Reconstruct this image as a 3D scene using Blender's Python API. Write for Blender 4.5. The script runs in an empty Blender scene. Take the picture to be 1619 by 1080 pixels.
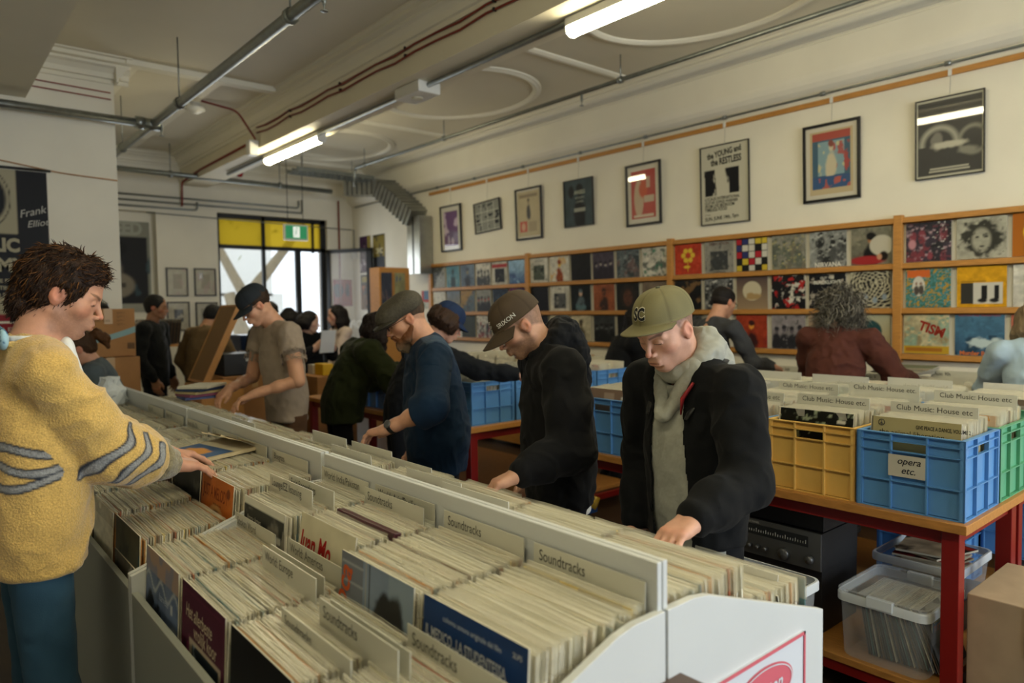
import bpy, bmesh, math, random
import numpy as np
from mathutils import Vector, Matrix
PI = math.pi
S = bpy.context.scene
COL = S.collection
rnd = random.Random(7)

# ---------------------------------------------------------------- camera
CAM_H = 1.62
_psi, _th, _ro = [math.radians(a) for a in (40.262, 2.6565, 0.7864)]
Fv = Vector((math.sin(_psi)*math.cos(_th), math.cos(_psi)*math.cos(_th), -math.sin(_th)))
_r = Vector((math.cos(_psi), -math.sin(_psi), 0)); _d = Fv.cross(_r)
Rv = _r*math.cos(_ro) + _d*math.sin(_ro)
Dv = _d*math.cos(_ro) - _r*math.sin(_ro)
cam_data = bpy.data.cameras.new('camera')
cam = bpy.data.objects.new('camera', cam_data); COL.objects.link(cam)
cam.matrix_world = Matrix(((Rv.x, -Dv.x, -Fv.x, 0), (Rv.y, -Dv.y, -Fv.y, 0), (Rv.z, -Dv.z, -Fv.z, CAM_H), (0, 0, 0, 1)))
cam_data.sensor_width = 36.0; cam_data.sensor_fit = 'HORIZONTAL'
cam_data.lens = 1127.8/1619*36.0
cam_data.dof.use_dof = True; cam_data.dof.focus_distance = 2.45; cam_data.dof.aperture_fstop = 2.2
cam_data.clip_start = 0.02; cam_data.clip_end = 200
S.camera = cam

# ---------------------------------------------------------------- world, window light, exposure
S.view_settings.view_transform = 'Standard'; S.view_settings.look = 'None'
S.view_settings.gamma = 1.0; S.view_settings.use_curve_mapping = False
S.view_settings.exposure = 0.38
S.cycles.max_bounces = 7; S.cycles.diffuse_bounces = 4; S.cycles.glossy_bounces = 3
S.cycles.transmission_bounces = 6; S.cycles.transparent_max_bounces = 10
S.cycles.caustics_reflective = False; S.cycles.caustics_refractive = False
S.cycles.sample_clamp_indirect = 4.0
W = bpy.data.worlds.new('overcast_sky'); S.world = W; W.use_nodes = True
_bg = W.node_tree.nodes['Background']; _bg.inputs[0].default_value = (0.80, 0.90, 1.0, 1); _bg.inputs[1].default_value = 1.7

def area(name, loc, size, direction, power, color):
    d = bpy.data.lights.new(name, 'AREA'); d.shape = 'RECTANGLE'; d.size, d.size_y = size
    d.energy = power; d.color = color
    o = bpy.data.objects.new(name, d); COL.objects.link(o); o.location = loc
    o.rotation_euler = Vector(direction).to_track_quat('-Z', 'Y').to_euler()
    return o
# daylight through the shopfront panes behind the camera, and through the panes of the far door
area('shopfront_daylight', (3.4, -3.85, 1.75), (4.6, 2.3), (0, 1, -0.04), 150, (0.84, 0.92, 1.0))
area('far_window_daylight', (4.5, 11.42, 1.9), (1.6, 1.7), (0, -1, -0.15), 26, (0.90, 0.95, 1.0))

# ---------------------------------------------------------------- helpers
def lin(h):
    h = h.lstrip('#'); c = [int(h[i:i+2], 16)/255 for i in (0, 2, 4)]
    return tuple(x/12.92 if x <= .04045 else ((x+.055)/1.055)**2.4 for x in c)
def mat(name, color='#808080', rough=.6, metal=0, bump=0, bscale=60, var=0, vscale=8, spec=.5, emit=None, es=0,
        alpha=1, trans=0, attr=None, coat=0, sheen=0, stretch=None, ior=1.45):
    m = bpy.data.materials.new(name); m.use_nodes = True
    nt = m.node_tree; N = nt.nodes; L = nt.links; b = N['Principled BSDF']
    c = lin(color) if isinstance(color, str) else color
    b.inputs['Base Color'].default_value = (*c, 1); b.inputs['Roughness'].default_value = rough
    b.inputs['Metallic'].default_value = metal; b.inputs['Specular IOR Level'].default_value = spec
    b.inputs['Alpha'].default_value = alpha; b.inputs['Transmission Weight'].default_value = trans
    b.inputs['Coat Weight'].default_value = coat; b.inputs['Sheen Weight'].default_value = sheen; b.inputs['IOR'].default_value = ior
    if emit: b.inputs['Emission Color'].default_value = (*lin(emit), 1); b.inputs['Emission Strength'].default_value = es
    tc = N.new('ShaderNodeTexCoord'); vec = tc.outputs['Object']
    if stretch:
        mp = N.new('ShaderNodeMapping'); mp.inputs['Scale'].default_value = stretch; L.new(vec, mp.inputs[0]); vec = mp.outputs[0]
    src = None
    if attr:
        a = N.new('ShaderNodeAttribute'); a.attribute_name = attr; src = a.outputs['Color']; L.new(src, b.inputs['Base Color'])
    if var:
        n = N.new('ShaderNodeTexNoise'); n.inputs['Scale'].default_value = vscale; n.inputs['Detail'].default_value = 5; L.new(vec, n.inputs['Vector'])
        r = N.new('ShaderNodeMapRange'); r.inputs['From Min'].default_value = .3; r.inputs['From Max'].default_value = .7
        r.inputs['To Min'].default_value = 1-var; r.inputs['To Max'].default_value = 1+var*.5; L.new(n.outputs[0], r.inputs[0])
        mx = N.new('ShaderNodeMix'); mx.data_type = 'RGBA'; mx.blend_type = 'MULTIPLY'; mx.inputs[0].default_value = 1
        if src: L.new(src, mx.inputs[6])
        else: mx.inputs[6].default_value = (*c, 1)
        L.new(r.outputs[0], mx.inputs[7]); L.new(mx.outputs[2], b.inputs['Base Color'])
    if bump:
        n2 = N.new('ShaderNodeTexNoise'); n2.inputs['Scale'].default_value = bscale; n2.inputs['Detail'].default_value = 4; L.new(vec, n2.inputs['Vector'])
        bp = N.new('ShaderNodeBump'); bp.inputs['Strength'].default_value = bump; bp.inputs['Distance'].default_value = .01
        L.new(n2.outputs[0], bp.inputs['Height']); L.new(bp.outputs[0], b.inputs['Normal'])
    return m
def tag(o, label=None, cat=None, group=None, kind=None):
    if label: o['label'] = label
    if cat: o['category'] = cat
    if group: o['group'] = group
    if kind: o['kind'] = kind
    return o
def thing(name, label, cat, loc=(0, 0, 0), rz=0, group=None):
    o = bpy.data.objects.new(name, None); COL.objects.link(o); o.location = loc; o.rotation_euler = (0, 0, rz)
    o.empty_display_size = .1
    return tag(o, label, cat, group)
def copy_tree(o, parent=None, loc=None, label=None):
    c = o.copy(); COL.objects.link(c)
    if parent: c.parent = parent
    if loc is not None: c.location = loc
    if label: c['label'] = label
    for ch in list(o.children): copy_tree(ch, c)
    return c
class MB:
    "collects faces; build() links them as one mesh object"
    def __init__(s): s.v = []; s.f = []; s.m = []; s.c = {}
    def add(s, vs, fs, mi=0, M=None):
        o = len(s.v)
        s.v += [tuple(M @ Vector(v)) for v in vs] if M is not None else [tuple(v) for v in vs]
        s.f += [tuple(i+o for i in f) for f in fs]; s.m += [mi]*len(fs); return s
    def box(s, a, b, mi=0, M=None):
        (x0, y0, z0), (x1, y1, z1) = a, b
        if x0 > x1: x0, x1 = x1, x0
        if y0 > y1: y0, y1 = y1, y0
        if z0 > z1: z0, z1 = z1, z0
        vs = [(x0, y0, z0), (x1, y0, z0), (x1, y1, z0), (x0, y1, z0), (x0, y0, z1), (x1, y0, z1), (x1, y1, z1), (x0, y1, z1)]
        return s.add(vs, [(0, 3, 2, 1), (4, 5, 6, 7), (0, 1, 5, 4), (1, 2, 6, 5), (2, 3, 7, 6), (3, 0, 4, 7)], mi, M)
    def prism(s, poly, ax, a, b, mi=0, M=None):
        "poly: 2D points in the two axes other than ax, extruded a..b along ax"
        def P(p, t): q = list(p); q.insert(ax, t); return tuple(q)
        n = len(poly); vs = [P(p, a) for p in poly]+[P(p, b) for p in poly]
        fs = [tuple(range(n)), tuple(range(2*n-1, n-1, -1))]+[(i, i+n, (i+1) % n+n, (i+1) % n) for i in range(n)]
        return s.add(vs, fs, mi, M)
    def tube(s, pts, r, n=10, mi=0, cap=True, M=None, flat=1.0):
        pts = [Vector(p) for p in pts]; rs = r if isinstance(r, (list, tuple)) else [r]*len(pts)
        vs = []; fs = []; up = None
        for i, p in enumerate(pts):
            t = (pts[min(i+1, len(pts)-1)]-pts[max(i-1, 0)])
            if t.length < 1e-9: t = Vector((0, 0, 1))
            t.normalize()
            if up is None: up = Vector((0, 0, 1)) if abs(t.z) < .9 else Vector((1, 0, 0))
            u = t.cross(up)
            if u.length < 1e-6: u = t.cross(Vector((1, .3, 0)))
            u.normalize(); w = u.cross(t).normalized(); up = w
            for k in range(n):
                a = 2*PI*k/n; vs.append(p+(u*math.cos(a)+w*math.sin(a)*flat)*rs[i])
        for i in range(len(pts)-1):
            for k in range(n):
                a = i*n+k; b = i*n+(k+1) % n; fs.append((a, b, b+n, a+n))
        if cap: fs += [tuple(range(n-1, -1, -1)), tuple((len(pts)-1)*n+k for k in range(n))]
        return s.add(vs, fs, mi, M)
    def cyl(s, a, b, r, n=14, mi=0, M=None): return s.tube([a, b], r, n, mi, M=M)
    def lathe(s, prof, n=20, mi=0, M=None):
        "prof: (r, z) pairs about local Z"
        vs = [(r*math.cos(2*PI*k/n), r*math.sin(2*PI*k/n), z) for r, z in prof for k in range(n)]
        fs = [(i*n+k, i*n+(k+1) % n, (i+1)*n+(k+1) % n, (i+1)*n+k) for i in range(len(prof)-1) for k in range(n)]
        fs += [tuple(range(n-1, -1, -1)), tuple((len(prof)-1)*n+k for k in range(n))]
        return s.add(vs, fs, mi, M)
    def text(s, txt, size, M, mi=1, shear=0, ext=.0004, sx=1.0, align='LEFT', bold=0, ls=1.0):
        k = (txt, round(shear, 2), bold, ls)
        if k not in _TXT:
            cu = bpy.data.curves.new('t', 'FONT'); cu.body = txt; cu.size = 1; cu.shear = shear; cu.resolution_u = 3
            cu.offset = bold; cu.space_character = ls
            o = bpy.data.objects.new('t', cu); COL.objects.link(o)
            dg = bpy.context.evaluated_depsgraph_get(); me = bpy.data.meshes.new_from_object(o.evaluated_get(dg))
            _TXT[k] = ([tuple(v.co) for v in me.vertices], [tuple(p.vertices) for p in me.polygons])
            bpy.data.objects.remove(o); bpy.data.curves.remove(cu); bpy.data.meshes.remove(me)
        vs, fs = _TXT[k]
        if not vs: return 0
        w = max(v[0] for v in vs)*size*sx
        off = {'LEFT': 0, 'CENTER': -w/2, 'RIGHT': -w}[align]
        s.add([(v[0]*size*sx+off, v[1]*size, ext) for v in vs], fs, mi, M)
        return w
    def build(s, name, mats, parent=None, smooth=False, loc=None, world=False, bevel=0, cols=None, autos=None):
        me = bpy.data.meshes.new(name); me.from_pydata(s.v, [], s.f); me.validate()
        mats = mats if isinstance(mats, (list, tuple)) else [mats]
        for m in mats: me.materials.append(m)
        if len(mats) > 1 and len(me.polygons) == len(s.m): me.polygons.foreach_set('material_index', s.m)
        if smooth: me.polygons.foreach_set('use_smooth', [True]*len(me.polygons))
        o = bpy.data.objects.new(name, me); COL.objects.link(o)
        if parent:
            o.parent = parent
            if world: o.location = -Vector(parent_world(parent))
        if loc is not None: o.location = loc
        if bevel:
            b = o.modifiers.new('b', 'BEVEL'); b.width = bevel; b.segments = 2; b.limit_method = 'ANGLE'; b.angle_limit = .6
        if autos: 
            for p in me.polygons: p.use_smooth = True
            me.set_sharp_from_angle(angle=autos)
        return o
_TXT = {}
def parent_world(p):
    l = Vector(p.location); q = p.parent
    while q: l = l+q.location; q = q.parent
    return l
def bez(p0, p1, p2, n=8):
    p0, p1, p2 = map(Vector, (p0, p1, p2))
    return [(p0*(1-t)**2+p1*2*t*(1-t)+p2*t*t) for t in [i/n for i in range(n+1)]]
def fillet(pts, r=.06, n=5):
    pts = [Vector(p) for p in pts]; out = [pts[0]]
    for i in range(1, len(pts)-1):
        a = pts[i]+(pts[i-1]-pts[i]).normalized()*r; b = pts[i]+(pts[i+1]-pts[i]).normalized()*r
        out += bez(a, pts[i], b, n)
    return out+[pts[-1]]
def face_M(o, u, v, n):
    "matrix whose local x,y,z run along u,v,n from o"
    u, v, n = Vector(u), Vector(v), Vector(n)
    return Matrix(((u.x, v.x, n.x, o[0]), (u.y, v.y, n.y, o[1]), (u.z, v.z, n.z, o[2]), (0, 0, 0, 1)))
def paint(me, cols, name='Col'):
    a = me.color_attributes.new(name, 'FLOAT_COLOR', 'POINT')
    arr = np.ones((len(me.vertices), 4), np.float32); arr[:, :3] = cols; a.data.foreach_set('color', arr.ravel())
# ---------------------------------------------------------------- numpy noise
def vnoise(P, seed=0):
    P = np.asarray(P, np.float32); I = np.floor(P).astype(np.int64); Fr = P-I; Fr = Fr*Fr*(3-2*Fr)
    def h(i, j, k):
        n = (i*374761393+j*668265263+k*2147483647+seed*1274126177) & 0xffffffff
        n = ((n ^ (n >> 13))*1274126177) & 0xffffffff
        return ((n ^ (n >> 16)) & 0xffff)/65535.0
    r = 0
    for a in (0, 1):
        wa = Fr[..., 0] if a else 1-Fr[..., 0]
        for b in (0, 1):
            wb = Fr[..., 1] if b else 1-Fr[..., 1]
            for c in (0, 1):
                wc = Fr[..., 2] if c else 1-Fr[..., 2]
                r = r+wa*wb*wc*h(I[..., 0]+a, I[..., 1]+b, I[..., 2]+c)
    return r
def fbm(P, seed=0, o=4):
    P = np.asarray(P, np.float32); s = 0; a = .5
    for i in range(o): s = s+a*vnoise(P*2**i+i*17.3, seed+i); a *= .5
    return s
# ---------------------------------------------------------------- materials
M_WALL = mat('wall_paint', '#e6e1d1', .75, bump=.05, bscale=40, var=.05, vscale=2)
M_CEIL = mat('ceiling_paint', '#d6cfb9', .7, bump=.03, bscale=10, var=.05, vscale=1.2)
M_MOULD = mat('moulding_paint', '#e4dfcd', .6)
M_BEAM = mat('beam_paint', '#e0d9c2', .65, var=.04, vscale=2)
M_OAK = mat('rail_oak', '#b9823f', .5, var=.18, vscale=12, stretch=(8, 1, 8), bump=.03, bscale=60)
M_PINE = mat('table_board', '#b07a3c', .42, var=.22, vscale=10, stretch=(14, 1.5, 6), bump=.03, bscale=40)
M_GALV = mat('galvanised_steel', '#8d928f', .38, metal=.9, var=.15, vscale=20)
M_DUCT = mat('duct_steel', '#a8a9a2', .3, metal=.85, var=.2, vscale=6)
M_RED = mat('red_painted_steel', '#7a1512', .35, var=.08, vscale=10)
M_CABLE = mat('red_cable', '#7c2a1c', .5)
M_BLACK = mat('black_plastic', '#101214', .45)
M_WHITE = mat('white_plastic', '#dad9d2', .4)
M_TUBE = mat('tube_diffuser', '#ffffff', .4, emit='#fdf0c6', es=39)
M_FLOOR = mat('floor_boards', '#3a2a1e', .45, var=.3, vscale=6, stretch=(8, 1, 1))
M_BIN = mat('grey_laminate', '#8f938d', .5, var=.03, vscale=3)
M_BINL = mat('pale_laminate', '#c6cacb', .45, var=.03, vscale=3)
M_CARD = mat('white_card', '#c9c8bd', .35, var=.04, vscale=6)
M_INK = mat('black_ink', '#1b1b1e', .5)
M_ART = mat('printed_art', '#ffffff', .55, attr='Col', spec=.25)
M_SLEEVE = mat('clear_sleeve_edge', '#e6e4d8', .15, spec=.7)
M_KRAFT = mat('brown_cardboard', '#a4774a', .8, var=.08, vscale=10)
M_TAPE = mat('packing_tape', '#b79565', .35)
M_GLASSY = mat('picture_glass', '#ffffff', .03, alpha=.12, spec=.6)
def structure(name, mb, m, **k): return tag(mb.build(name, m, **k), kind='structure')

# ---------------------------------------------------------------- room shell
XR, YB, ZC = 6.0, 11.35, 3.95
XL, YF = -3.6, -4.0
PX, PY = 1.55, 7.5            # right edge and front of the left wall block
structure('floor', MB().box((XL-.1, YF-.1, -.1), (XR+.2, YB+.6, 0)), M_FLOOR)
structure('ceiling', MB().box((XL-.1, YF-.1, ZC), (XR+.2, YB+.3, ZC+.1)), M_CEIL)
# right wall with a thicker upper band, a coved underside and a cornice
w = MB(); w.box((XR, YF, 0), (XR+.15, YB+.3, 3.44))
w.prism([(6.15, 3.42), (6.0, 3.42), (5.985, 3.43), (5.95, 3.455), (5.92, 3.49), (5.905, 3.53), (5.90, 3.56), (5.90, 3.95), (6.15, 3.95)], 1, YF, YB+.3)
structure('wall_right', w, M_WALL)
def cornice(mb, x, y0, y1, sx, z=ZC, s=1.0, ax=1):
    pr = [(0, -.20), (.02, -.20), (.02, -.165), (.045, -.16), (.055, -.12), (.085, -.085), (.115, -.07), (.115, -.05), (.17, -.045), (.17, -.015), (.21, -.012), (.21, 0), (0, 0)]
    mb.prism([(x+sx*a*s, z+b*s) for a, b in pr], ax, y0, y1)
t = MB(); cornice(t, 5.90, YF, YB, -1, s=.75); structure('trim_1', t, M_MOULD)
# back wall with the door opening and the poster recess
DX0, DX1, DZ = 3.70, 5.52, 3.16
RX0, RX1, RZ = 1.5, 2.83, 3.10
b = MB()
b.box((RX1, YB, 0), (DX0, YB+.25, ZC)); b.box((DX1, YB, 0), (XR, YB+.25, ZC))
b.box((DX0, YB, DZ), (DX1, YB+.25, ZC)); b.box((RX0-1, YB, RZ), (RX1, YB+.25, ZC)); b.box((RX0-1, YB+.2, 0), (RX1, YB+.25, RZ))
structure('wall_back', b, M_WALL)
structure('wall_left', MB().box((XL-.1, PY, 0), (PX, YB+.25, ZC)), M_WALL)
structure('wall_side', MB().box((XL-.1, YF, 0), (XL, PY, ZC)), M_WALL)
f = MB()
f.box((XL, YF-.1, 0), (.9, YF, ZC)); f.box((.9, YF-.1, 0), (XR, YF, .45)); f.box((.9, YF-.1, 3.0), (XR, YF, ZC)); f.box((5.8, YF-.1, 0), (XR, YF, ZC))
structure('wall_front', f, M_WALL)
f = MB()
for x in (.9, 2.5, 4.1, 5.75): f.box((x, YF-.06, .45), (x+.05, YF-.02, 3.0))
f.box((.9, YF-.06, .45), (5.8, YF-.02, .5)); f.box((.9, YF-.06, 2.95), (5.8, YF-.02, 3.0))
structure('window_2', f, M_BLACK)
t = MB(); cornice(t, YB, PX, XR, -1, ax=0, s=.9); structure('trim_2', t, M_MOULD)
t = MB(); cornice(t, PY, XL, PX+.12, -1, ax=0, s=1.05); cornice(t, PX, PY-.12, YB, 1, s=1.05); structure('trim_3', t, M_MOULD)
# beams
def beam(n, x0, x1, z):
    structure('beam_%d' % n, MB().box((x0, YF, z), (x1, YB, ZC)), M_BEAM)
beam(1, 3.20, 3.575, 3.52)
t = MB(); cornice(t, 3.20, YF, YB, -1, s=1.0); cornice(t, 3.575, YF, YB, 1, s=.6); structure('trim_4', t, M_MOULD)
structure('beam_2', MB().box((-.1, YF, 3.50), (.86, PY, ZC)), M_BEAM)
t = MB(); cornice(t, .86, YF, PY, 1, s=.5); structure('trim_5', t, M_MOULD)
# ceiling mouldings
def flat_ring(mb, cx, cy, rx, ry, n=56):
    prof = [(-.045, 0), (-.045, .012), (-.03, .014), (-.022, .03), (.004, .034), (.012, .018), (.03, .016), (.045, .012), (.045, 0)]
    vs = []; k = len(prof)
    for i in range(n):
        a = 2*PI*i/n
        for r, z in prof: vs.append((cx+(rx+r)*math.cos(a), cy+(ry+r)*math.sin(a), ZC-z))
    fs = [(i*k+j, i*k+j+1, ((i+1) % n)*k+j+1, ((i+1) % n)*k+j) for i in range(n) for j in range(k-1)]
    mb.add(vs, fs)
for i, y in enumerate((-2.9, .15, 3.28, 6.38, 9.4)):
    t = MB(); flat_ring(t, 4.66, y, .80, .96); structure('trim_%d' % (6+i), t, M_MOULD, smooth=True)
t = MB()
for y in (-4.2+.9, -1.35, 1.72, 4.86, 7.95, 10.6):
    t.prism([(y-.05, ZC), (y-.05, ZC-.014), (y-.02, ZC-.03), (y+.02, ZC-.03), (y+.05, ZC-.014), (y+.05, ZC)], 0, 3.7, 5.72)
structure('trim_11', t, M_MOULD)
t = MB(); y = 7.35
for (x0, x1, y0, y1) in ((1.62, 3.02, 7.30, 7.42), (1.62, 1.74, 7.42, 10.9), (2.4, 2.5, 7.42, 10.9)):
    t.box((x0, y0, ZC-.05), (x1, y1, ZC))
structure('trim_12', t, M_MOULD)

# ---------------------------------------------------------------- the far door and its surroundings
fr = MB(); yy = YB+.10
def bar(mb, x0, x1, z0, z1, y0=yy-.03, y1=yy+.03, mi=0): mb.box((x0, y0, z0), (x1, y1, z1), mi)
bar(fr, DX0, DX1, DZ-.07, DZ); bar(fr, DX0, DX0+.05, 0, DZ); bar(fr, DX1-.09, DX1, 0, DZ); bar(fr, DX0, DX1, 2.62, 2.68)
bar(fr, 4.42, 4.47, 0, DZ); bar(fr, 4.98, 5.07, 0, 2.64); bar(fr, DX0, 5.0, 0, .25); bar(fr, 5.28, 5.31, 2.6, DZ)
w1 = structure('window_1', fr, M_BLACK)
M_YG = bpy.data.materials.new('yellow_film'); M_YG.use_nodes = True; _n = M_YG.node_tree.nodes; _l = M_YG.node_tree.links; _n.clear()
_t = _n.new('ShaderNodeBsdfTransparent'); _t.inputs[0].default_value = (.62, .50, .13, 1); _u = _n.new('ShaderNodeBsdfTranslucent'); _u.inputs[0].default_value = (.62, .50, .12, 1)
_x = _n.new('ShaderNodeMixShader'); _x.inputs[0].default_value = .45; _o = _n.new('ShaderNodeOutputMaterial'); _l.new(_t.outputs[0], _x.inputs[1]); _l.new(_u.outputs[0], _x.inputs[2]); _l.new(_x.outputs[0], _o.inputs[0])
g = MB(); g.box((DX0+.05, yy-.004, 2.68), (DX1-.09, yy+.004, DZ-.07)); g.build('film_pane', M_YG, w1)
g = MB(); g.box((DX0+.05, yy-.003, .25), (4.98, yy+.003, 2.62)); g.build('glass_pane', M_GLASSY, w1)
# open leaf swung into the shop along the right jamb
d = MB(); dx = 5.50
Md = Matrix.Translation((dx, YB+.02, 0)) @ Matrix.Rotation(math.radians(-62), 4, 'Z')
for a in (((0, 0, .05), (.06, .05, 2.66)), ((.80, 0, .05), (.90, .05, 2.66)), ((0, 0, .05), (.9, .05, .3)), ((0, 0, 2.60), (.9, .05, 2.66)), ((0, 0, 1.0), (.9, .05, 1.05))): d.box(*a, M=Md)
d1 = structure('door_1', d, M_BLACK)
g = MB(); g.box((.06, .02, .3), (.8, .03, 2.6), M=Md); g.build('glass_pane', M_GLASSY, d1)
g = MB(); g.text('OPEN', .2, Md @ face_M((.70, -.002, 1.32), (-1, 0, 0), (0, 0, 1), (0, 1, 0)), 0, sx=.8); g.build('lettering', M_WHITE, d1)
# the street outside
structure('pavement', MB().box((-2, YB+.6, -.12), (16, YB+26, -.02)), mat('paving', '#a5a39c', .8, var=.1))
fb = MB(); fb.box((-1, 26, 0), (10.4, 27, 1.1)); fb.box((-1, 26, 2.2), (10.4, 27, 9))
for x in (-1, 1.8, 4.8, 7.9, 10): fb.box((x, 26, 1.0), (x+.8, 27, 2.3))
fac = tag(fb.build('facade', mat('pale_render', '#e9e6de', .8, var=.05)), 'pale rendered shop building across the street seen through the far window', 'building')
br = MB(); br.box((8.0, 15.0, 0), (9.6, 17.0, 6))
bw = tag(br.build('brick_wall', mat('whitewashed_brick', '#c9bcae', .85, var=.15, vscale=18, stretch=(1, 1, 4))), 'whitewashed brick wall outside beyond the open shop door', 'wall')
def tree_mesh():
    m = MB(); R = random.Random(3)
    def br(p, d, r, L, n):
        pts = [p]; q = Vector(p); dd = Vector(d).normalized(); rs = [r]
        for i in range(6):
            dd = (dd+Vector((R.uniform(-.14, .14), R.uniform(-.14, .14), R.uniform(-.03, .10)))).normalized(); q = q+dd*L/6; pts.append(q.copy()); rs.append(r*(1-.07*(i+1)))
        m.tube(pts, rs, 10)
        if n > 0:
            for k in range(3): br(q, dd+Vector((R.uniform(-.8, .8), R.uniform(-.8, .8), R.uniform(.0, .5))), rs[-1]*.72, L*.72, n-1)
    br(Vector((0, 0, 0)), (0, 0, 1), .27, 2.2, 0)
    br(Vector((0, 0, 1.95)), (-.38, .1, 1), .15, 2.2, 3); br(Vector((0, 0, 1.95)), (.62, .0, 1), .18, 2.2, 3)
    return m
tr = thing('street_tree', 'pale barked street tree forking outside the far window', 'tree', (7.05, 19.5, 0))
tree_mesh().build('trunk', mat('pale_bark', '#8a7a5c', .85, bump=.2, bscale=20, var=.2), tr, smooth=True)
lf = MB(); R = random.Random(5)
for i in range(2600):
    c = Vector((R.gauss(-.5, 2.4), R.gauss(0, 1.3), 6.2+R.gauss(0, .9)))
    u = Vector((R.uniform(-1, 1), R.uniform(-1, 1), R.uniform(-1, 1))).normalized()*.11; v = u.orthogonal().normalized()*.08
    lf.add([c-u, c+v, c+u, c-v], [(0, 1, 2, 3)])
lf.build('foliage', mat('yellow_green_leaves', '#8e9a4a', .7), tr)

# ---------------------------------------------------------------- pipes, conduits and lights
def pipe(name, label, pts, r, m=M_GALV, cat='pipe', rods=(), rodtop=ZC, clips=(), n=12, rad=.08):
    P = fillet(pts, rad) if len(pts) > 2 else [Vector(p) for p in pts]
    root = thing(name, label, cat, tuple(P[0]))
    mb = MB().tube(P, r, n); mb.build('pipe_run', m, root, smooth=True, world=True)
    for q in rods:
        MB().cyl((q[0], q[1], q[2]), (q[0], q[1], rodtop), .006, 6).build('hanger_rod', M_GALV, root, world=True, smooth=True)
        a = Vector(P[-1]-P[0]).normalized()*.02; c = Vector(q)
        MB().tube([c-a, c+a], r+.012, 12).build('clamp', M_GALV, root, world=True, smooth=True)
    for q in clips:
        a = Vector(P[-1]-P[0]).normalized()*.02; c = Vector(q); MB().tube([c-a, c+a], r+.008, 10).build('clip', m, root, world=True, smooth=True)
    return root
pipe('sprinkler_pipe', 'thin galvanised sprinkler pipe slung below the ceiling beside the cornice of the poster wall', [(5.13, YF, 3.72), (5.13, 9.6, 3.72), (5.13, 9.6, 3.45)], .02,
     rods=[(5.13, y, 3.72) for y in (1.0, 4.45, 7.3, 9.3)])
pipe('sprinkler_pipe', 'thicker galvanised sprinkler pipe over the grey bins running past the pillar', [(1.84, YF, 3.40), (1.84, YB-.3, 3.40)], .038,
     rods=[(1.84, y, 3.40) for y in (4.2, 6.5, 8.6)], rad=.1)
pipe('sprinkler_pipe', 'galvanised pipe crossing in front of the pillar and joining the run above the bins', [(-1.5, 7.30, 3.37), (1.80, 7.34, 3.39)], .038)
pipe('sprinkler_pipe', 'long galvanised pipe crossing the room above the far window', [(1.60, 10.6, 3.545), (5.25, 10.6, 3.52)], .036,
     rods=[(x, 10.6, 3.535) for x in (2.0, 2.85, 4.4)])
for (x, y, lab) in ((1.84, 3.75, 'sprinkler head under the thick pipe near the top of the frame'), (5.13, 4.95, 'sprinkler head under the thin pipe beside the poster wall'), (1.9, 7.3, 'sprinkler head hanging below the pipe joint by the pillar')):
    z = 3.39 if x < 3 else 3.70
    h = thing('fire_sprinkler', 'small brass '+lab, 'sprinkler', (x, y, z-.10))
    MB().lathe([(.012, .1), (.014, .05), (.009, .04), (.009, .03)], 10).build('fitting', M_GALV, h)
    MB().lathe([(.004, .03), (.004, .0), (.022, -.002), (.022, -.006), (.004, -.008)], 12).build('deflector', M_GALV, h)
j = MB(); j.lathe([(.055, -.07), (.055, .07)], 14, M=Matrix.Translation((1.82, 7.34, 3.39)) @ Matrix.Rotation(PI/2, 4, 'Y')); j.lathe([(.06, -.035), (.06, .035)], 14, M=Matrix.Translation((1.72, 7.34, 3.39)) @ Matrix.Rotation(PI/2, 4, 'Y'))
tag(j.build('pipe_coupling', M_GALV, smooth=True), 'steel coupling where the pillar pipe meets the long ceiling pipe', 'pipe')
# conduits and piping on the back wall
for i, (z, x1, y) in enumerate(((3.32, 5.0, YB-.05), (3.24, 5.0, YB-.05), (3.16, 3.4, YB-.05))):
    pts = [(1.75, y, z), (x1, y, z+.0)] + ([(x1, y, z+.12)] if i != 1 else [(x1+.06, y, z), (x1+.06, y, z+.22)])
    pipe('conduit', ['upper grey conduit on the wall above the far window', 'middle grey conduit on the wall above the far window', 'short lowest conduit above the framed pictures'][i], pts, .014, rad=.05)
pipe('conduit', 'slim conduit dropping down the pillar side to the big poster', [(1.98, 10.9, 3.95), (1.98, 10.9, 3.5), (1.98, 10.9, 2.85), (1.85, 10.9, 2.8)], .022, rad=.05)
pipe('conduit', 'thin conduit running level across the back wall to the corner', [(2.7, YB-.03, 3.08), (5.97, YB-.03, 3.02)], .008)
pipe('conduit', 'grey conduit along the poster wall above the picture rail', [(5.975, YF, 3.395), (5.975, 11.2, 3.395)], .010, clips=[(5.975, y, 3.395) for y in (1.0, 2.0, 2.95, 3.9, 4.85, 5.8, 6.8, 7.8, 8.7)])
pipe('conduit', 'red brown conduit dropping beside the open door', [(5.72, YB-.04, 3.5), (5.72, YB-.04, .1)], .014, M_CABLE)
pipe('conduit', 'short grey conduit dropping to a switch box in the corner', [(5.965, YB-.10, 3.02), (5.965, YB-.10, 2.62)], .010)
tag(MB().box((5.93, YB-.16, 2.52), (5.99, YB-.06, 2.64)).build('switch_box', M_WHITE), 'white switch box in the far corner above the posters', 'switch box')
tag(MB().tube([(3.39, YF, 3.488), (3.39, 9.9, 3.488)], .022, 12).build('light_track', M_GALV, smooth=True), 'dark steel conduit track fixed along the underside of the beam', 'conduit')
bl = MB()
for y in (1.9, 3.9, 5.0, 6.3, 7.1): bl.box((3.36, y, 3.505), (3.42, y+.02, 3.52)); 
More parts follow.
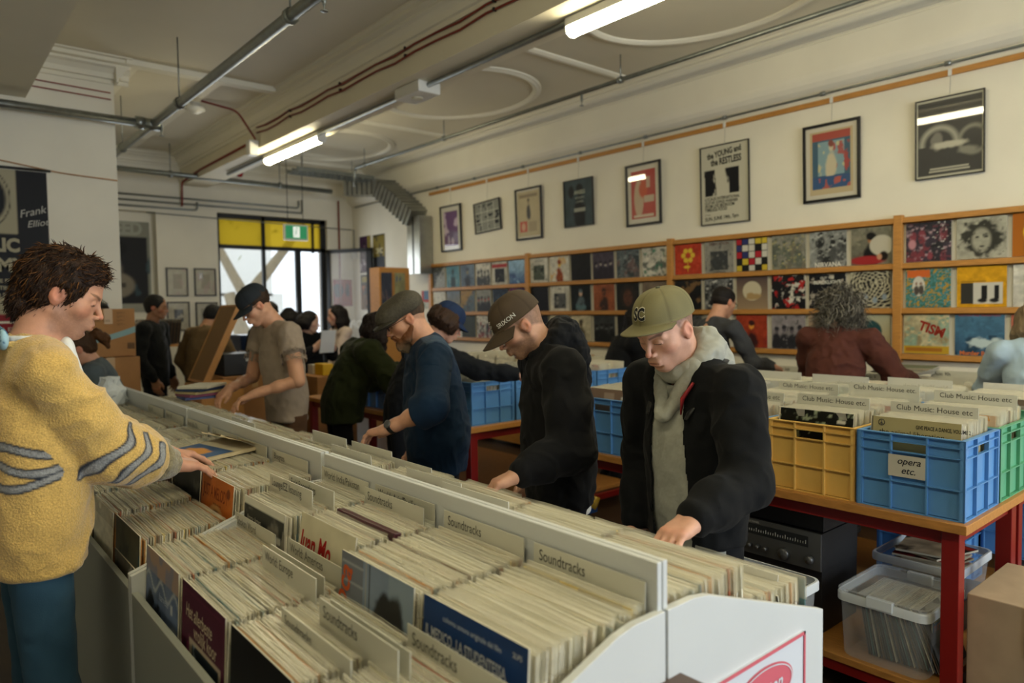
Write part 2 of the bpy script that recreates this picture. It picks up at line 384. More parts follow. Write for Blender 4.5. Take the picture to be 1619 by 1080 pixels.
# red cables on the beam flank
def sag(x, z, y0, y1, amp=.02, n=40): return [(x, y0+(y1-y0)*i/n, z-amp*abs(math.sin(i*1.1))) for i in range(n+1)]
for k, z in enumerate((3.76, 3.70)):
    tag(MB().tube(sag(3.185, z, YF, 8.3, .03), .009, 6).build('cable', M_CABLE, smooth=True), 'red cable clipped along the beam flank, %s of the pair' % ('upper', 'lower')[k], 'cable')
    cl = thing('cable_clips', 'row of black clips holding the %s red beam cable' % ('upper', 'lower')[k], 'clip', (3.18, 4, z))
    for y in np.arange(-3.0, 8.3, 1.15): MB().lathe([(.014, -.012), (.014, .012)], 8, M=Matrix.Translation((3.185, y, z-.012)) @ Matrix.Rotation(PI/2, 4, 'Y')).build('clip', M_BLACK, cl, world=True)
pipe('cable', 'red cable branching from the beam box up to the smoke detector', [(3.17, 8.3, 3.62), (2.95, 8.25, 3.9), (2.55, 8.2, 3.93)], .012, M_CABLE, cat='cable')
pipe('cable', 'dark cable running on along the beam to the far wall', [(3.18, 8.5, 3.62), (3.18, 10.4, 3.60), (3.18, 11.25, 3.55), (3.18, 11.28, 3.2)], .014, M_CABLE, cat='cable')
for k, z in enumerate((3.66, 3.60)):
    pipe('cable', 'red cable on the side wall under the cornice, %s of the pair' % ('upper', 'lower')[k], [(.45, PY-.012, z+.02), (1.52, PY-.012, z)], .006, M_CABLE, cat='cable')
pipe('cable', 'thin loose cable drooping across the pillar above the posters', [(-.6, PY-.01, 3.03), (.6, PY-.01, 2.95), (1.1, PY-.01, 2.88), (1.55, PY-.01, 2.86)], .006, M_KRAFT, cat='cable')
cb = MB().box((-.055, -.06, -.17), (.055, .06, .0)); tag(cb.build('junction_box', M_WHITE, loc=(3.13, 8.3, 3.60), bevel=.01), 'white junction box hanging off the beam flank below the red cables', 'junction box')
sd = thing('smoke_detector', 'white round smoke detector under the left ceiling panel', 'smoke detector', (2.48, 8.2, 3.80))
MB().lathe([(.05, .1), (.05, .06), (.09, .05), (.10, .02), (.06, 0), (.03, -.02)], 18).build('housing', M_WHITE, sd, smooth=True)
al = MB().lathe([(.055, 0), (.06, .05), (.03, .12)], 16, M=Matrix.Rotation(PI, 4, 'X')); tag(al.build('alarm_sounder', mat('red_plastic', '#a01018', .35), loc=(3.80, 10.6, 3.72), smooth=True), 'red alarm sounder on the beam end by the far wall', 'alarm')
# fluorescent battens
def batten(y0, y1, label, x=3.42):
    o = thing('batten_light', label, 'light fitting', (x, (y0+y1)/2, 3.47), 0, 'fluorescent battens under the beam')
    h = (y1-y0)/2
    MB().box((-.055, -h, -.01), (.055, h, .045)).build('housing', M_WHITE, o, bevel=.008)
    MB().prism([(-.05, -.012), (-.045, -.05), (-.02, -.066), (.02, -.066), (.045, -.05), (.05, -.012)], 1, -h+.01, h-.01).build('diffuser', M_TUBE, o)
    for s in (-1, 1): MB().prism([(-.055, -.01), (-.05, -.054), (-.02, -.072), (.02, -.072), (.05, -.054), (.055, -.01)], 1, s*h, s*(h-.012)).build('end_cap', M_WHITE, o)
batten(7.10, 8.58, 'lit fluorescent batten farther along the beam near the far window')
batten(1.90, 3.40, 'lit fluorescent batten nearest on the beam, cut by the top of the frame')
for y in (-3.4, -.9): batten(y, y+1.5, 'lit fluorescent batten on the beam behind the viewer')
for y in (-2.6, .4): batten(y, y+1.5, 'lit fluorescent batten on the left beam above the frame', .40)
e = thing('emergency_light', 'white square emergency light box under the beam', 'light fitting', (3.40, 5.22, 3.47))
MB().box((-.11, -.19, -.045), (.11, .19, .05)).build('housing', M_WHITE, e, bevel=.01)
MB().lathe([(.05, -.045), (.045, -.055), (.02, -.058)], 18).build('lens', mat('dim_lens', '#cfcab0', .2), e)
# exit sign
e = thing('exit_sign', 'green hanging exit sign with white running figure in front of the far window', 'sign', (4.50, 10.3, 2.80))
MB().box((-.19, -.02, -.12), (.19, .02, .12)).build('sign_case', M_WHITE, e, bevel=.008)
g = MB().box((-.165, -.026, -.095), (.165, -.018, .10)); g.build('green_face', mat('exit_green', '#2f8a5c', .4, emit='#2f8a5c', es=.35), e)
g = MB(); Mx = face_M((0, -.028, 0), (1, 0, 0), (0, 0, 1), (0, -1, 0))
for pl_ in ([(-.05, -.075), (.05, -.075), (.05, .085), (-.05, .085)],): g.prism(pl_, 2, 0, .002, 0, Mx)
g.build('doorway_mark', mat('sign_white', '#e8f0e8', .4, emit='#e8f0e8', es=.5), e)
g = MB()
for a, b_, r in (((-.005, .035), (-.012, .0), .012), ((-.012, .0), (.02, -.03), .008), ((-.012, .0), (-.03, -.055), .008), ((-.002, .025), (.028, .012), .006), ((-.004, .028), (-.03, .012), .006)):
    g.tube([Mx @ Vector((a[0], a[1], .004)), Mx @ Vector((b_[0], b_[1], .004))], r, 8, flat=.3)
g.lathe([(.011, 0), (.011, .004)], 12, M=Mx @ Matrix.Translation((.004, .058, .002))); g.build('running_figure', mat('exit_green2', '#2f8a5c', .4), e)
for s in (-.12, .12): MB().cyl((s, 0, .12), (s, 0, 1.15), .005, 6).build('hanger_rod', M_BLACK, e)
# ventilation duct bending down the poster wall
dz = thing('air_duct', 'silver rectangular air duct bending down the wall beside the posters', 'duct', (5.85, 9.2, 2.9))
sec = [(5.62, 10.35, 3.55), (5.72, 9.75, 3.52), (5.80, 9.55, 3.40), (5.86, 9.42, 3.05), (5.86, 9.42, 2.95), (5.86, 9.42, 2.3)]
def duct_seg(mb, p, q, w_, h_, mi=0):
    p, q = Vector(p), Vector(q); t_ = (q-p).normalized(); u = Vector((0, 1, 0)) if abs(t_.y) < .7 else Vector((1, 0, 0)); u = (u-t_*u.dot(t_)).normalized(); v = t_.cross(u)
    vs = [c+u*a*w_+v*b_*h_ for c in (p, q) for a, b_ in ((-1, -1), (1, -1), (1, 1), (-1, 1))]
    mb.add(vs, [(0, 3, 2, 1), (4, 5, 6, 7), (0, 1, 5, 4), (1, 2, 6, 5), (2, 3, 7, 6), (3, 0, 4, 7)], mi)
g = MB(); 
for i in range(10):
    a = Vector((5.70, 9.75, 3.50)).lerp(Vector((5.85, 9.05, 2.98)), i/10); b_ = Vector((5.70, 9.75, 3.50)).lerp(Vector((5.85, 9.05, 2.98)), (i+.92)/10); duct_seg(g, a, b_, .16, .13)
    duct_seg(g, a, a.lerp(b_, .2), .175, .145)
g.build('bend', M_DUCT, dz, world=True)
g = MB().box((5.76, 8.86, 2.15), (5.98, 9.20, 3.0)); g.build('riser', M_DUCT, dz, world=True)
g = MB().box((5.755, 9.02, 2.15), (5.765, 9.05, 3.0)); g.build('seam', M_BLACK, dz, world=True)
g = MB()
for i in range(7): duct_seg(g, (5.70-.01*i, 9.75+.14*i, 3.52+.015*i), (5.70-.01*i, 9.87+.14*i, 3.52+.015*i), .13, .12)
g.build('horizontal_run', M_DUCT, dz, world=True)
ct = thing('cable_tray', 'mesh cable tray hung below the ceiling near the duct', 'cable tray', (5.2, 10.0, 3.66))
g = MB()
for i in range(14): g.box((4.35+i*.09, 9.85, 3.64), (4.36+i*.09, 10.2, 3.655))
for y in (9.85, 10.02, 10.19): g.box((4.35, y, 3.64), (5.6, y+.012, 3.70))
g.build('mesh', M_GALV, ct, world=True)
for x in (4.5, 5.3): MB().cyl((x, 10.0, 3.65), (x, 10.0, ZC), .006, 6).build('hanger_rod', M_GALV, ct, world=True)
# ---------------------------------------------------------------- flat art painted by code
class AB:
    "one mesh with a colour per vertex"
    def __init__(s): s.v = []; s.f = []; s.c = []; s.n = 0
    def add(s, vs, fs, cols, M=None):
        vs = np.asarray(vs, np.float64)
        if M is not None:
            A = np.array(M); vs = vs @ A[:3, :3].T + A[:3, 3]
        s.v.append(vs); s.f += [tuple(int(i)+s.n for i in f) for f in fs]
        c = np.asarray(cols, np.float32)
        if c.ndim == 1: c = np.tile(c, (len(vs), 1))
        s.c.append(c); s.n += len(vs); return s
    def box(s, a, b, col, M=None):
        m = MB().box(a, b); return s.add(m.v, m.f, col, M)
    def art(s, img, w, h, M=None, z=0):
        N1, N0 = img.shape[:2]      # rows (y) , cols (x); bottom row first
        X, Y = np.meshgrid(np.linspace(-w/2, w/2, N0), np.linspace(-h/2, h/2, N1))
        vs = np.stack([X.ravel(), Y.ravel(), np.full(X.size, z)], 1)
        fs = [(j*N0+i, j*N0+i+1, (j+1)*N0+i+1, (j+1)*N0+i) for j in range(N1-1) for i in range(N0-1)]
        return s.add(vs, fs, img.reshape(-1, 3), M)
    def text(s, txt, size, x, y, col, M=None, z=.0006, align='LEFT', sx=1, shear=0, bold=0, rot=0, ls=1.0):
        m = MB(); m.text(txt, size, None, 0, shear, z, sx, align, bold, ls)
        if not m.v: return
        T = Matrix.Translation((x, y, 0)) @ Matrix.Rotation(rot, 4, 'Z')
        if M is not None: T = M @ T
        s.add(m.v, m.f, lin(col) if isinstance(col, str) else col, T)
    def build(s, name, m, parent=None, loc=None, smooth=False):
        me = bpy.data.meshes.new(name); me.from_pydata(np.concatenate(s.v).tolist(), [], s.f)
        me.materials.append(m); paint(me, np.concatenate(s.c))
        o = bpy.data.objects.new(name, me); COL.objects.link(o)
        if parent: o.parent = parent
        if loc is not None: o.location = loc
        return o
class Cv:
    "tiny canvas in linear colour, x right, y up, 0..1"
    def __init__(s, n, bg, h=None, seed=0, noise=.0, nf=6):
        s.h = h or n; s.X, s.Y = np.meshgrid((np.arange(n)+.5)/n, (np.arange(s.h)+.5)/s.h)
        s.a = np.tile(np.array(lin(bg), np.float32), (s.h, n, 1)); s.seed = seed
        if noise: s.mul(1+noise*(s.ns(nf)-.5)*4)
    def ns(s, f, k=0, o=3): return fbm(np.stack([s.X*f, s.Y*f, np.full_like(s.X, s.seed*1.7+k*3.1+.5)], -1), s.seed+k, o)
    def mul(s, m): s.a = s.a*np.clip(m, 0, 3)[..., None]
    def put(s, mask, col, amt=1.0):
        m = np.clip(np.asarray(mask, np.float32), 0, 1)[..., None]*amt; s.a = s.a*(1-m)+np.array(lin(col), np.float32)*m; return s
    def rect(s, x0, y0, x1, y1, col, amt=1): return s.put((s.X > x0)*(s.X < x1)*(s.Y > y0)*(s.Y < y1), col, amt)
    def ell(s, cx, cy, rx, ry, col, soft=.12, amt=1, wob=0):
        r = np.sqrt(((s.X-cx)/rx)**2+((s.Y-cy)/ry)**2)
        if wob: r = r+wob*(s.ns(7, 5)-.5)*2
        return s.put(np.clip((1-r)/soft, 0, 1), col, amt)
    def blot(s, f, th, col, k=0, soft=.05, amt=1, mask=1): return s.put(np.clip((s.ns(f, k)-th)/soft, 0, 1)*mask, col, amt)
    def grad(s, c0, c1):
        t = s.Y[..., None]; s.a = (np.array(lin(c0))*(1-t)+np.array(lin(c1))*t).astype(np.float32); return s
    def fig(s, cx, y0, h, cloth, skin, hair=None):
        s.ell(cx, y0+h*.22, h*.25, h*.46, cloth, .3, wob=.35); s.ell(cx, y0+h*.78, h*.11, h*.15, skin, .3)
        if hair: s.ell(cx, y0+h*.88, h*.13, h*.11, hair, .3, wob=.4)
        return s
    def frame(s, w, col): return s.put(1-(s.X > w)*(s.X < 1-w)*(s.Y > w)*(s.Y < 1-w), col)
def art(style, p, seed, n=34):
    c = Cv(n, p[0], seed=seed, noise=.22, nf=5)
    if style == 'fig': c.blot(4, .52, p[1], 1, amt=.6); c.fig(.5, .0, .85, p[2], p[3], p[2])
    elif style == 'face':
        c.ell(.5, .5, .40, .45, p[1], .2, wob=.5); c.ell(.5, .45, .22, .33, p[2], .3); c.ell(.42, .52, .05, .03, p[1], .5); c.ell(.6, .52, .05, .03, p[1], .5); c.ell(.51, .3, .07, .025, p[1], .5)
    elif style == 'band':
        for i in range(4): c.fig(.16+.22*i, .05+.04*(i % 2), .62, p[1], p[2], p[1])
        c.blot(8, .6, p[1], 3, amt=.5)
    elif style == 'scene': c.grad(p[0], p[1]); c.mul(1+.35*(c.ns(5)-.5)*2); c.blot(3, .55, p[2], 2, amt=.8, mask=(c.Y < .5))
    elif style == 'blobs':
        for k in range(1, len(p)): c.blot(6+k, .52, p[k], k, .03)
    elif style == 'crowd':
        R = random.Random(seed)
        for k in range(22): c.fig(R.random(), R.random()*.8-.15, R.uniform(.22, .5), p[1+k % 2], p[-1], p[1]); c.blot(6+k % 4, .62, p[k % len(p)], k, .05, .5)
    elif style == 'moon': c.grad(p[0], p[1]); c.ell(.5, .56, .30, .30, p[2], .06); c.ell(.52, .40, .26, .12, p[3], .3, wob=.5)
    elif style == 'inset': c.rect(.2, .1, .8, .68, p[1]); c.blot(6, .5, p[2], 1, mask=(c.X > .2)*(c.X < .8)*(c.Y > .1)*(c.Y < .68)); 
    elif style == 'diag': c.put(np.clip((c.Y-c.X)*8, 0, 1), p[1]); c.blot(6, .5, p[2], 2, amt=.6)
    elif style == 'blocks':
        R = random.Random(seed)
        for i in range(5):
            for j in range(5):
                c.rect(i/5+.012, j/5+.012, (i+1)/5-.012, (j+1)/5-.012, R.choice(p[1:]))
    elif style == 'swirl':
        r = np.hypot(c.X-.3, c.Y-.6); c.put(np.clip(np.sin(r*60+c.ns(3)*14)*3-1.2, 0, 1), p[1], .9); r = np.hypot(c.X-.75, c.Y-.7); c.put(np.clip(np.sin(r*70+c.ns(3, 2)*10)*3-1.6, 0, 1), p[1], .9)
        for i in range(4): c.ell(.15+.23*i, .22+.08*(i % 2), .07, .1, p[2], .4)
    elif style == 'paisley':
        c.put(np.clip(np.sin(c.ns(5)*60)*2, 0, 1), p[1]); c.put(np.clip(np.sin(c.ns(5, 4)*50+2)*3-1.6, 0, 1), p[2])
    if style not in ('blocks', 'moon', 'paisley'): c.mul(.72+.62*c.ns(13, 8)+.2*(c.ns(5, 11)-.45)); c.blot(9, .60, p[1], 13, .05, .7); c.blot(11, .62, p[0], 14, .05, .6)
    return c
M_JACK = mat('album_edge', '#c8c3b2', .6)
def album(name, label, cat, c, M, w=.315, h=.315, th=.004, edge='#bdb8a6', texts=(), group=None, back=None):
    "flat printed sleeve, local x right, y up, z out of the face"
    a = AB(); a.box((-w/2, -h/2, -th), (w/2, h/2, -.0004), lin(edge)); a.art(c.a, w, h)
    for t in texts: a.text(*t[:5], **(t[5] if len(t) > 5 else {}))
    o = a.build(name, M_ART); o.matrix_world = M
    return tag(o, label, cat, group)

# ---------------------------------------------------------------- records in their clear sleeves
JCOL = ['#dedac8', '#cbc6b2', '#ebe7d9', '#a9b5b2', '#c98d4c', '#bfb69e', '#d9d4c0', '#5c7f86', '#b86a4c', '#e4cf8e', '#7e6856', '#c4a8a0', '#dcd6c2', '#4a4a4c', '#cbc6a8', '#e2decf']
RW, RH = .323, .318
def rec_arrays(k):
    R = random.Random(100+k); t = R.choice((.0026, .003, .0036)); vs = []; fs = []; mi = []
    h = .310
    for x in (-t/2, t/2):
        for y, z in ((-.157, 0), (.157, 0), (.157, h), (-.157, h)): vs.append((x, y, z))
    fs += [(0, 1, 2, 3), (7, 6, 5, 4), (2, 6, 7, 3), (0, 4, 5, 1), (1, 5, 6, 2), (4, 0, 3, 7)]; mi += [0]*6
    n = 7; b = len(vs); ph = R.random()*6; am = R.uniform(.0004, .0012)
    for i in range(n+1):
        y = -RW/2+RW*i/n; dx = am*math.sin(ph+i*1.7)
        z = RH-.001+.0015*math.sin(ph*2+i)
        vs += [(-t/2-.0004, y, h-.05), (-t/2-.0002+dx, y, z), (t/2+.0002+dx, y, z), (t/2+.0004, y, h-.05)]
    for i in range(n):
        for j in range(3):
            a = b+i*4+j; fs.append((a, a+4, a+5, a+1)); mi.append(1)
    return np.array(vs), fs, mi
M_JM = [mat('jacket_paper_%d' % i, c, .65, var=.25, vscale=30, stretch=(1, .4, 1)) for i, c in enumerate(JCOL)]
M_PLAS = mat('clear_sleeve', '#f1eede', .2, alpha=.32, spec=.8)
RV = []
for k in range(len(JCOL)):
    vs, fs, mi = rec_arrays(k); me = bpy.data.meshes.new('record'); me.from_pydata(vs.tolist(), [], fs)
    me.materials.append(M_JM[k]); me.materials.append(M_PLAS); me.polygons.foreach_set('material_index', mi)
    RV.append((vs, fs, mi, me))
RECS = []      # (matrix, variant, label, group)
def fill(x0, x1, yc, z0, z1, lean, label, group, pitch=.0050, sgn=1, yj=.0055, R=rnd, gapat=None, zj=.0025, dark=False):
    "a packed run of records between x0 and x1; z0, z1: top heights at the two ends"
    n = int(abs(x1-x0)/pitch); tone = R.random()
    for i in range(n):
        t = i/max(1, n-1); x = x0+(x1-x0)*t+R.uniform(-.0006, .0006); zt = z0+(z1-z0)*t+R.gauss(0, zj)
        if R.random() < .06: zt += R.uniform(-.014, .006)
        le = lean+R.gauss(0, .012)
        M = Matrix.Translation((x, yc+R.gauss(0, yj), zt)) @ Matrix.Rotation(le*sgn, 4, 'Y') @ Matrix.Rotation(R.gauss(0, .004), 4, 'Z') @ Matrix.Translation((0, 0, -RH))
        k = R.choice((0, 1, 2, 5, 6, 12, 14, 15, 0, 2)) if R.random() < .50 else R.randrange(len(JCOL))
        RECS.append((M, k, label, group))
# ---------------------------------------------------------------- the grey bins
DXC = 1.09
PROF = [(.464, 0), (.464, .859), (.95, 1.028), (1.0, 1.036), (1.086, 1.036), (1.086, 0)]
def mirror(p, s): return p if s < 0 else [(2*DXC-x, z) for x, z in p]
UNITS = [(.838, 2.285), (2.293, 3.85), (3.858, 5.38)]
UN = ['nearest', 'middle', 'farthest']
for ui, (ya, yb) in enumerate(UNITS):
    for s in (-1, 1):
        o = thing('record_bin', '%s grey laminate record bin on the %s side of the centre divider' % (UN[ui], 'sweater man\'s' if s < 0 else 'cap wearers\''), 'record bin', (DXC+s*.3, (ya+yb)/2, 0), 0, None)
        T = .018
        MB().prism(mirror(PROF, s), 1, ya, ya+T).build('side_panel', M_BINL, o, world=True, bevel=.0015)
        MB().prism(mirror(PROF, s), 1, yb-T, yb).build('side_panel', M_BINL, o, world=True, bevel=.0015)
        fx = (.464, .482) if s < 0 else (2*DXC-.482, 2*DXC-.464)
        MB().box((fx[0], ya+T, .08), (fx[1], yb-T, .812)).build('front_panel', M_BIN, o, world=True, bevel=.0015)
        dd = (DXC-.0155, DXC-.0015) if s < 0 else (DXC+.0015, DXC+.0155)
        MB().box((dd[0], ya+.01, .62), (dd[1], yb-.008, 1.13)).build('divider_board', M_BINL, o, world=True, bevel=.002)
        fl = MB()
        for a, b_, z in ((.482, .775, .600), (.775, 1.072, .712)):
            A, B_ = (a, b_) if s < 0 else (2*DXC-b_, 2*DXC-a); fl.box((A, ya+T, z-.016), (B_, yb-T, z))
        A, B_ = (.772, .784) if s < 0 else (2*DXC-.784, 2*DXC-.772); fl.box((A, ya+T, .55), (B_, yb-T, .80))
        fl.build('stepped_shelf', M_BIN, o, world=True)
SECN = {(0, 0): 'Soundtracks', (0, 1): 'Soundtracks', (0, 2): 'Asia and Pacific', (0, 3): 'India', (1, 0): 'Bluegrass', (1, 1): 'Country', (1, 2): 'Folk', (1, 3): 'Rock 60s'}
LOWC = {(0, 0): None, (0, 1): 'x'}
def colY(u, c): ya, yb = UNITS[u]; w_ = (yb-ya-.036)/4; return ya+.018+w_*(c+.5)
ORD = ['first', 'second', 'third', 'fourth']
for u in range(3):
    for c in range(4):
        yc = colY(u, c)
        for s in (-1, 1):
            side = 'near' if s < 0 else 'far'
            mx = (lambda x: x) if s < 0 else (lambda x: 2*DXC-x)
            where = '%s column of the %s bin, %s side' % (ORD[c], UN[u], side)
            lowx0 = .508; zf = .945
            up0 = .780 + ({(0, 2): .055, (0, 3): .018, (1, 0): .022, (1, 1): .03}.get((u, c), 0) if s < 0 else 0)
            lab = 'sleeved record in the front row, %s' % where
            if s > 0 and u == 0 and c == 0: lab = 'sleeved record beside the mirrored Reggae card, outermost row'
            hi = 0
            pass
            fill(mx(lowx0+.006), mx(.762), yc, zf, .955, .06*(1 if s < 0 else -1), lab, lab+' run')
            lab = 'sleeved record in the rear row, %s' % where
            fill(mx(up0), mx(1.058), yc, 1.044, 1.048, .06*(1 if s < 0 else -1), lab, lab+' run')
# front-facing sleeves with their art (near side), face -X, leaning back
def faceX(x, y, ztop, lean, s=-1, h=.315):
    "matrix for a sleeve whose printed side looks along -X (s=-1) or +X"
    M = Matrix.Translation((x, y, ztop)) @ Matrix.Rotation(lean*(1 if s < 0 else -1), 4, 'Y')
    B_ = face_M((0, 0, -h/2), (0, -1 if s < 0 else 1, 0), (0, 0, 1), (-1 if s < 0 else 1, 0, 0))
    return M @ B_
fx = faceX
G1 = 'sleeves facing out at the front of the bins'
c = Cv(60, '#7f8fa6', seed=3, noise=.15); c.rect(.68, 0, 1, 1, '#8494a4'); c.rect(0, .0, .34, 1, '#6e7480')
for k in range(7): c.rect(.02, .08+.14*k, .34, .10+.14*k, '#9aa0a8')
c.rect(.36, 0, .39, 1, '#9a9c9c'); c.rect(.42, 0, .44, 1, '#3b3f45')
c.ell(.70, .52, .22, .40, '#26272a', .15, wob=.3); c.ell(.60, .42, .13, .26, '#a9a49b', .25); c.ell(.56, .50, .035, .02, '#2a2622', .5); c.ell(.68, .50, .035, .02, '#2a2622', .5); c.ell(.62, .33, .05, .02, '#4a3a36', .5); c.ell(.85, .3, .2, .4, '#1d1f22', .3)
album('record_sleeve', 'sleeve with a black and white portrait of a dark-haired woman and orange lettering', 'record', c, fx(.768, colY(0, 1), 1.052, .06), texts=(('Boca', .085, -.150, -.02, '#c2582a', dict(bold=.02, rot=1.25, sx=.9)), ('70', .10, -.12, -.10, '#c2582a', dict(bold=.03, rot=.2)), ('y Exitos', .04, -.13, -.15, '#c2582a', dict(bold=.02))), group=G1)
c = Cv(60, '#16386b', seed=8, noise=.1); c.rect(0, 0, 1, .70, '#8b8d88'); c.blot(4, .5, '#b9bab2', 2, mask=(c.Y < .7)); c.ell(.8, .25, .3, .35, '#23262a', .3, wob=.4); c.rect(.72, .60, .98, .70, '#b7bdc4')
album('record_sleeve', 'blue topped Italian soundtrack sleeve at the front of the nearest rear row', 'record', c, fx(.768, colY(0, 0), 1.052, .06), texts=(('IL MEDICO...LA STUDENTESSA', .030, -.148, .082, '#c9ccd2', dict(bold=.02, sx=.62)), ('colonna sonora originale del film', .015, -.09, .125, '#b9c2d4', dict(sx=.9)), ('2LPS', .013, .118, .130, '#c9ccd2')), group=G1)
c = Cv(60, '#cfc9ae', seed=9, noise=.08); c.rect(.05, 0, 1, .55, '#1a1a1a'); c.rect(.09, 0, 1, .52, '#cbb9a0'); c.blot(7, .47, '#3a2420', 2, mask=(c.Y < .52)*(c.X > .09)); c.rect(.62, .30, 1, .45, '#16242c')
album('record_sleeve', 'cream sleeve with red Spanish lettering over a black framed picture', 'record', c, fx(.825, colY(0, 2)-.0, 1.058, .15), texts=(('Juan Mo', .078, -.150, .058, '#a81f1c', dict(bold=.03, shear=.15, sx=.72)), ('Banda original de la pelicula', .026, -.145, .024, '#26221e', dict(shear=.3, sx=.75)), ('MUSICA', .03, -.12, -.03, '#c8b89c', dict(bold=.02))), group=G1)
c = Cv(50, '#d8d8cc', seed=10, noise=.05); c.rect(.02, 0, .98, .92, '#343634'); c.blot(4, .5, '#7d7a70', 1, mask=(c.Y < .9)); c.ell(.7, .5, .2, .35, '#a39e92', .4, wob=.5); c.rect(.80, .70, .9, .76, '#e8e6dc')
album('record_sleeve', 'grey photographic sleeve with small handwritten title beside the Lounge card', 'record', c, fx(.790, colY(0, 3), 1.045, .06), texts=(('Jimmy James', .022, -.13, .09, '#d8d5c6', dict(shear=.3)),), group=G1)
c = Cv(60, '#c8702a', seed=11, noise=.12); c.ell(.5, .30, .38, .42, '#d9a66a', .05); c.ell(.5, .28, .34, .38, '#3d3631', .06); c.fig(.36, .0, .5, '#6a6058', '#b5a99a', '#2a2622'); c.fig(.66, .0, .48, '#8a8078', '#c0b4a4', '#4a423a'); c.ell(.85, .88, .06, .06, '#7a3c18', .2)
album('record_sleeve', 'orange sleeve lettered with a melody title over an oval photograph', 'record', c, fx(.790, colY(1, 0), 1.052, .10), texts=(('JUST A MELODY', .058, -.14, .085, '#8a3c12', dict(bold=.015, sx=.60)), ('songs we love', .014, -.03, .065, '#5a2a10')), group=G1)
c = Cv(50, '#2b2c2a', seed=12, noise=.3); c.blot(5, .55, '#55564e', 1, amt=.6)
album('record_sleeve', 'dark sleeve at the front of the rear row below the reaching hands', 'record', c, fx(.800, colY(1, 1), 1.040, .08), group=G1)
c = Cv(50, '#586a8a', seed=13, noise=.15); c.rect(0, .80, 1, 1, '#a58f84'); c.blot(4, .47, '#6f80a0', 1, amt=.6); c.ell(.2, .1, .5, .45, '#141a26', .15, wob=.6); c.put(np.exp(-((c.Y-.72-.06*np.sin(c.X*16))**2)/.0004), '#aeb6c0'); c.put(np.exp(-((c.Y-.38-.1*np.sin(c.X*9))**2)/.0008)*(c.X > .4), '#aab2bc'); c.rect(.78, .6, .84, .68, '#b9bfc6')
album('record_sleeve', 'slate blue sleeve with pale mist and ragged peaks at the front edge', 'record', c, fx(.505, colY(0, 3), .950, .05), texts=(('harvest', .03, -.02, .04, '#aab6cc', dict(shear=.3)),), group=G1)
c = Cv(60, '#4b1730', seed=14, noise=.15); c.rect(.03, .03, .97, .95, '#5a1c38'); c.rect(.05, .0, .95, .93, '#4b1730'); c.rect(.20, 0, .92, .60, '#b7a994'); c.rect(.26, 0, .86, .56, '#26323c'); c.blot(10, .5, '#8d9aa2', 2, mask=(c.X > .26)*(c.X < .86)*(c.Y < .56)); c.put(np.clip((c.ns(12, 7)-.5)*12, 0, 1)*(c.X < .2)*(c.Y > .45)*(c.Y < .62), '#8a3a62')
album('record_sleeve', 'maroon sleeve with ornate cream Dutch lettering above an inset photograph', 'record', c, fx(.505, colY(0, 2), .950, .05), texts=(('Het allerbeste', .048, -.125, .078, '#c6b79e', dict(bold=.01, sx=.72, shear=.1)), ('vrolijk koor', .048, -.06, .04, '#c6b79e', dict(bold=.01, sx=.72))), group=G1)
c = Cv(50, '#101114', seed=15, noise=.2); c.ell(.6, .3, .3, .3, '#1d2a4a', .4)
album('record_sleeve', 'black sleeve at the front of the front row beside the maroon one', 'record', c, fx(.505, colY(0, 1), .950, .05), group=G1)
c = Cv(50, '#57594a', seed=16, noise=.25); c.blot(4, .5, '#2c3a38', 1, amt=.8); c.rect(.93, 0, 1, .8, '#2b5560')
album('record_sleeve', 'murky green sleeve at the front corner touching the yellow sweater', 'record', c, fx(.507, colY(1, 0), .950, .05), group=G1)
c = Cv(50, '#6a665c', seed=17, noise=.3); c.blot(7, .5, '#c8c4b4', 1, amt=.7)
album('record_sleeve', 'grey patterned sleeve tipped forward in the gap of the front corner', 'record', c, fx(.497, colY(1, 0)-.01, .842, .03), group=G1)
c = Cv(50, '#6a655c', seed=18, noise=.35); c.blot(3, .5, '#3b3833', 1, amt=.7); c.rect(.80, .80, .93, .86, '#d8d5c8')
album('record_sleeve', 'dark smoky sleeve back with a barcode below the mirrored Reggae card', 'record', c, fx(1.545, colY(0, 0)-.01, .93, -.28), group=G1)
# thick burgundy box set
bs = thing('box_set', 'burgundy clothbound record box set lying across the Soundtracks column', 'box set', (.93, colY(0, 2)-.02, 1.04))
M_BURG = mat('burgundy_cloth', '#3e1020', .35, bump=.1, bscale=200)
MB().box((-.012, -.158, -.30), (.012, .158, .012)).build('case', M_BURG, bs, bevel=.003)
bs.rotation_euler = (0, .16, 0)
# divider cards
GC = {}
def card(txt, x, y, z, size=.030, s=-1, back=False, w=.32, h=.13, label=None, lean=.03, yaw=0, tx=.018, col='#2c2c2a', font=.8):
    a = AB(); a.box((-w/2, -h, -.0012), (w/2, 0, .0012), lin('#c3c2b4'))
    if txt: a.text(txt, size, -w/2+tx, -size*.74-.008, col, sx=font, z=.0018)
    o = a.build('divider_card', M_CARDA)
    M = Matrix.Translation((x, y, z)) @ Matrix.Rotation(lean*(1 if s < 0 else -1), 4, 'Y') @ Matrix.Rotation(yaw, 4, 'Z') @ face_M((0, 0, 0), (0, -1 if s < 0 else 1, 0), (0, 0, 1), (-1 if s < 0 else 1, 0, 0))
    o.matrix_world = M
    return tag(o, label or 'white divider card reading %s' % txt, 'divider card')
M_CARDA = mat('divider_plastic', '#ffffff', .3, attr='Col', coat=.3)
card('Soundtracks', 1.066, 1.03, 1.089, label='white Soundtracks divider card against the centre board nearest the bin end', size=.036)
card('Soundtracks', 1.066, 1.385, 1.089, label='white Soundtracks divider card against the board, second from the bin end', size=.036)
card('World: Asia/Pacific', 1.069, 1.755, 1.092, label='divider card for Asia and Pacific music mostly hidden behind a Soundtracks card', size=.034)
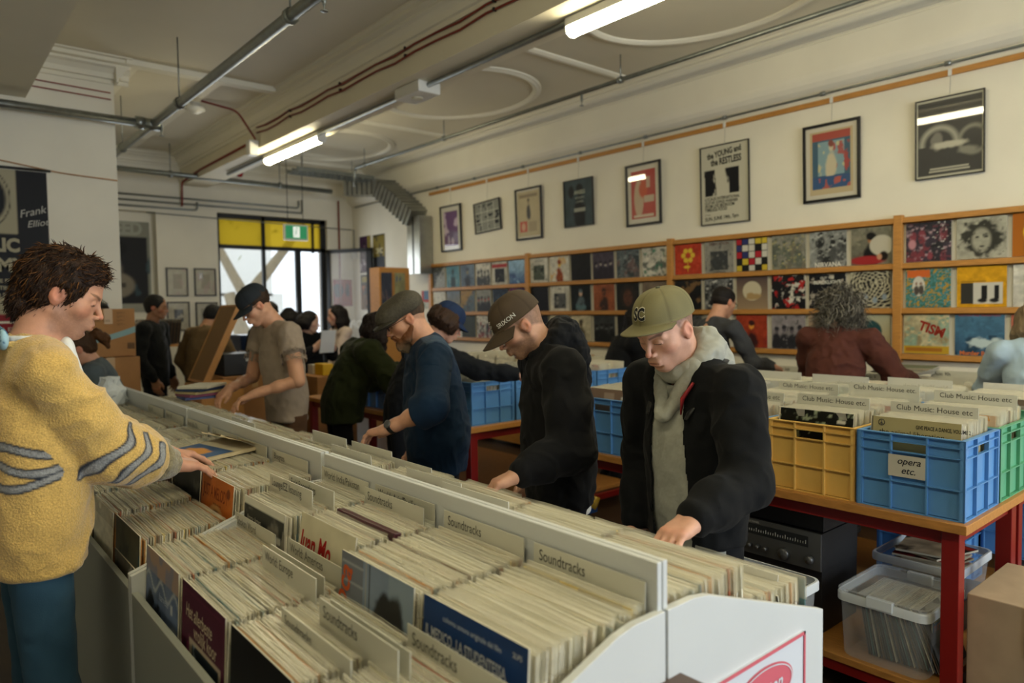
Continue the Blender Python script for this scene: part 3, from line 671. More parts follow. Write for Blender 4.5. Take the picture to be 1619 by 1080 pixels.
card('World: India/Pakistan', 1.066, 2.115, 1.089, label='white World: India/Pakistan divider card by the joint of the bins', size=.036)
card('Soundtracks', 1.035, 1.758, 1.088, label='white Soundtracks divider card standing in front of the Asia/Pacific one', size=.036)
card('Bluegrass', 1.066, 2.55, 1.086, size=.033); card('Country', 1.066, 2.93, 1.086, size=.033)
card('Folk', 1.066, 3.27, 1.086, size=.033, label='divider card for folk above the torn cardboard sleeve')
card('Rock: 60s, 70s', 1.066, 3.66, 1.086, size=.033, label='divider card Rock: 60s, 70s against the middle board')
card('Rock: UK', 1.066, 4.05, 1.086, size=.033, label='divider card Rock: UK on the farthest board, nearer one')
card('Pop: UK', 1.066, 4.43, 1.086, size=.033, label='divider card Pop: UK on the farthest board, farther one')
card('Lounge/EZ listening', .884, 2.115, 1.094, size=.036); card('Field Recordings', .925, 2.06, 1.096, size=.034)
card('Spoken Word', .772, 2.12, .988, size=.034, h=.10); card('World: Americas', .775, 1.72, 1.00, size=.036, h=.11)
card('World: Europe', .690, 1.68, 1.008, size=.036, h=.11); card('', .72, 1.70, .998, label='blank divider card showing behind the World: Europe card', h=.11)
card('Soundtracks', .650, 1.255, 1.008, size=.038, h=.11, label='white Soundtracks divider card in the front row below the woman portrait sleeve')
card('', .672, 1.25, 1.000, label='blank divider card just behind the front row Soundtracks card', h=.11)
card('Soundtracks', .735, 1.04, .998, size=.038, h=.11, label='white Soundtracks divider card in front of the blue Italian sleeve')
card('Soundtracks', .60, 1.34, .975, size=.034, h=.10, label='corner of a Soundtracks divider card at the bottom of the frame')
# far side cards, their blank or ghosted backs toward the viewer
def rcard(txt, x, y, z, label, lean=0.03, h=.13):
    a = AB(); a.box((-.16, -h, -.0012), (.16, 0, .0012), lin('#c9c8be'))
    a.text(txt, .034, -.14, -.052, '#48443a', sx=.85, z=.0018)
    a.text(txt, .034, -.14, -.052, '#a9a79b', sx=.85, z=-.0016)
    o = a.build('divider_card', M_CARDA); o.matrix_world = Matrix.Translation((x, y, z)) @ Matrix.Rotation(-lean, 4, 'Y') @ face_M((0, 0, 0), (0, 1, 0), (0, 0, 1), (1, 0, 0))
    return tag(o, label, 'divider card')
rcard('Reggae', 1.594, 1.05, .962, 'Reggae divider card seen from behind, mirrored, near the bin end', -.12)
rcard('Reggae', 1.42, 1.42, .985, 'small mirrored card peeking out beside the resting hand', 0)
rcard('Soul', 1.39, 2.52, 1.080, 'back of a divider card in front of the flat cap man, nearer one'); rcard('Funk', 1.36, 2.83, 1.092, 'back of a divider card beside the flat cap man\'s hand')
rcard('Soul: 70s', 1.29, 2.50, 1.082, 'back of a divider card just behind the centre board by the joint'); rcard('Hip Hop', 1.39, 2.25, 1.060, 'back of a divider card between the flat cap and hoodie men')
rcard('Jazz', 1.25, 3.55, 1.085, 'back of a divider card behind the middle bin divider'); rcard('Blues', 1.30, 1.95, 1.075, 'back of a divider card across from the Asia/Pacific card')
rcard('Disco', 1.25, 1.66, 1.085, 'back of a divider card behind the divider near the black hoodie sleeve')
# loose things on the bins
tc = thing('torn_sleeve', 'torn open cardboard record sleeve lying on the bins past the hands', 'record sleeve', (.93, 3.02, 1.062), .15)
c = Cv(40, '#3c5a84', seed=21, noise=.2); c.ell(.45, .55, .2, .3, '#c98a3c', .3, wob=.5); c.rect(.8, 0, 1, 1, '#c2b89e')
a = AB(); a.box((-.16, -.16, -.012), (.14, .16, 0), lin('#b9ab8a')); a.art(c.a, .22, .28, Matrix.Translation((-.045, 0, .001))); a.build('cover', M_ART, tc)
fl = MB(); n = 9
for i in range(n):
    y0 = -.16+.32*i/n; y1 = -.16+.32*(i+1)/n; r0 = rnd.uniform(.0, .03); r1 = rnd.uniform(0, .03)
    fl.add([(.14, y0, .0), (.14, y1, .0), (.03+r1, y1, .045), (.03+r0, y0, .045)], [(0, 1, 2, 3)])
fl.build('torn_flap', mat('manila_card', '#b5a582', .7), tc, smooth=True)
tc.rotation_euler = (0, -.06, .18)
# white sign on the bin end
sg = thing('end_sign', 'white notice with a pink border and oval emblem on the bin end panel', 'sign', (1.5, .834, .6))
yy = .8345
pk = [(1.14, .46), (1.612, .46), (1.612, .838), (1.14, .838)]
import itertools
def frame_poly(mb, P, w_, y0, y1, mi):
    n = len(P)
    for i in range(n):
        a, b_ = Vector((*P[i], 0)), Vector((*P[(i+1) % n], 0)); d_ = (b_-a).normalized(); nn = Vector((-d_.y, d_.x, 0))*w_
        mb.prism([(a.x, a.y), (b_.x, b_.y), (b_.x+nn.x, b_.y+nn.y), (a.x+nn.x, a.y+nn.y)], 1, y0, y1, mi)
M_SIGNW = mat('notice_white', '#cfd4dc', .35); M_PINK = mat('notice_pink', '#c8606e', .45)
MB().prism(pk, 1, .832, .838).build('backing', M_SIGNW, sg, world=True)
m = MB(); frame_poly(m, pk, .007, .829, .8315, 0)
m.build('border', M_PINK, sg, world=True)
m = MB(); Me = face_M((1.43, .831, .755), (1, 0, 0), (0, 0, 1), (0, -1, 0))
m.add([(.125*math.cos(2*PI*k/40), .056*math.sin(2*PI*k/40), .0) for k in range(40)], [tuple(range(40))], 0, Me)
m.add([(.114*math.cos(2*PI*k/40), .048*math.sin(2*PI*k/40), .0012) for k in range(40)], [tuple(range(40))], 0, Me)
for k in range(40):
    a0, a1 = 2*PI*k/40, 2*PI*(k+1)/40
    m.add([(.119*math.cos(a0), .052*math.sin(a0), .0022), (.119*math.cos(a1), .052*math.sin(a1), .0022), (.116*math.cos(a1), .049*math.sin(a1), .0022), (.116*math.cos(a0), .049*math.sin(a0), .0022)], [(0, 1, 2, 3)], 1, Me)
m.text('Clayton', .052, Me @ Matrix.Translation((.0, -.014, .0022)), 1, shear=.3, bold=.012, sx=.9, align='CENTER')
m.build('emblem', [M_PINK, M_SIGNW], sg, world=True)
# brown box corner at the bottom of the frame
tag(MB().box((-.15, -.11, -.3), (.15, .11, 0)).build('storage_box', mat('brown_leatherette', '#5b4a42', .5, var=.1), loc=(.985, .745, .900), bevel=.004), 'brown box lid corner poking in at the bottom edge of the frame', 'box')
# ---------------------------------------------------------------- crate tables
TZ = .82
def table(x0, x1, y0, y1, label, shelf=True):
    o = thing('crate_table', label, 'table', ((x0+x1)/2, (y0+y1)/2, 0))
    MB().box((x0, y0, TZ-.035), (x1, y1, TZ)).build('table_top', M_PINE, o, world=True, bevel=.003)
    m = MB(); i = .05
    for a in (((x0+i, y0+i, TZ-.095), (x1-i, y0+i+.03, TZ-.036)), ((x0+i, y1-i-.03, TZ-.095), (x1-i, y1-i, TZ-.036)), ((x0+i, y0+i, TZ-.095), (x0+i+.03, y1-i, TZ-.036)), ((x1-i-.03, y0+i, TZ-.095), (x1-i, y1-i, TZ-.036))): m.box(*a)
    m.build('apron', M_RED, o, world=True, bevel=.002)
    xm = x0+.66
    for x in (x0+.04, xm, x1-.10):
        for y in (y0+.035, y1-.095): MB().box((x, y, 0), (x+.06, y+.06, TZ-.036)).build('leg', M_RED, o, world=True, bevel=.003)
    for x in (xm+.10,):
        for y in (y0+.035,): MB().box((x, y, 0), (x+.05, y+.06, TZ-.036)).build('leg', M_RED, o, world=True, bevel=.003)
    if shelf:
        MB().box((x0+.04, y0+.10, .135), (x1-.04, y1-.1, .165)).build('lower_shelf', M_PINE, o, world=True, bevel=.003)
        m = MB(); m.box((x0+.05, y0+.03, .09), (x0+.08, y1-.03, .135)); m.box((x0+.05, y0+.04, .09), (x1-.05, y0+.07, .135)); m.build('shelf_rail', M_RED, o, world=True)
    return o
table(2.85, 4.52, .872, 3.02, 'wood topped red table carrying the yellow and blue crates at the right')
table(2.83, 4.60, 3.80, 6.4, 'wood topped red table beyond the black hoodie man')
M_CR = {'blue': mat('blue_crate', '#5488bd', .42, var=.05, vscale=14), 'yellow': mat('yellow_crate', '#d6ad5c', .45, var=.06, vscale=14), 'green': mat('green_crate', '#579c78', .45, var=.05, vscale=14)}
def crate_mb(w=.386, d=.385, h=.298):
    "w along Y, d along X; open top, ribbed flanks; origin bottom corner at low x, low y"
    m = MB(); t = .004; q = .013
    m.box((q, q, 0), (d-q, w-q, .006))
    ribs = [0, .38*h, .77*h, .90*h, h]
    def flank(L, T):
        # local: along u 0..L, z; inner skin at depth q..q+t
        cols = [0, L/3, 2*L/3, L]
        for ci in range(3):
            for ri in range(4):
                if ci == 1 and ri == 2: continue
                m.box((cols[ci], q, ribs[ri]), (cols[ci+1], q+t, ribs[ri+1]), 0, T)
        for c_ in cols: 
            a = min(max(c_-.003, 0), L-.006); m.box((a, 0, 0), (a+.006, q, h), 0, T)
        for c_ in (.02, L-.02): m.box((c_-.002, q*.3, 0), (c_+.002, q, h), 0, T)
        for r_ in ribs: 
            a = min(max(r_-.002, 0), h-.004); m.box((0, 0, a), (L, q, a+.004), 0, T)
    flank(w, Matrix(((0, 1, 0, 0), (1, 0, 0, 0), (0, 0, 1, 0), (0, 0, 0, 1))))
    flank(w, Matrix(((0, -1, 0, d), (1, 0, 0, 0), (0, 0, 1, 0), (0, 0, 0, 1))))
    flank(d, Matrix.Identity(4))
    flank(d, Matrix(((1, 0, 0, 0), (0, -1, 0, w), (0, 0, 1, 0), (0, 0, 0, 1))))
    return m
_cm = {}
def crate(col, x, y, label, z=TZ, rz=0, group=None):
    if col not in _cm: _cm[col] = crate_mb().build('crate', M_CR[col]); o = _cm[col]
    else: o = _cm[col].copy(); COL.objects.link(o)
    o.location = (x, y, z); o.rotation_euler = (0, 0, rz)
    return tag(o, label, 'crate', group)
def crate_recs(x, y, z=TZ, label='', front=.045, back=.355, s=-1, top=.352, lean=.10, zj=.002, pitch=.0052):
    fill(x+front+.02, x+back, y+.193, z+top-.006, z+top, lean, label, label+' run', zj=zj, pitch=pitch)
# row facing the aisle on the nearer table
cl = [('blue', .890, 'blue crate with a taped handwritten label at the near corner of the table'),
      ('yellow', 1.283, 'yellow crate on the table between the blue corner crate and the bomber jacket'),
      ('blue', 1.676, 'blue crate on the table hidden mostly behind the SC cap man'),
      ('blue', 2.069, 'blue crate on the table to the left of the SC cap man, half hidden'),
      ('blue', 2.462, 'blue crate on the table beside the black hoodie man\'s back')]
for i, (k, y, l) in enumerate(cl):
    crate(k, 2.885, y, l); crate_recs(2.885, y, label='record in the '+l)
    crate(['green', 'blue', 'blue', 'yellow', 'blue'][i], 3.283, y+.0, ['green crate beside the blue corner crate at the table end', 'blue crate directly behind the yellow one', 'second row blue crate behind the SC cap man', 'second row yellow crate behind the SC cap man', 'second row blue crate behind the hip hop cards'][i])
    crate_recs(3.283, y, label='record in the second row crate, '+ORD[min(i, 3)]+' from the table end' if i < 4 else 'record in the second row crate at the far end')
    crate('blue' if i % 2 else 'green', 3.90, y+.0, 'crate of the row facing the poster wall, %s from the near end' % ['first', 'second', 'third', 'fourth', 'fifth'][i])
    crate_recs(3.90, y, label='record in the crate row facing the poster wall, %s from the near end' % ['first', 'second', 'third', 'fourth', 'fifth'][i], lean=-.08)
a = AB(); a.box((-.066, -.042, -.001), (.066, .042, 0), lin('#b9b5a6'))
a.text('opera', .036, -.035, .008, '#22242c', sx=1, shear=.3, bold=.01); a.text('etc.', .036, -.020, -.028, '#22242c', shear=.3, bold=.01)
o = a.build('handwritten_label', M_ART); o.parent = _cm['blue']; o.matrix_parent_inverse = Matrix.Identity(4)
o.matrix_local = face_M((-.002, .386/2+.005, .176), (0, -1, 0), (0, 0, 1), (-1, 0, 0))
# front sleeves in the crates
def csleeve(y, c, label, texts=(), x=2.947, z=TZ+.346, w=.320, lean=.10):
    return album('record_sleeve', label, 'record', c, fx(x, y, z, lean), w=w, texts=texts)
c = Cv(40, '#a79a6c', seed=31, noise=.05); c.rect(0, 0, .03, 1, '#1b2436')
csleeve(.890+.193, c, 'tan compilation sleeve with a peace sign at the front of the blue corner crate', (('GIVE PEACE A DANCE, VOLUME 2 :', .020, .004, .122, '#1a1a1a', dict(bold=.02, sx=.62)), ('the animal liberation', .030, -.13, .090, '#2a2822', dict(sx=.95))), z=TZ+.350)
pm = MB(); Mp = fx(2.947, 1.083, TZ+.350, .10)
for k in range(24):
    a0, a1 = 2*PI*k/24, 2*PI*(k+1)/24
    pm.add([(-.122+r*math.cos(t_), .135+r*math.sin(t_), .0012) for r, t_ in ((.013, a0), (.013, a1), (.0105, a1), (.0105, a0))], [(0, 1, 2, 3)], 0, Mp)
for p, q in (((0, .012), (0, -.012)), ((0, 0), (.009, -.009)), ((0, 0), (-.009, -.009))):
    pm.tube([Mp @ Vector((-.122+p[0], .135+p[1], .0012)), Mp @ Vector((-.122+q[0], .135+q[1], .0012))], .0012, 4)
pm_o = pm.build('peace_sign', M_INK)
tan = [o for o in bpy.data.objects if o.get('label', '').startswith('tan compilation')][0]
pm_o.parent = tan; pm_o.matrix_parent_inverse = tan.matrix_world.inverted()
c = Cv(46, '#10130f', seed=32); c.blot(16, .55, '#8f9a80', 1, .06); c.rect(.78, .85, .9, .9, '#c9c8ba')
csleeve(1.283+.193, c, 'black and pale speckled sleeve at the front of the yellow crate')
c = Cv(40, '#8d7360', seed=33, noise=.08); c.rect(.4, .80, .62, .93, '#b29a84'); c.rect(.78, .83, .86, .88, '#d9d5c8')
csleeve(2.462+.193, c, 'brown sleeve at the front of the crate beside the black hoodie')
c = Cv(40, '#101318', seed=34, noise=.1); c.ell(.55, .75, .2, .2, '#d8d8d0', .1); c.ell(.55, .75, .16, .16, '#101318', .1)
csleeve(2.069+.193, c, 'black sleeve with a white ring in the crate left of the SC cap man')
# crate cards
CM = 'Club Music: House etc'
def cc(txt, x, y, z, label, size=.031, h=.13): card(txt, x, y, z, size=size, h=h, label=label, tx=.022, font=.98, lean=.06)
cc(CM, 3.119, 1.08, 1.212, 'Club Music: House etc card nearest, standing in the blue corner crate')
cc(CM+'.', 3.10, 1.478, 1.215, 'Club Music: House etc card standing in the yellow crate')
cc(CM, 3.09, 1.86, 1.208, 'Club Music: House etc card partly hidden behind the bomber jacket')
cc(CM+'.', 3.523, 1.436, 1.236, 'Club Music: House etc. card in the second row above the yellow crate')
cc(CM, 3.566, 1.07, 1.222, 'Club Music: House etc card above the green crate')
cc(CM+'.', 3.552, 1.823, 1.214, 'Club Music: House etc. card in the second row behind the jacket shoulder', size=.030)
cc('Hip Hop: 2000s', 3.10, 2.46, 1.205, 'Hip Hop: 2000s card in the crate row left of the SC cap man', size=.034)
def bcard(x, y, z, txt, label): rcard(txt, x, y, z, label, .03)
bcard(4.13, 1.50, 1.212, 'New Vinyl Arrivals', 'back of the New Vinyl Arrivals card, in the row facing the poster wall')
bcard(4.23, 1.07, 1.205, 'Recent Arrivals', 'back of the Recent Arrivals card at the right edge of the frame')
bcard(4.03, 1.88, 1.214, 'New Arrivals', 'back of a blank card below the curly grey haired person')
bcard(4.05, 2.28, 1.214, 'Jazz', 'back of a blank card right behind the bomber jacket shoulder')
# far table: crates with CD-like narrow records
for i, y in enumerate((3.86, 4.25, 4.64, 5.03, 5.42)):
    w = ['first', 'second', 'third', 'fourth', 'fifth'][i]
    crate('blue', 2.90, y, 'blue crate on the far table, %s from its near end' % w); crate_recs(2.90, y, label='record in the far table crate, %s from its near end' % w, pitch=.0055)
    if i < 4:
        crate('blue', 3.30, y, 'blue crate in the middle of the far table, %s row' % w); crate_recs(3.30, y, label='record in the middle crates of the far table, %s row' % w, pitch=.0065)
    if i < 2:
        crate('blue', 3.75, y, 'blue crate toward the poster wall on the far table, %s row' % w); crate_recs(3.75, y, label='record toward the poster wall on the far table, %s row' % w, pitch=.0065)
        crate('blue', 4.15, y, 'blue crate behind the dark haired woman, %s row' % w, group=None); crate_recs(4.15, y, label='record in the crate behind the dark haired woman, %s row' % w, pitch=.0065)
# blue crate on the floor shelf and blue crates beyond
crate('blue', 3.55, 1.75, 'blue crate on the lower shelf behind the clear tubs', z=.166)
crate('blue', 3.95, 1.25, 'blue crate on the lower shelf at the right behind the red leg', z=.166)
crate('blue', 4.30, .98, 'blue crate at the right edge under the table with cartons in it', z=.30)
# clear tubs
M_TUB = mat('clear_tub_plastic', '#dfe4e6', .25, alpha=.22, spec=.8)
M_TUBR = mat('clear_tub_rim', '#dfe6ea', .3, alpha=.72, spec=.8)
def tub(x, y, z, w, d, h, label, lid=True, rz=0):
    o = thing('storage_tub', label, 'storage tub', (x, y, z), rz)
    def ring(zz, g, r=.04, n=5):
        out = []
        for cx, cy, a0 in ((w/2-r, d/2-r, 0), (-w/2+r, d/2-r, 90), (-w/2+r, -d/2+r, 180), (w/2-r, -d/2+r, 270)):
            for k in range(n): a = math.radians(a0+90*k/(n-1)); out.append((cx*g[0]+r*math.cos(a), cy*g[1]+r*math.sin(a), zz))
        return out
    def loft(rings, cap=True):
        m = MB(); n = len(rings[0]); vs = [v for r_ in rings for v in r_]
        fs = [(i*n+k, i*n+(k+1) % n, (i+1)*n+(k+1) % n, (i+1)*n+k) for i in range(len(rings)-1) for k in range(n)]
        if cap: fs.append(tuple(range(n-1, -1, -1)))
        m.add(vs, fs); return m
    loft([ring(0, (.9, .9)), ring(.01, (.93, .93)), ring(h-.03, (1, 1))]).build('tub_body', M_TUB, o, smooth=False, autos=.6)
    m = loft([ring(h-.035, (1.0, 1.0)), ring(h-.035, (1.07, 1.07)), ring(h-.005, (1.07, 1.07)), ring(h, (1.05, 1.05)), ring(h, (1.0, 1.0))], False); m.build('tub_rim', M_TUBR, o, autos=.6)
    if lid:
        m = loft([ring(h+.001, (1.06, 1.06)), ring(h+.012, (1.06, 1.06)), ring(h+.014, (1.0, 1.0)), ring(h+.004, (.96, .96))], False); n = 20
        m.add(ring(h+.004, (.96, .96)), [tuple(range(20))]); m.build('lid', M_TUB, o, autos=.6)
        for s in (-1, 1): MB().box((s*(w/2+.004)-.012, -.05, h-.03), (s*(w/2+.004)+.012, .05, h+.012)).build('clip', M_TUBR, o, bevel=.003)
    return o
tub(3.10, 1.185, .166, .40, .34, .27, 'lidded clear storage tub full of records on the lower shelf')
for i in range(30):
    RECS.append((Matrix.Translation((3.10, 1.075+.0078*i, .42)) @ Matrix.Rotation(-.40+.008*i, 4, 'X') @ Matrix.Rotation(PI/2, 4, 'Z') @ Matrix.Scale(.79, 4) @ Matrix.Translation((0, 0, -RH)), (13, 13, 10, 13, 0, 13, 7)[i % 7], 'dark leaning record inside the lidded clear tub', 'records in the lidded tub'))
c = Cv(40, '#3c5468', seed=41, noise=.15); c.put(np.clip((c.X-.55-.35*(1-c.Y))*10, 0, 1)*np.clip((.95-c.X)*10, 0, 1), '#c9cccb'); c.ell(.72, .35, .16, .14, '#1c2026', .1)
album('record_sleeve', 'blue sleeve with multicoloured lettering at the end of the lidded tub', 'record', c, face_M((3.13, 1.034, .295), (1, 0, 0), (0, 0, 1), (0, -1, 0)), w=.235, h=.235, texts=(('SOPHIE', .040, -.105, .065, '#c9b23c', dict(bold=.02, sx=.8)), ('TUCKER', .040, -.105, .025, '#b85a38', dict(bold=.02, sx=.8)), ('HER GREATEST', .014, -.10, -.02, '#c9ccd0'), ('HITS', .016, -.09, -.045, '#c9ccd0')))
tub(3.62, 1.25, .30, .42, .36, .16, 'open clear tub with loose magazines behind the red table leg', lid=False)
for i in range(9):
    c = Cv(16, ['#c9c4b4', '#7a2420', '#2a2826', '#b8a88c', '#d8d4c4'][i % 5], seed=50+i, noise=.4); c.blot(4, .5, '#1c1a1a', 1, .1); c.rect(.05, .8, .95, .95, '#a8241c')
    album('magazine', 'glossy music magazine in the open clear tub, %s of the pile' % ['bottom', 'second', 'third', 'fourth', 'fifth', 'sixth', 'seventh', 'eighth', 'top'][i], 'magazine', c, Matrix.Translation((3.60+rnd.uniform(-.02, .02), 1.25+rnd.uniform(-.02, .02), .40+.011*i)) @ Matrix.Rotation(-PI/2+rnd.uniform(-.3, .3), 4, 'Z'), w=.21, h=.29, th=.009)
tag(MB().box((3.42, 1.08, .166), (3.82, 1.42, .298)).build('storage_box', M_BLACK), 'black box under the open clear tub', 'box')
tub(2.52, 1.52, .35, .30, .40, .20, 'clear open tub rim showing between the bin end and the hifi stack', lid=False)
# hifi stack
M_SILV = mat('brushed_silver', '#6a6b6c', .35, metal=.7, var=.08, vscale=4); M_AMP = mat('amp_case', '#1a1a1c', .5)
def hifi(x, y, z, w, h, d, label, face=True):
    o = thing('hifi_unit', label, 'hi-fi unit', (x, y, z))
    MB().box((0, 0, 0), (d, w, h)).build('case', M_AMP, o, bevel=.003)
    if face:
        MB().box((-.008, .002, .002), (0, w-.002, h-.002)).build('faceplate', M_SILV, o, bevel=.002)
        MB().box((-.010, .06, h*.58), (-.007, w-.05, h*.86)).build('tuning_scale', mat('dial_glass', '#26282a', .15), o)
        m = MB()
        for i in range(24): m.box((-.0112, .07+i*.012, h*.66), (-.0098, .0715+i*.012, h*(.72 if i % 4 else .76)))
        m.text('STEREO TUNER', .012, face_M((-.0112, w-.06, h*.90), (0, -1, 0), (0, 0, 1), (-1, 0, 0)), 0)
        m.build('scale_marks', M_WHITE, o)
        for (yy_, zz, r) in ((.05, .28, .019), (.17, .26, .026), (.26, .26, .010), (.30, .26, .010), (.34, .26, .010), (.38, .26, .010)):
            MB().lathe([(r, 0), (r, .018), (r*.85, .024)], 18, M=Matrix.Translation((-.008, yy_, h*zz)) @ Matrix.Rotation(-PI/2, 4, 'Y')).build('knob', M_SILV, o, smooth=True)
    return o
hifi(3.02, 1.48, .166, .44, .28, .34, 'black lowest hi-fi box under the silver tuner', False)
hifi(3.00, 1.47, .450, .44, .17, .34, 'silver fronted stereo tuner with round knobs under the table')
hifi(3.01, 1.47, .624, .43, .11, .34, 'black hi-fi box on top of the silver tuner', False)
# cardboard carton bottom right
cb = thing('carton', 'taped brown cardboard carton standing at the bottom right corner', 'cardboard box', (3.20, .68, 0))
MB().box((2.965, .45, 0), (3.44, .903, .54)).build('carton_body', mat('grey_kraft', '#a08c74', .8, var=.1, vscale=12), cb, world=True, bevel=.004)
m = MB(); m.box((2.963, .64, .5395), (3.442, .72, .543)); m.box((2.961, .64, .36), (2.966, .72, .541)); m.box((2.9595, .60, .40), (2.9625, .68, .50)); m.box((2.960, .63, .02), (2.9655, .71, .24)); m.build('tape', M_TAPE, cb, world=True)
MB().box((2.966, .679, .5432), (3.44, .682, .5440)).build('flap_seam', M_KRAFT, cb, world=True)
tag(MB().lathe([(.02, 0), (.10, .02), (.13, .10), (.10, .18), (.02, .2)], 18).build('plastic_bag', M_TUBR, smooth=True, loc=(4.3, .86, .1)), 'crumpled clear plastic bag at the right edge below the table', 'bag')
# step stool under the far end of the nearer table
st = thing('step_stool', 'blue step stool with a yellow foot on the floor beyond the black hoodie', 'step stool', (3.2, 3.3, 0))
MB().box((2.95, 3.12, .30), (3.35, 3.42, .335)).build('tread', mat('stool_blue', '#2a5a9c', .45), st, world=True, bevel=.006)
for x in (2.97, 3.31):
    MB().tube([(x, 3.14, 0), (x, 3.16, .32)], .012, 8).build('leg', M_GALV, st, world=True, smooth=True); MB().tube([(x, 3.40, 0), (x, 3.38, .32)], .012, 8).build('leg', M_GALV, st, world=True, smooth=True)
MB().tube([(3.30, 3.12, .335), (3.32, 3.12, .36), (3.34, 3.12, .40)], .022, 8).build('foot', mat('stool_yellow', '#d9b33a', .4), st, world=True, smooth=True)
# ---------------------------------------------------------------- bins along the poster wall
for i, (y0, y1) in enumerate(((.2, 2.0), (2.0, 3.8), (3.8, 5.6), (5.6, 7.4))):
    o = thing('wall_bin', 'pale record bin against the poster wall, %s from the right of the frame' % ['first', 'second', 'third', 'fourth'][i], 'record bin', (5.7, (y0+y1)/2, 0))
    m = MB(); m.prism([(5.32, 0), (5.32, .92), (5.95, 1.08), (5.95, 0)], 1, y0, y0+.018); m.prism([(5.32, 0), (5.32, .92), (5.95, 1.08), (5.95, 0)], 1, y1-.018, y1); m.build('side_panel', M_OAK, o, world=True)
    MB().box((5.32, y0+.018, .06), (5.338, y1-.018, .90)).build('front_panel', M_OAK, o, world=True)
    MB().box((5.338, y0+.018, .74), (5.93, y1-.018, .755)).build('shelf', M_OAK, o, world=True)
    for c_ in range(5):
        yc = y0+.018+(y1-y0-.036)*(c_+.5)/5
        lab = 'record in the %s column of the %s wall bin' % (['first', 'second', 'third', 'fourth', 'fifth'][c_], ['first', 'second', 'third', 'fourth'][i])
        fill(5.40, 5.88, yc, 1.06, 1.075, .12, lab, lab+' run', pitch=.011)
for (x, y, z, t_) in ((5.50, 1.45, 1.13, 'Aust: 70s-80s'), (5.62, 1.80, 1.135, 'Aust: 90s'), (5.45, 1.86, 1.10, 'NZ'), (5.40, 2.20, 1.105, 'Rock: V'), (5.45, 2.95, 1.12, 'Modern Jazz'), (5.5, 3.3, 1.12, 'Misc/Other'), (5.50, 4.3, 1.11, 'Rock: S')):
    card(t_, x, y, z, size=.036, h=.14, label='divider card %s in the bins below the album wall' % t_, lean=.1)
for i in range(6):
    c = Cv(12, ['#b9a88c', '#5a4638', '#c9c4b4', '#3a4a5a', '#a8745a', '#77806a'][i], seed=60+i, noise=.3)
    album('record_sleeve', 'loose record sleeve piled flat on the wall bin below the poster post, %s' % ['lowest', 'second', 'third', 'fourth', 'fifth', 'topmost'][i], 'record', c, Matrix.Translation((5.55, 2.12-.01*i, 1.115+.009*i)) @ Matrix.Rotation(.1*i-.3, 4, 'Z'), th=.006)
rb = thing('record_box', 'wooden box of records with a red sleeve facing out by the wall bins', 'box', (5.1, 3.93, 0)); 
for q in (((4.98, 3.50, .80), (5.0, 4.1, 1.02)), ((5.28, 3.5, .80), (5.3, 4.1, 1.02)), ((4.98, 3.5, .8), (5.3, 3.52, 1.06)), ((4.98, 4.08, .8), (5.3, 4.1, 1.06)), ((4.98, 3.5, .78), (5.3, 4.1, .80))): MB().box(*q).build('board', M_OAK, rb, world=True)
MB().box((5.0, 3.55, 0), (5.28, 4.05, .78)).build('stand', M_OAK, rb, world=True)
c = Cv(30, '#a51f1c', seed=71, noise=.1); c.rect(.4, .0, 1, .45, '#2a2422'); c.blot(5, .5, '#b9b0a0', 1, mask=(c.X > .45)*(c.Y < .4))
album('record_sleeve', 'red sleeve facing out of the wooden record box by the wall', 'record', c, fx(4.97, 3.78, 1.14, .12))
fill(5.03, 5.26, 3.8, 1.12, 1.13, .1, 'record in the wooden box by the wall bins', 'records in the wooden box', pitch=.008)

# ---------------------------------------------------------------- album rack on the poster wall
RY = [8.90, 6.724, 4.527, 2.33, .13]
RZ_ = [2.262, 1.906, 1.555, 1.197]
for b_ in range(4):
    ya, yb = RY[b_+1], RY[b_]
    o = thing('album_rack', 'oak rail rack for displayed albums, %s bay from the far end' % ORD[b_], 'display rack', (5.97, (ya+yb)/2, 1.2))
    for z in RZ_:
        m = MB(); m.box((5.955, ya, z-.026), (5.985, yb, z+.026)); m.box((5.955, ya, z-.026), (6.0, yb, z-.014)); m.build('rail', M_OAK, o, world=True, bevel=.002)
    MB().box((5.945, yb-.032, RZ_[-1]-.045), (6.0, yb+.032, RZ_[0]+.045)).build('post', M_OAK, o, world=True, bevel=.003)
    MB().box((5.988, ya, RZ_[-1]), (5.999, yb, RZ_[0])).build('backing', mat('rack_backing', '#cfcbbd', .6) if b_ == 0 else bpy.data.materials['rack_backing'], o, world=True)
K = '#15161a'; W_ = '#c9c6ba'
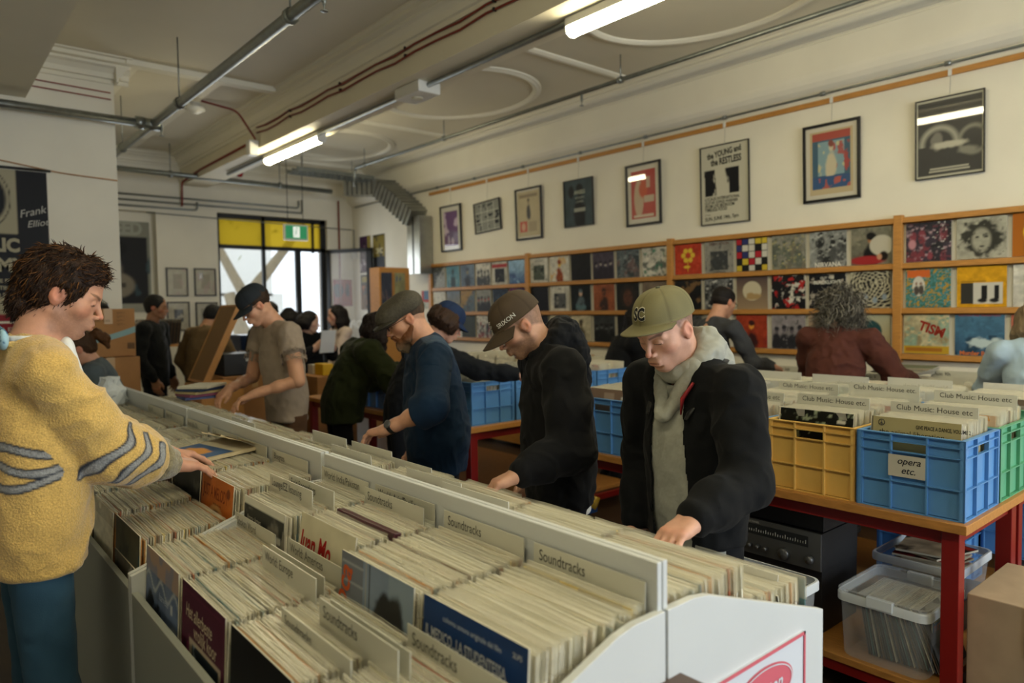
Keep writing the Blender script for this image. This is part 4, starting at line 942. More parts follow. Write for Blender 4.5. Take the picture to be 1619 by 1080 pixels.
COV = [  # row, bay, slot, style, palette, description, texts
 (0, 0, 0, 'diag', ('#9a9c98', '#4a4d4e', '#2a2b2c'), 'grey diagonal photographic cover'), (0, 0, 1, 'fig', ('#4f7f8f', '#86a6aa', '#22343a', '#22343a'), 'teal cover with a dark tree shape'),
 (0, 0, 2, 'fig', ('#5a6a7c', '#7c8a98', '#2c3038', '#8a7a5a'), 'slate cover with a small figure on a rock'), (0, 0, 3, 'band', (W_, '#3a3c3e', '#77797a'), 'grey cover with crowded faces'),
 (0, 0, 4, 'inset', ('#b9b7aa', '#16181a', '#2c2e2c'), 'dark cover with a red title strip'), (0, 0, 5, 'scene', ('#35568a', '#9cc0dc', '#2a4070'), 'pale blue cover with a low skyline'),
 (0, 1, 0, 'inset', (W_, '#4c5448', '#1f2422'), 'cream cover with a dark inset photograph and small title', (('son of joy', .045, 0, .105, K, dict(align='CENTER', sx=.8, shear=.2)),)), (0, 1, 1, 'fig', (W_, '#c8962c', '#8a3f1c', '#d8b04c'), 'white cover with an orange and yellow figure'),
 (0, 1, 2, 'blobs', ('#121317', '#17181c'), 'plain black cover in the top row'), (0, 1, 3, 'band', ('#4a4250', '#2a2632', '#a8a09a'), 'purple grey cover with pale figures'),
 (0, 1, 4, 'crowd', ('#5a6468', '#3a4246', '#6c5a5a', '#8a9294'), 'blue grey cover with crowded portraits'), (0, 1, 5, 'blobs', (W_, '#6a6e68', '#4c7a66'), 'white cover with fine ink drawing and a green mark'),
 (0, 2, 0, 'blobs', ('#b8402a', '#a8341f'), 'red orange cover with a yellow flower'), (0, 2, 1, 'inset', ('#8e8c84', '#3b3e40', '#5a5a54'), 'grey cover titled DEDICATION', (('DEDICATION', .036, 0, .115, '#5a3a34', dict(align='CENTER', bold=.02)), ('SONS WANTED', .02, 0, -.15, K, dict(align='CENTER')))),
 (0, 2, 2, 'blocks', ('#1a1a1c', '#c9c6ba', '#c9c6ba', '#a82430', '#2c3468', '#c8b038', '#1a1a1c'), 'cover of red, blue, yellow and white blocks'), (0, 2, 3, 'crowd', ('#85847a', '#5c6258', '#6e6a5e', '#a8a070'), 'faded olive painting cover'),
 (0, 2, 4, 'crowd', ('#8c8f8c', '#232526', '#4a4c4c', '#b0b2ae'), 'black and white crowd cover titled NIRVANA', (('NIRVANA', .055, 0, -.15, '#d8d6cc', dict(align='CENTER', bold=.03, sx=.95)),)), (0, 2, 5, 'fig', ('#6c6a5c', '#8a8674', '#111214', '#a8744c'), 'cover with a black shrouded figure, red sleeper and white bubble'),
 (0, 3, 0, 'crowd', ('#2a2a30', '#3a3440', '#7a3a44', '#a89098'), 'dark garden painting cover with white squiggles'), (0, 3, 1, 'face', ('#a8a696', '#35352f', '#9a9888'), 'black and white portrait cover with a mass of curly hair'),
 (0, 3, 2, 'moon', ('#a8641c', '#a05a18', '#d8b82c', '#d8a82c'), 'orange brown cover with a yellow ball'),
 (1, 0, 0, 'blobs', (W_, '#b9b7ac'), 'plain white cover above the navy cap'), (1, 0, 1, 'scene', ('#8a7a5a', '#6a7a8a', '#3a3a34'), 'dull landscape cover behind the navy cap'),
 (1, 0, 2, 'diag', ('#5a6a74', '#9a7a44', '#3a3630'), 'brown cover with a winding road'), (1, 0, 3, 'band', ('#8c8c84', '#26282a', '#9a3a30'), 'grey band cover with a red slash'), (1, 0, 4, 'blobs', ('#1a2636', '#2a3a4c'), 'dark navy cover'), (1, 0, 5, 'blobs', ('#3a2448', '#a8242c', '#5a3a6a'), 'purple and red cover'),
 (1, 1, 0, 'blobs', ('#0f0e12', '#121116'), 'plain black cover in the middle row'), (1, 1, 1, 'inset', (W_, '#55585a', '#2e3032'), 'white cover with a charcoal printed panel'), (1, 1, 2, 'fig', ('#0e1418', '#182228', '#5c6c74', '#c8a894'), 'black cover titled Hole with a bending figure', (('Hole', .085, 0, -.13, '#5c8088', dict(align='CENTER', bold=.02)),)),
 (1, 1, 3, 'fig', ('#8a4e34', '#a05c3c', '#3a2a28', '#3a2a28'), 'rust cover with a dark silhouette'), (1, 1, 4, 'face', ('#1c1e20', '#2a2624', '#5a3a30'), 'dark cover with a face in wild hair'), (1, 1, 5, 'band', ('#77695c', '#3a322e', '#a08878'), 'brown group portrait cover'),
 (1, 2, 0, 'diag', ('#14161a', '#1a1c20', '#8a6a44'), 'black cover with a tan strip'), (1, 2, 1, 'crowd', ('#77797a', '#1e2022', '#3a3c3e', '#c9c9c4'), 'spotted black and white crowd cover'), (1, 2, 2, 'moon', ('#9a8468', '#4a3c40', '#c4bba0', '#a88c60'), 'brown cover with a pale disc over a dune'),
 (1, 2, 3, 'blobs', ('#15161a', '#c9c6ba', '#a02424', '#15161a'), 'black cover with jagged red and white marks'), (1, 2, 4, 'blobs', ('#15161c', '#1c1e26', '#a8a094'), 'black cover titled OUT THE BLACKLIGHT', (('OUT THE', .028, 0, .10, '#c9c9c0', dict(align='CENTER', bold=.02)), ('BLACKLIGHT', .040, 0, .06, '#c9c9c0', dict(align='CENTER', bold=.03)))),
 (1, 2, 5, 'swirl', ('#101118', '#b9b39a', '#8a9aa8'), 'black cover with cream scrolls and ghostly faces'), (1, 3, 0, 'paisley', ('#3f7064', '#4f8a94', '#b08a34'), 'teal and mustard scrollwork cover with an orange banner'),
 (1, 3, 1, 'blobs', ('#d09a1c', '#cc961a'), 'yellow cover with a pair of black boots'), (1, 3, 2, 'blobs', (W_, '#c4c0b2'), 'white cover with red script at the right edge', (('Radio', .07, -.10, .06, '#a83a34', dict(shear=.3)),)),
 (2, 0, 2, 'scene', ('#3a3e34', '#2c342c', '#6a6438'), 'dark green speckled cover'), (2, 0, 3, 'crowd', (W_, '#33383c', '#7a3438', '#9aa0a0'), 'white cover with scattered ink figures'), (2, 0, 4, 'blobs', ('#8c8a80', '#4a4c48'), 'grey mottled cover'), (2, 0, 5, 'blobs', ('#2a2c30', '#4a4440'), 'charcoal mottled cover'),
 (2, 1, 0, 'blobs', ('#111216', '#16171b'), 'plain black cover in the lowest row'), (2, 1, 1, 'moon', ('#c9c4b0', '#c9c4b0', '#b4602c', '#c88a3c'), 'cream cover with an orange mandala'), (2, 1, 2, 'fig', ('#b8b098', '#a09a80', '#4a4438', '#5a4a3a'), 'cream cover with a hooded figure'), (2, 1, 3, 'band', ('#35383a', '#141618', '#5c5e60'), 'dark cover beside the black haired woman'),
 (2, 1, 4, 'face', ('#131418', '#1a1a1e', '#3a2e2c'), 'black portrait cover behind the dark haired woman'), (2, 1, 5, 'fig', ('#3a2458', '#4a2e6c', '#1a1428', '#8a7a9c'), 'purple cover left of the SC cap'),
 (2, 2, 0, 'blobs', ('#4a4c50', '#2c2e32'), 'slate cover hidden by the SC cap'), (2, 2, 1, 'inset', (W_, '#33363a', '#15161a'), 'white cover with a dark inset behind the hood'), (2, 2, 2, 'fig', ('#a03c24', '#8a2c24', '#3a1a1c', '#e09a3c'), 'red volcano cover with an orange glow'),
 (2, 2, 3, 'band', ('#8a8488', '#2a2a30', '#5a545c'), 'mauve grey cover with four standing men'), (2, 2, 4, 'blobs', ('#a08a74', '#5a4a40'), 'brown cover behind the curly haired person'), (2, 2, 5, 'moon', ('#b4a27c', '#a8aa94', '#24484c', '#1c3a3c'), 'sandy cover with a dark teal form'),
 (2, 3, 0, 'crowd', ('#b8ae8c', '#8aa08c', '#9a8a68', '#c8b890'), 'cream and yellow cover titled TISM', (('TISM', .10, -.06, .04, '#8a2a1c', dict(bold=.04, sx=.9, rot=-.35)),)), (2, 3, 1, 'scene', ('#30506c', '#4a7490', '#1c3448'), 'blue sea painting cover with orange lettering', (('Murder Ballads', .042, 0, -.148, '#c8703a', dict(align='CENTER', bold=.03)), ('NICK CAVE AND THE BAD SEEDS', .018, 0, .138, '#a83a3a', dict(align='CENTER', bold=.02)))),
 (2, 3, 2, 'blobs', ('#a8604c', '#8a4a3c'), 'terracotta cover at the right edge')]
for n_, e in enumerate(COV):
    row, bay, slot, st_, pal, desc = e[:6]; tx_ = e[6] if len(e) > 6 else ()
    near = bay >= 2
    c = art(st_, pal, 200+n_, 44 if near else 26)
    if (row, bay, slot) == (0, 0, 4): c.rect(0, .72, 1, .9, '#9a2c2c')
    if (row, bay, slot) == (0, 2, 0):
        for k in range(6): a_ = k*PI/3; c.ell(.5+.17*math.cos(a_), .62+.17*math.sin(a_), .09, .09, '#d8b83c', .2)
        c.ell(.45, .25, .14, .05, '#d8b83c', .2); c.ell(.5, .62, .06, .06, '#b8402a', .2); c.rect(.485, .1, .51, .5, '#d8b83c')
    if (row, bay, slot) == (0, 2, 5): c.ell(.75, .5, .3, .28, '#b9b5a4', .1); c.ell(.4, .12, .5, .14, '#9a2a2c', .3); c.ell(.80, .22, .12, .14, '#1a1412', .3); c.ell(.7, .2, .07, .09, '#c08c6c', .3)
    if (row, bay, slot) == (0, 3, 0): c.put(np.clip(1-np.abs(np.sin(c.ns(4)*30))*9, 0, 1)*(c.X > .6)*(c.Y > .3), '#d0d0c8'); c.ell(.15, .45, .1, .14, '#b8848c', .3)
    if (row, bay, slot) == (1, 3, 0): c.rect(.05, .78, .55, .95, '#c8642c'); c.ell(.3, .55, .14, .26, '#c9c6ba', .08); c.fig(.25, .38, .3, '#4a4440', '#8a6a5a'); c.fig(.35, .38, .3, '#4a4440', '#8a6a5a')
    if (row, bay, slot) == (1, 3, 1):
        c.rect(.08, .08, .35, .58, '#33322e'); c.rect(.35, .08, .9, .58, '#c4c0b4')
        for b0 in (.45, .68): c.rect(b0+.06, .2, b0+.16, .52, '#1c1c1e'); c.ell(b0+.07, .17, .11, .06, '#1c1c1e', .3)
        c.rect(.08, .62, .6, .64, '#8a6418')
    if (row, bay, slot) == (1, 2, 2): pass
    if (row, bay, slot) == (2, 3, 0): c.rect(0, 0, 1, .2, '#b8962c'); c.rect(.05, .06, .85, .15, '#8a2a1c', .6)
    if (row, bay, slot) == (2, 3, 1): c.ell(.6, .32, .28, .13, '#b8c8c8', .4, wob=1.2)
    ya, yb = RY[bay+1]+.032, RY[bay]-.032; pw = (yb-ya)/6; y = yb-pw*(slot+.5)
    if row < 2 or True:
        zc = (RZ_[row]+RZ_[row+1])/2+.002
    hx = .318
    M = face_M((5.972, y+rnd.uniform(-.006, .006), zc), (0, -1, 0), (-.03, 0, 1), (-1, 0, -.03))
    album('album_cover', desc+' on the wall rack', 'record', c, M, w=hx, h=.300, th=.003, texts=tuple(tx_), group=None)
# ---------------------------------------------------------------- picture rail and framed posters
o = thing('picture_rail', 'orange wooden picture rail along the poster wall', 'picture rail', (5.99, 3, 3.3))
for y0, y1 in ((-3.9, 1.2), (1.2, 3.9), (3.9, 6.6), (6.6, 8.92)): MB().box((5.975, y0, 3.305), (6.0, y1-.002, 3.348)).build('rail_length', M_OAK, o, world=True, bevel=.003)
def poster(name, label, c, y, z0, z1, w, frame='#121214', fw=.022, mount=.0, tilt=0, hook=True, x=5.975, texts=(), th=.022, wire=True, lean=.03, Mt=None, glazed=True, yaw=0):
    h = z1-z0; o = thing(name, label, 'framed poster' if fw else 'poster', (x, y, (z0+z1)/2))
    Mb = face_M((0, 0, 0), (0, -1, 0), (-lean, 0, 1), (-1, 0, -lean)) @ Matrix.Rotation(tilt, 4, 'Z') if Mt is None else Mt
    a = AB(); a.box((-w/2+.002, -h/2+.002, -.003), (w/2-.002, h/2-.002, -.0005), lin('#c9c4b4')); iw, ih = w-2*fw-2*mount, h-2*fw-2*mount
    a.art(c.a, iw, ih, z=.0008)
    for t in texts: a.text(*t[:5], **(t[5] if len(t) > 5 else {}), z=.0018)
    q = a.build('print', M_POST if glazed else M_ART, o); q.matrix_local = Mb
    if fw:
        m = MB()
        for b_ in (((-w/2, -h/2, -.008), (w/2, -h/2+fw, th-.008)), ((-w/2, h/2-fw, -.008), (w/2, h/2, th-.008)), ((-w/2, -h/2, -.008), (-w/2+fw, h/2, th-.008)), ((w/2-fw, -h/2, -.008), (w/2, h/2, th-.008))): m.box(*b_)
        q = m.build('frame', mat('frame_'+frame, frame, .4), o, bevel=.002); q.matrix_local = Mb
    if hook and wire:
        MB().cyl((0, 0, h/2), (.01, 0, 3.31-(z0+z1)/2), .0014, 5).build('hanging_chain', M_GALV, o)
        MB().box((-.008, -.012, 3.30-(z0+z1)/2), (.0, .012, 3.352-(z0+z1)/2)).build('hook', M_WHITE, o)
    o.rotation_euler = (0, 0, yaw)
    return o
M_POST = mat('glazed_print', '#ffffff', .12, attr='Col', coat=1.0, spec=.6)
_mb = M_POST.node_tree.nodes['Principled BSDF']; _mb.inputs['Coat Roughness'].default_value = .02; _mb.inputs['Roughness'].default_value = .5
c = Cv(36, '#c6c2b2', 54, seed=81); c.rect(.14, .10, .86, .88, '#5c3264'); c.blot(5, .52, '#b9a4b8', 1, .06, mask=(c.X > .14)*(c.X < .86)*(c.Y > .1)*(c.Y < .88))
poster('framed_poster', 'black framed purple print farthest along the poster wall', c, 8.37, 2.45, 3.10, .50)
c = Cv(44, '#b9b8ac', seed=82)
for i in range(4):
    for j in range(3): c.rect(.03+.245*i, .04+.32*j, .25+.245*i, .33+.32*j, '#85877f'); c.blot(8, .5, '#22262a', i+5*j, .05, mask=(c.X > .04+.245*i)*(c.X < .24+.245*i)*(c.Y > .05+.32*j)*(c.Y < .32+.32*j))
poster('framed_poster', 'small thin framed comic strip print hanging crooked', c, 7.53, 2.65, 3.06, .56, fw=.014, tilt=.055, glazed=False)
c = Cv(40, '#b5a784', 56, seed=83, noise=.06); c.rect(.1, .86, .9, .93, '#6a5a44', .7); c.fig(.5, .45, .4, '#2a2622', '#8a7a62', '#2a2622'); c.rect(.10, .10, .42, .34, '#b4442c'); c.ell(.26, .22, .10, .10, '#c9a080', .3); c.rect(.5, .1, .85, .32, '#8a7c60', .6)
poster('framed_poster', 'black framed cream bill with a dark figure and red square', c, 6.70, 2.48, 3.12, .49, mount=.02)
c = Cv(44, '#3c4a50', 62, seed=84, noise=.2); c.fig(.55, .0, .92, '#15181c', '#1c1e22', '#15181c'); c.rect(.35, .30, .72, .38, '#a8aa9c', .8); c.ell(.25, .75, .12, .16, '#1a1e22', .3)
poster('framed_poster', 'slim framed blue black poster of a dancer lettered ANGELS', c, 5.83, 2.56, 3.10, .47, fw=.008, glazed=False, texts=(('ANGELS', .06, .02, .10, '#a8ae9c', dict(align='CENTER', bold=.03, sx=.8)), ('MODERN', .035, .02, .045, '#8a9088', dict(align='CENTER', bold=.02)), ('LOVERS', .035, .02, .0, '#8a9088', dict(align='CENTER', bold=.02))))
c = Cv(40, '#a83226', 58, seed=85, noise=.06); c.ell(.32, .42, .20, .40, '#b9a184', .08); c.ell(.5, .6, .2, .2, '#b84a24', .3); c.rect(.52, .32, .92, .46, '#b9a890'); c.rect(.62, .62, .78, .85, '#b9a890', .8); c.rect(.1, .04, .9, .08, '#c9b8a0')
poster('framed_poster', 'black framed red poster with a tan arch shape in a white mount', c, 4.88, 2.48, 3.13, .48, fw=.024, mount=.05, yaw=-.03)
c = Cv(70, '#bfbcaa', 96, seed=86); mk = (c.Y > .36)*(c.Y < .70); c.put(np.clip((c.ns(5)-.46)*14, 0, 1)*mk*(c.X > .08)*(c.X < .86), K); c.rect(.60, .38, .80, .70, K); 
for k in range(7): c.put(((np.abs(c.X-.1-.035*k+.12*(c.Y-.5)) < .008)*mk), K)
poster('framed_poster', 'large black and white hand lettered poster reading the Young and the Restless', c, 3.90, 2.40, 3.15, .53, fw=.009, glazed=False, texts=(('the YOUNG and', .078, 0, .27, K, dict(align='CENTER', bold=.035, sx=.68, rot=.10)), ('the RESTLESS', .088, .02, .19, K, dict(align='CENTER', bold=.035, sx=.66, rot=.03)), ('LOCALES INTERNATIONAL', .040, -.22, -.14, K, dict(bold=.02, sx=.78)), ('GUITAR SONGS WARNER', .040, -.22, -.175, K, dict(bold=.02, sx=.78)), ('FROM LIVE BEDROOM', .042, -.22, -.21, K, dict(bold=.02, sx=.78)), ('TIMELESS FOOD', .044, -.22, -.245, K, dict(bold=.02, sx=.78)), ('SUN. JUNE 19th, 7pm', .048, -.22, -.335, K, dict(bold=.02, sx=.85, rot=.03)), ('STAGE', .02, -.22, -.285, K)))
c = Cv(60, '#b9a884', 84, seed=87); c.rect(.06, .10, .94, .97, '#31566c'); c.rect(.06, .84, .94, .97, '#a04438'); c.rect(.2, .3, .8, .82, '#7a98a0'); c.blot(7, .50, '#a03c34', 1, .05, mask=(c.X > .06)*(c.X < .94)*(c.Y > .1)*(c.Y < .8)*.9); c.blot(9, .56, '#b9b48c', 3, .05, mask=(c.X > .2)*(c.X < .8)*(c.Y > .3)*(c.Y < .8)); c.fig(.5, .30, .55, '#c0b69a', '#c0b69a', '#7a3a30'); c.rect(.06, .10, .94, .28, '#1f4a78'); c.blot(10, .5, '#a8504a', 4, .05, mask=(c.Y > .1)*(c.Y < .26)*(c.X > .06)*(c.X < .94))
poster('framed_poster', 'black framed psychedelic blue and red poster with ornate border', c, 2.875, 2.49, 3.14, .485, fw=.024, mount=.035)
c = Cv(70, '#232425', 90, seed=88, noise=.15); c.frame(.03, '#b0ae9c')
r = np.hypot(c.X-.35, (c.Y-.42)*1.25); c.put(np.clip(1-np.abs(r-.26)/.07, 0, 1)*(c.Y > .40), '#9c9b8c'); c.ell(.32, .47, .10, .13, '#6c6a62', .3, wob=.5); r2 = np.hypot(c.X-.85, (c.Y-.42)*1.2); c.put(np.clip(1-np.abs(r2-.20)/.05, 0, 1), '#7c7b6e')
c.ell(.5, .40, .28, .05, '#b5b2a0', .5, wob=.6); c.ell(.78, .30, .18, .06, '#7c7b6e', .5, wob=.6); c.rect(.22, .10, .78, .125, '#b5b2a0', .8); c.rect(.2, .07, .8, .09, '#b5b2a0', .8)
poster('framed_poster', 'thin framed dark poster of a reclining winged figure nearest on the poster wall', c, 1.985, 2.56, 3.155, .465, fw=.008)
def flatposter(name, label, c, M, w, h, texts=()):
    a = AB(); a.box((-w/2, -h/2, -.002), (w/2, h/2, -.0004), lin('#c0bba8')); a.art(c.a, w, h)
    for t in texts: a.text(*t[:5], **(t[5] if len(t) > 5 else {}))
    o = a.build(name, M_ART); o.matrix_world = M; return tag(o, label, 'poster')
WX = lambda y, z: face_M((5.992, y, z), (0, -1, 0), (0, 0, 1), (-1, 0, 0))
WB = lambda x, z: face_M((x, YB-.006, z), (1, 0, 0), (0, 0, 1), (0, -1, 0))
c = Cv(24, '#b9b6aa', 34, seed=91); c.rect(0, .35, 1, 1, '#a83a2c'); c.rect(.3, .5, 1, 1, '#4a6a8a'); c.blot(6, .5, '#6a8a6a', 1, mask=(c.Y < .4))
flatposter('poster', 'small red and blue flyer on the wall left of the album rack', c, WX(9.08, 1.77), .22, .27)
c = Cv(30, '#3a1c3c', 46, seed=92, noise=.3); c.rect(.7, .4, 1, 1, '#8a7a34'); c.fig(.45, .35, .5, '#2a1830', '#8a6a74', '#1a1020'); c.blot(8, .5, '#a89aa4', 2, mask=(c.Y < .36))
flatposter('poster', 'purple poster with a face high on the far end of the poster wall', c, WX(10.91, 2.57), .38, .62)
c = Cv(30, '#1f2226', 46, seed=93, noise=.1); c.rect(0, .42, 1, .96, '#7a6a20'); c.blot(4, .5, '#3a3418', 1, mask=(c.Y > .42))
flatposter('poster', 'yellow and black CIVIC poster beside the air duct', c, WX(10.45, 2.56), .38, .62, (('CIVIC', .12, 0, -.0, '#b9b088', dict(align='CENTER', bold=.04, sx=.9)),))
c = Cv(26, '#1c1a1c', 26, seed=94, noise=.2); c.rect(.1, .6, .9, .9, '#8a7a2c'); c.blot(5, .5, '#a05a34', 1, mask=(c.Y < .5))
flatposter('poster', 'small dark poster with a yellow band below the purple one', c, WX(10.90, 2.06), .38, .34)
c = Cv(26, '#6a4a2c', 24, seed=95, noise=.2); c.ell(.5, .5, .22, .4, '#2a1c14', .2); c.ell(.5, .5, .1, .2, '#7a5238', .3)
flatposter('poster', 'brown poster with an oval portrait low on the poster wall', c, WX(10.89, 1.76), .40, .26)
c = Cv(26, W_, 40, seed=96); c.ell(.4, .55, .3, .4, '#2a2c4a', .3, wob=.8); c.blot(6, .55, '#4a5a8a', 1)
flatposter('poster', 'white poster with a dark blue figure beside the wooden poster stand', c, WX(10.46, 2.0), .34, .5)
c = Cv(30, '#9a2a20', 36, seed=97, noise=.15); c.ell(.3, .6, .25, .3, '#2c3a4c', .3, wob=.5); c.ell(.75, .6, .15, .25, '#2a2030', .4, wob=.5)
flatposter('poster', 'red poster seen through the open glass door', c, WB(5.78, 1.93), .36, .46)
c = Cv(30, '#8a8a7c', 80, seed=98); c.rect(.05, .05, .95, .82, '#1e1e20'); c.blot(4, .55, '#3a5058', 1, mask=(c.Y < .8)*.8); c.ell(.33, .70, .26, .11, '#121212', .2); c.ell(.33, .63, .12, .06, '#7a746a', .3); c.rect(.18, .655, .48, .675, '#0e0e0e'); c.ell(.36, .30, .36, .15, '#857c6c', .15); c.ell(.38, .47, .12, .12, '#7a7468', .4); c.rect(.25, .27, .55, .33, '#4a443c'); c.rect(.05, .0, .95, .10, '#9a998c')
flatposter('poster', 'tall poster of a guitarist in sunglasses lettered REED in the far recess', c, face_M((2.42, YB+.185, 2.30), (1, 0, 0), (0, 0, 1), (0, -1, 0)), .72, 1.32, (('REED', .26, -.24, .47, '#a3a496', dict(bold=.05, sx=.82)),))
c = Cv(46, '#14151a', 80, seed=99, noise=.1); c.rect(0, .58, .66, 1, '#a39c82'); r = np.hypot(c.X-.30, (c.Y-.80)*1.5); c.put(np.clip((.26-r)*30, 0, 1), '#14151a'); c.put(np.clip(1-np.abs(r-.285)/.012, 0, 1), '#14151a'); c.rect(0, .60, .64, .62, '#a39c82'); c.rect(0, .05, 1, .16, '#a39c82'); c.rect(0, 0, 1, .045, '#8a1c24')
pp = flatposter('poster', 'big black and cream lettered poster on the pillar behind the sweater man', c, face_M((.66, PY-.008, 2.22), (1, 0, 0), (0, 0, 1), (0, -1, 0)), .66, 1.30, (('PUBLIC', .155, -.32, -.05, '#a39c82', dict(bold=.05, sx=.86)), ('ENEMY', .155, -.32, -.22, '#a39c82', dict(bold=.05, sx=.95)), ('FOR THE FIRST', .045, -.2, -.32, '#a39c82', dict(bold=.03)), ('GREAT TIME IN', .045, -.2, -.38, '#a39c82', dict(bold=.03)), ('UNITED SOUNDS', .045, -.2, -.44, '#a39c82', dict(bold=.03)), ('Frank', .09, .12, .24, '#b5b3aa', dict(shear=.4, rot=.3)), ('Elliot', .08, .17, .16, '#b5b3aa', dict(shear=.4, rot=.2))))
c = Cv(10, '#8a1c24', seed=1); c.rect(0, .2, 1, .8, '#8a1c24')
flatposter('poster', 'red banner strip below the big lettered poster', c, face_M((.62, PY-.008, 1.50), (1, 0, 0), (0, 0, 1), (0, -1, 0)), .60, .10, (('COLUMBIA EXPORT', .05, 0, -.02, '#c9b8a8', dict(align='CENTER', bold=.02)),))
tag(MB().cyl((.30, PY-.02, 2.885), (1.02, PY-.02, 2.885), .012, 8).build('poster_rail', M_BLACK, smooth=True), 'thin black hanging rail along the top of the big lettered poster', 'rail')
for i, (x0, x1, z0, z1) in enumerate(((2.936, 3.24, 1.868, 2.291), (3.33, 3.648, 1.872, 2.292), (2.930, 3.25, 1.352, 1.788), (3.336, 3.657, 1.355, 1.778))):
    c = Cv(34, '#a8a390', 44, seed=110+i, noise=.1)
    if i == 2: c.rect(.3, .3, .75, .75, '#3a4046'); c.blot(6, .5, '#a8a494', 1, mask=(c.X > .3)*(c.X < .75)*(c.Y > .3)*(c.Y < .75))
    elif i == 3: c.rect(.2, .2, .8, .8, '#8a8674')
    else: c.rect(.28, .25, .75, .8, '#8f8a78'); c.blot(4, .5, '#a89088', 1, amt=.5)
    o = poster('framed_picture', ['framed faded print on the far wall, upper left of four', 'framed faded print on the far wall, upper right of four', 'framed print with a dark photo, lower left of four', 'framed print half behind the tan jacket, lower right of four'][i], c, 0, z0, z1, x1-x0, fw=.018, wire=False, Mt=face_M((0, 0, 0), (1, 0, 0), (0, 0, 1), (0, -1, 0)))
    o.location = ((x0+x1)/2, YB-.02, (z0+z1)/2)
c = Cv(14, '#3c3a6a', 20, seed=120, noise=.2); c.rect(.1, .5, .9, .8, '#8a6a7a')
flatposter('flyer', 'small violet flyer pinned under the four framed prints', c, WB(3.50, 1.12), .12, .18)

# wooden poster stand in front of the far corner
o = thing('poster_stand', 'tall wooden stand with small posters in front of the far corner', 'display stand', (5.05, 8.2, 0))
MB().box((4.70, 8.20, 0), (5.16, 8.45, 2.18)).build('body', M_OAK, o, world=True, bevel=.004)
MB().box((4.72, 8.19, 2.10), (5.14, 8.2, 2.17)).build('top_strip', M_OAK, o, world=True)
for i, (x, p) in enumerate(((4.78, ('#3a3f4c', '#6a5a5a')), (4.98, ('#8f8c66', '#5a6472')))):
    c = Cv(20, p[0], 40, seed=130+i, noise=.25); c.blot(5, .5, p[1], 1); 
    flatposter('poster', ['dark blue poster pinned on the wooden stand', 'yellow green event bill pinned on the wooden stand'][i], c, face_M((x+.02, 8.185, 1.88), (1, 0, 0), (0, 0, 1), (0, -1, 0)), .16, .46)
# ---------------------------------------------------------------- boxes and furniture on the far left
def carton(x0, y0, x1, y1, z0, z1, label, stripes=False, m=M_KRAFT):
    o = thing('carton', label, 'cardboard box', ((x0+x1)/2, (y0+y1)/2, z0))
    MB().box((x0, y0, z0), (x1, y1, z1)).build('carton_body', m, o, world=True, bevel=.005)
    MB().box(((x0+x1)/2-.03, y0-.002, z1-.12), ((x0+x1)/2+.03, y1+.002, z1+.002)).build('tape', M_TAPE, o, world=True)
    return o
bx = carton(1.02, 6.35, 1.40, 6.85, 1.28, 1.66, 'topmost brown carton of the stack, with a pale blue stripe')
M_BSTR = mat('blue_print', '#7fa0a4', .6)
m = MB(); m.add([(1.02+.38*i/8, 6.347, 1.38+.09*(i/8)**1.5) for i in range(9)]+[(1.02+.38*i/8, 6.347, 1.42+.10*(i/8)**1.5) for i in range(9)], [(i, i+1, i+10, i+9) for i in range(8)]); m.build('stripe', M_BSTR, bx, world=True)
m = MB(); Mx = face_M((1.04, 6.346, 1.62), (1, 0, 0), (0, 0, 1), (0, -1, 0))
for i, t_ in enumerate(('MODEL NO', 'SERIAL NUMBER', 'NET WEIGHT 12 KG', 'MADE IN')): m.text(t_, .02, Mx @ Matrix.Translation((0, -.03*i, 0)), 0); m.text('QTY 1', .02, Mx @ Matrix.Translation((.23, -.03*i, 0)), 0)
for i in range(9): m.box((.30+.006*i, -.28, 0), (.303+.006*i, -.23, .001), 0, Mx)
m.build('printed_lettering', mat('carton_ink', '#5a4632', .7), bx, world=True)
carton(1.00, 6.32, 1.42, 6.88, .90, 1.275, 'middle brown carton of the stack behind the ponytail woman')
carton(1.04, 6.25, 1.56, 6.80, .45, .895, 'wide lower brown carton of the stack by the bin end'); carton(1.02, 6.25, 1.52, 6.8, 0, .445, 'bottom brown carton of the stack')
tag(MB().lathe([(.0, 0), (.11, .0), (.10, .05), (.05, .09), (.0, .1)], 16).build('hat', M_BLACK, smooth=True, loc=(1.16, 6.6, 1.66)), 'black hat crown resting on top of the carton stack', 'hat')
# clear bag on bins end
_pb = MB().lathe([(.10, 0), (.11, .03), (.10, .06), (.09, .09), (.06, .12), (.045, .15), (.05, .17)], 22); _rb = random.Random(4); _pb.v = [(v[0]+_rb.uniform(-.018, .018), v[1]+_rb.uniform(-.018, .018), v[2]+_rb.uniform(-.008, .008)) for v in _pb.v]
tag(_pb.build('plastic_bag', M_TUBR, loc=(.98, 5.18, 1.04)), 'crinkled clear bag sitting at the far end of the bins', 'bag')
# dark shelf behind the man in black
o = thing('magazine_shelf', 'narrow shelf of dark sleeves beyond the man in black', 'shelf', (2.35, 9.6, 0))
MB().box((2.1, 9.55, 1.20), (2.75, 9.9, 1.225)).build('shelf_board', M_OAK, o, world=True)
MB().box((2.3, 9.7, 0), (2.36, 9.76, 1.2)).build('post', M_BLACK, o, world=True)
for i in range(24):
    RECS.append((Matrix.Translation((2.18+.02*i, 9.7, 1.55)) @ Matrix.Rotation(.12, 4, 'Y') @ Matrix.Translation((0, 0, -RH)), 13 if i % 2 else 10, 'dark sleeve standing on the narrow far shelf', 'sleeves on the far shelf'))
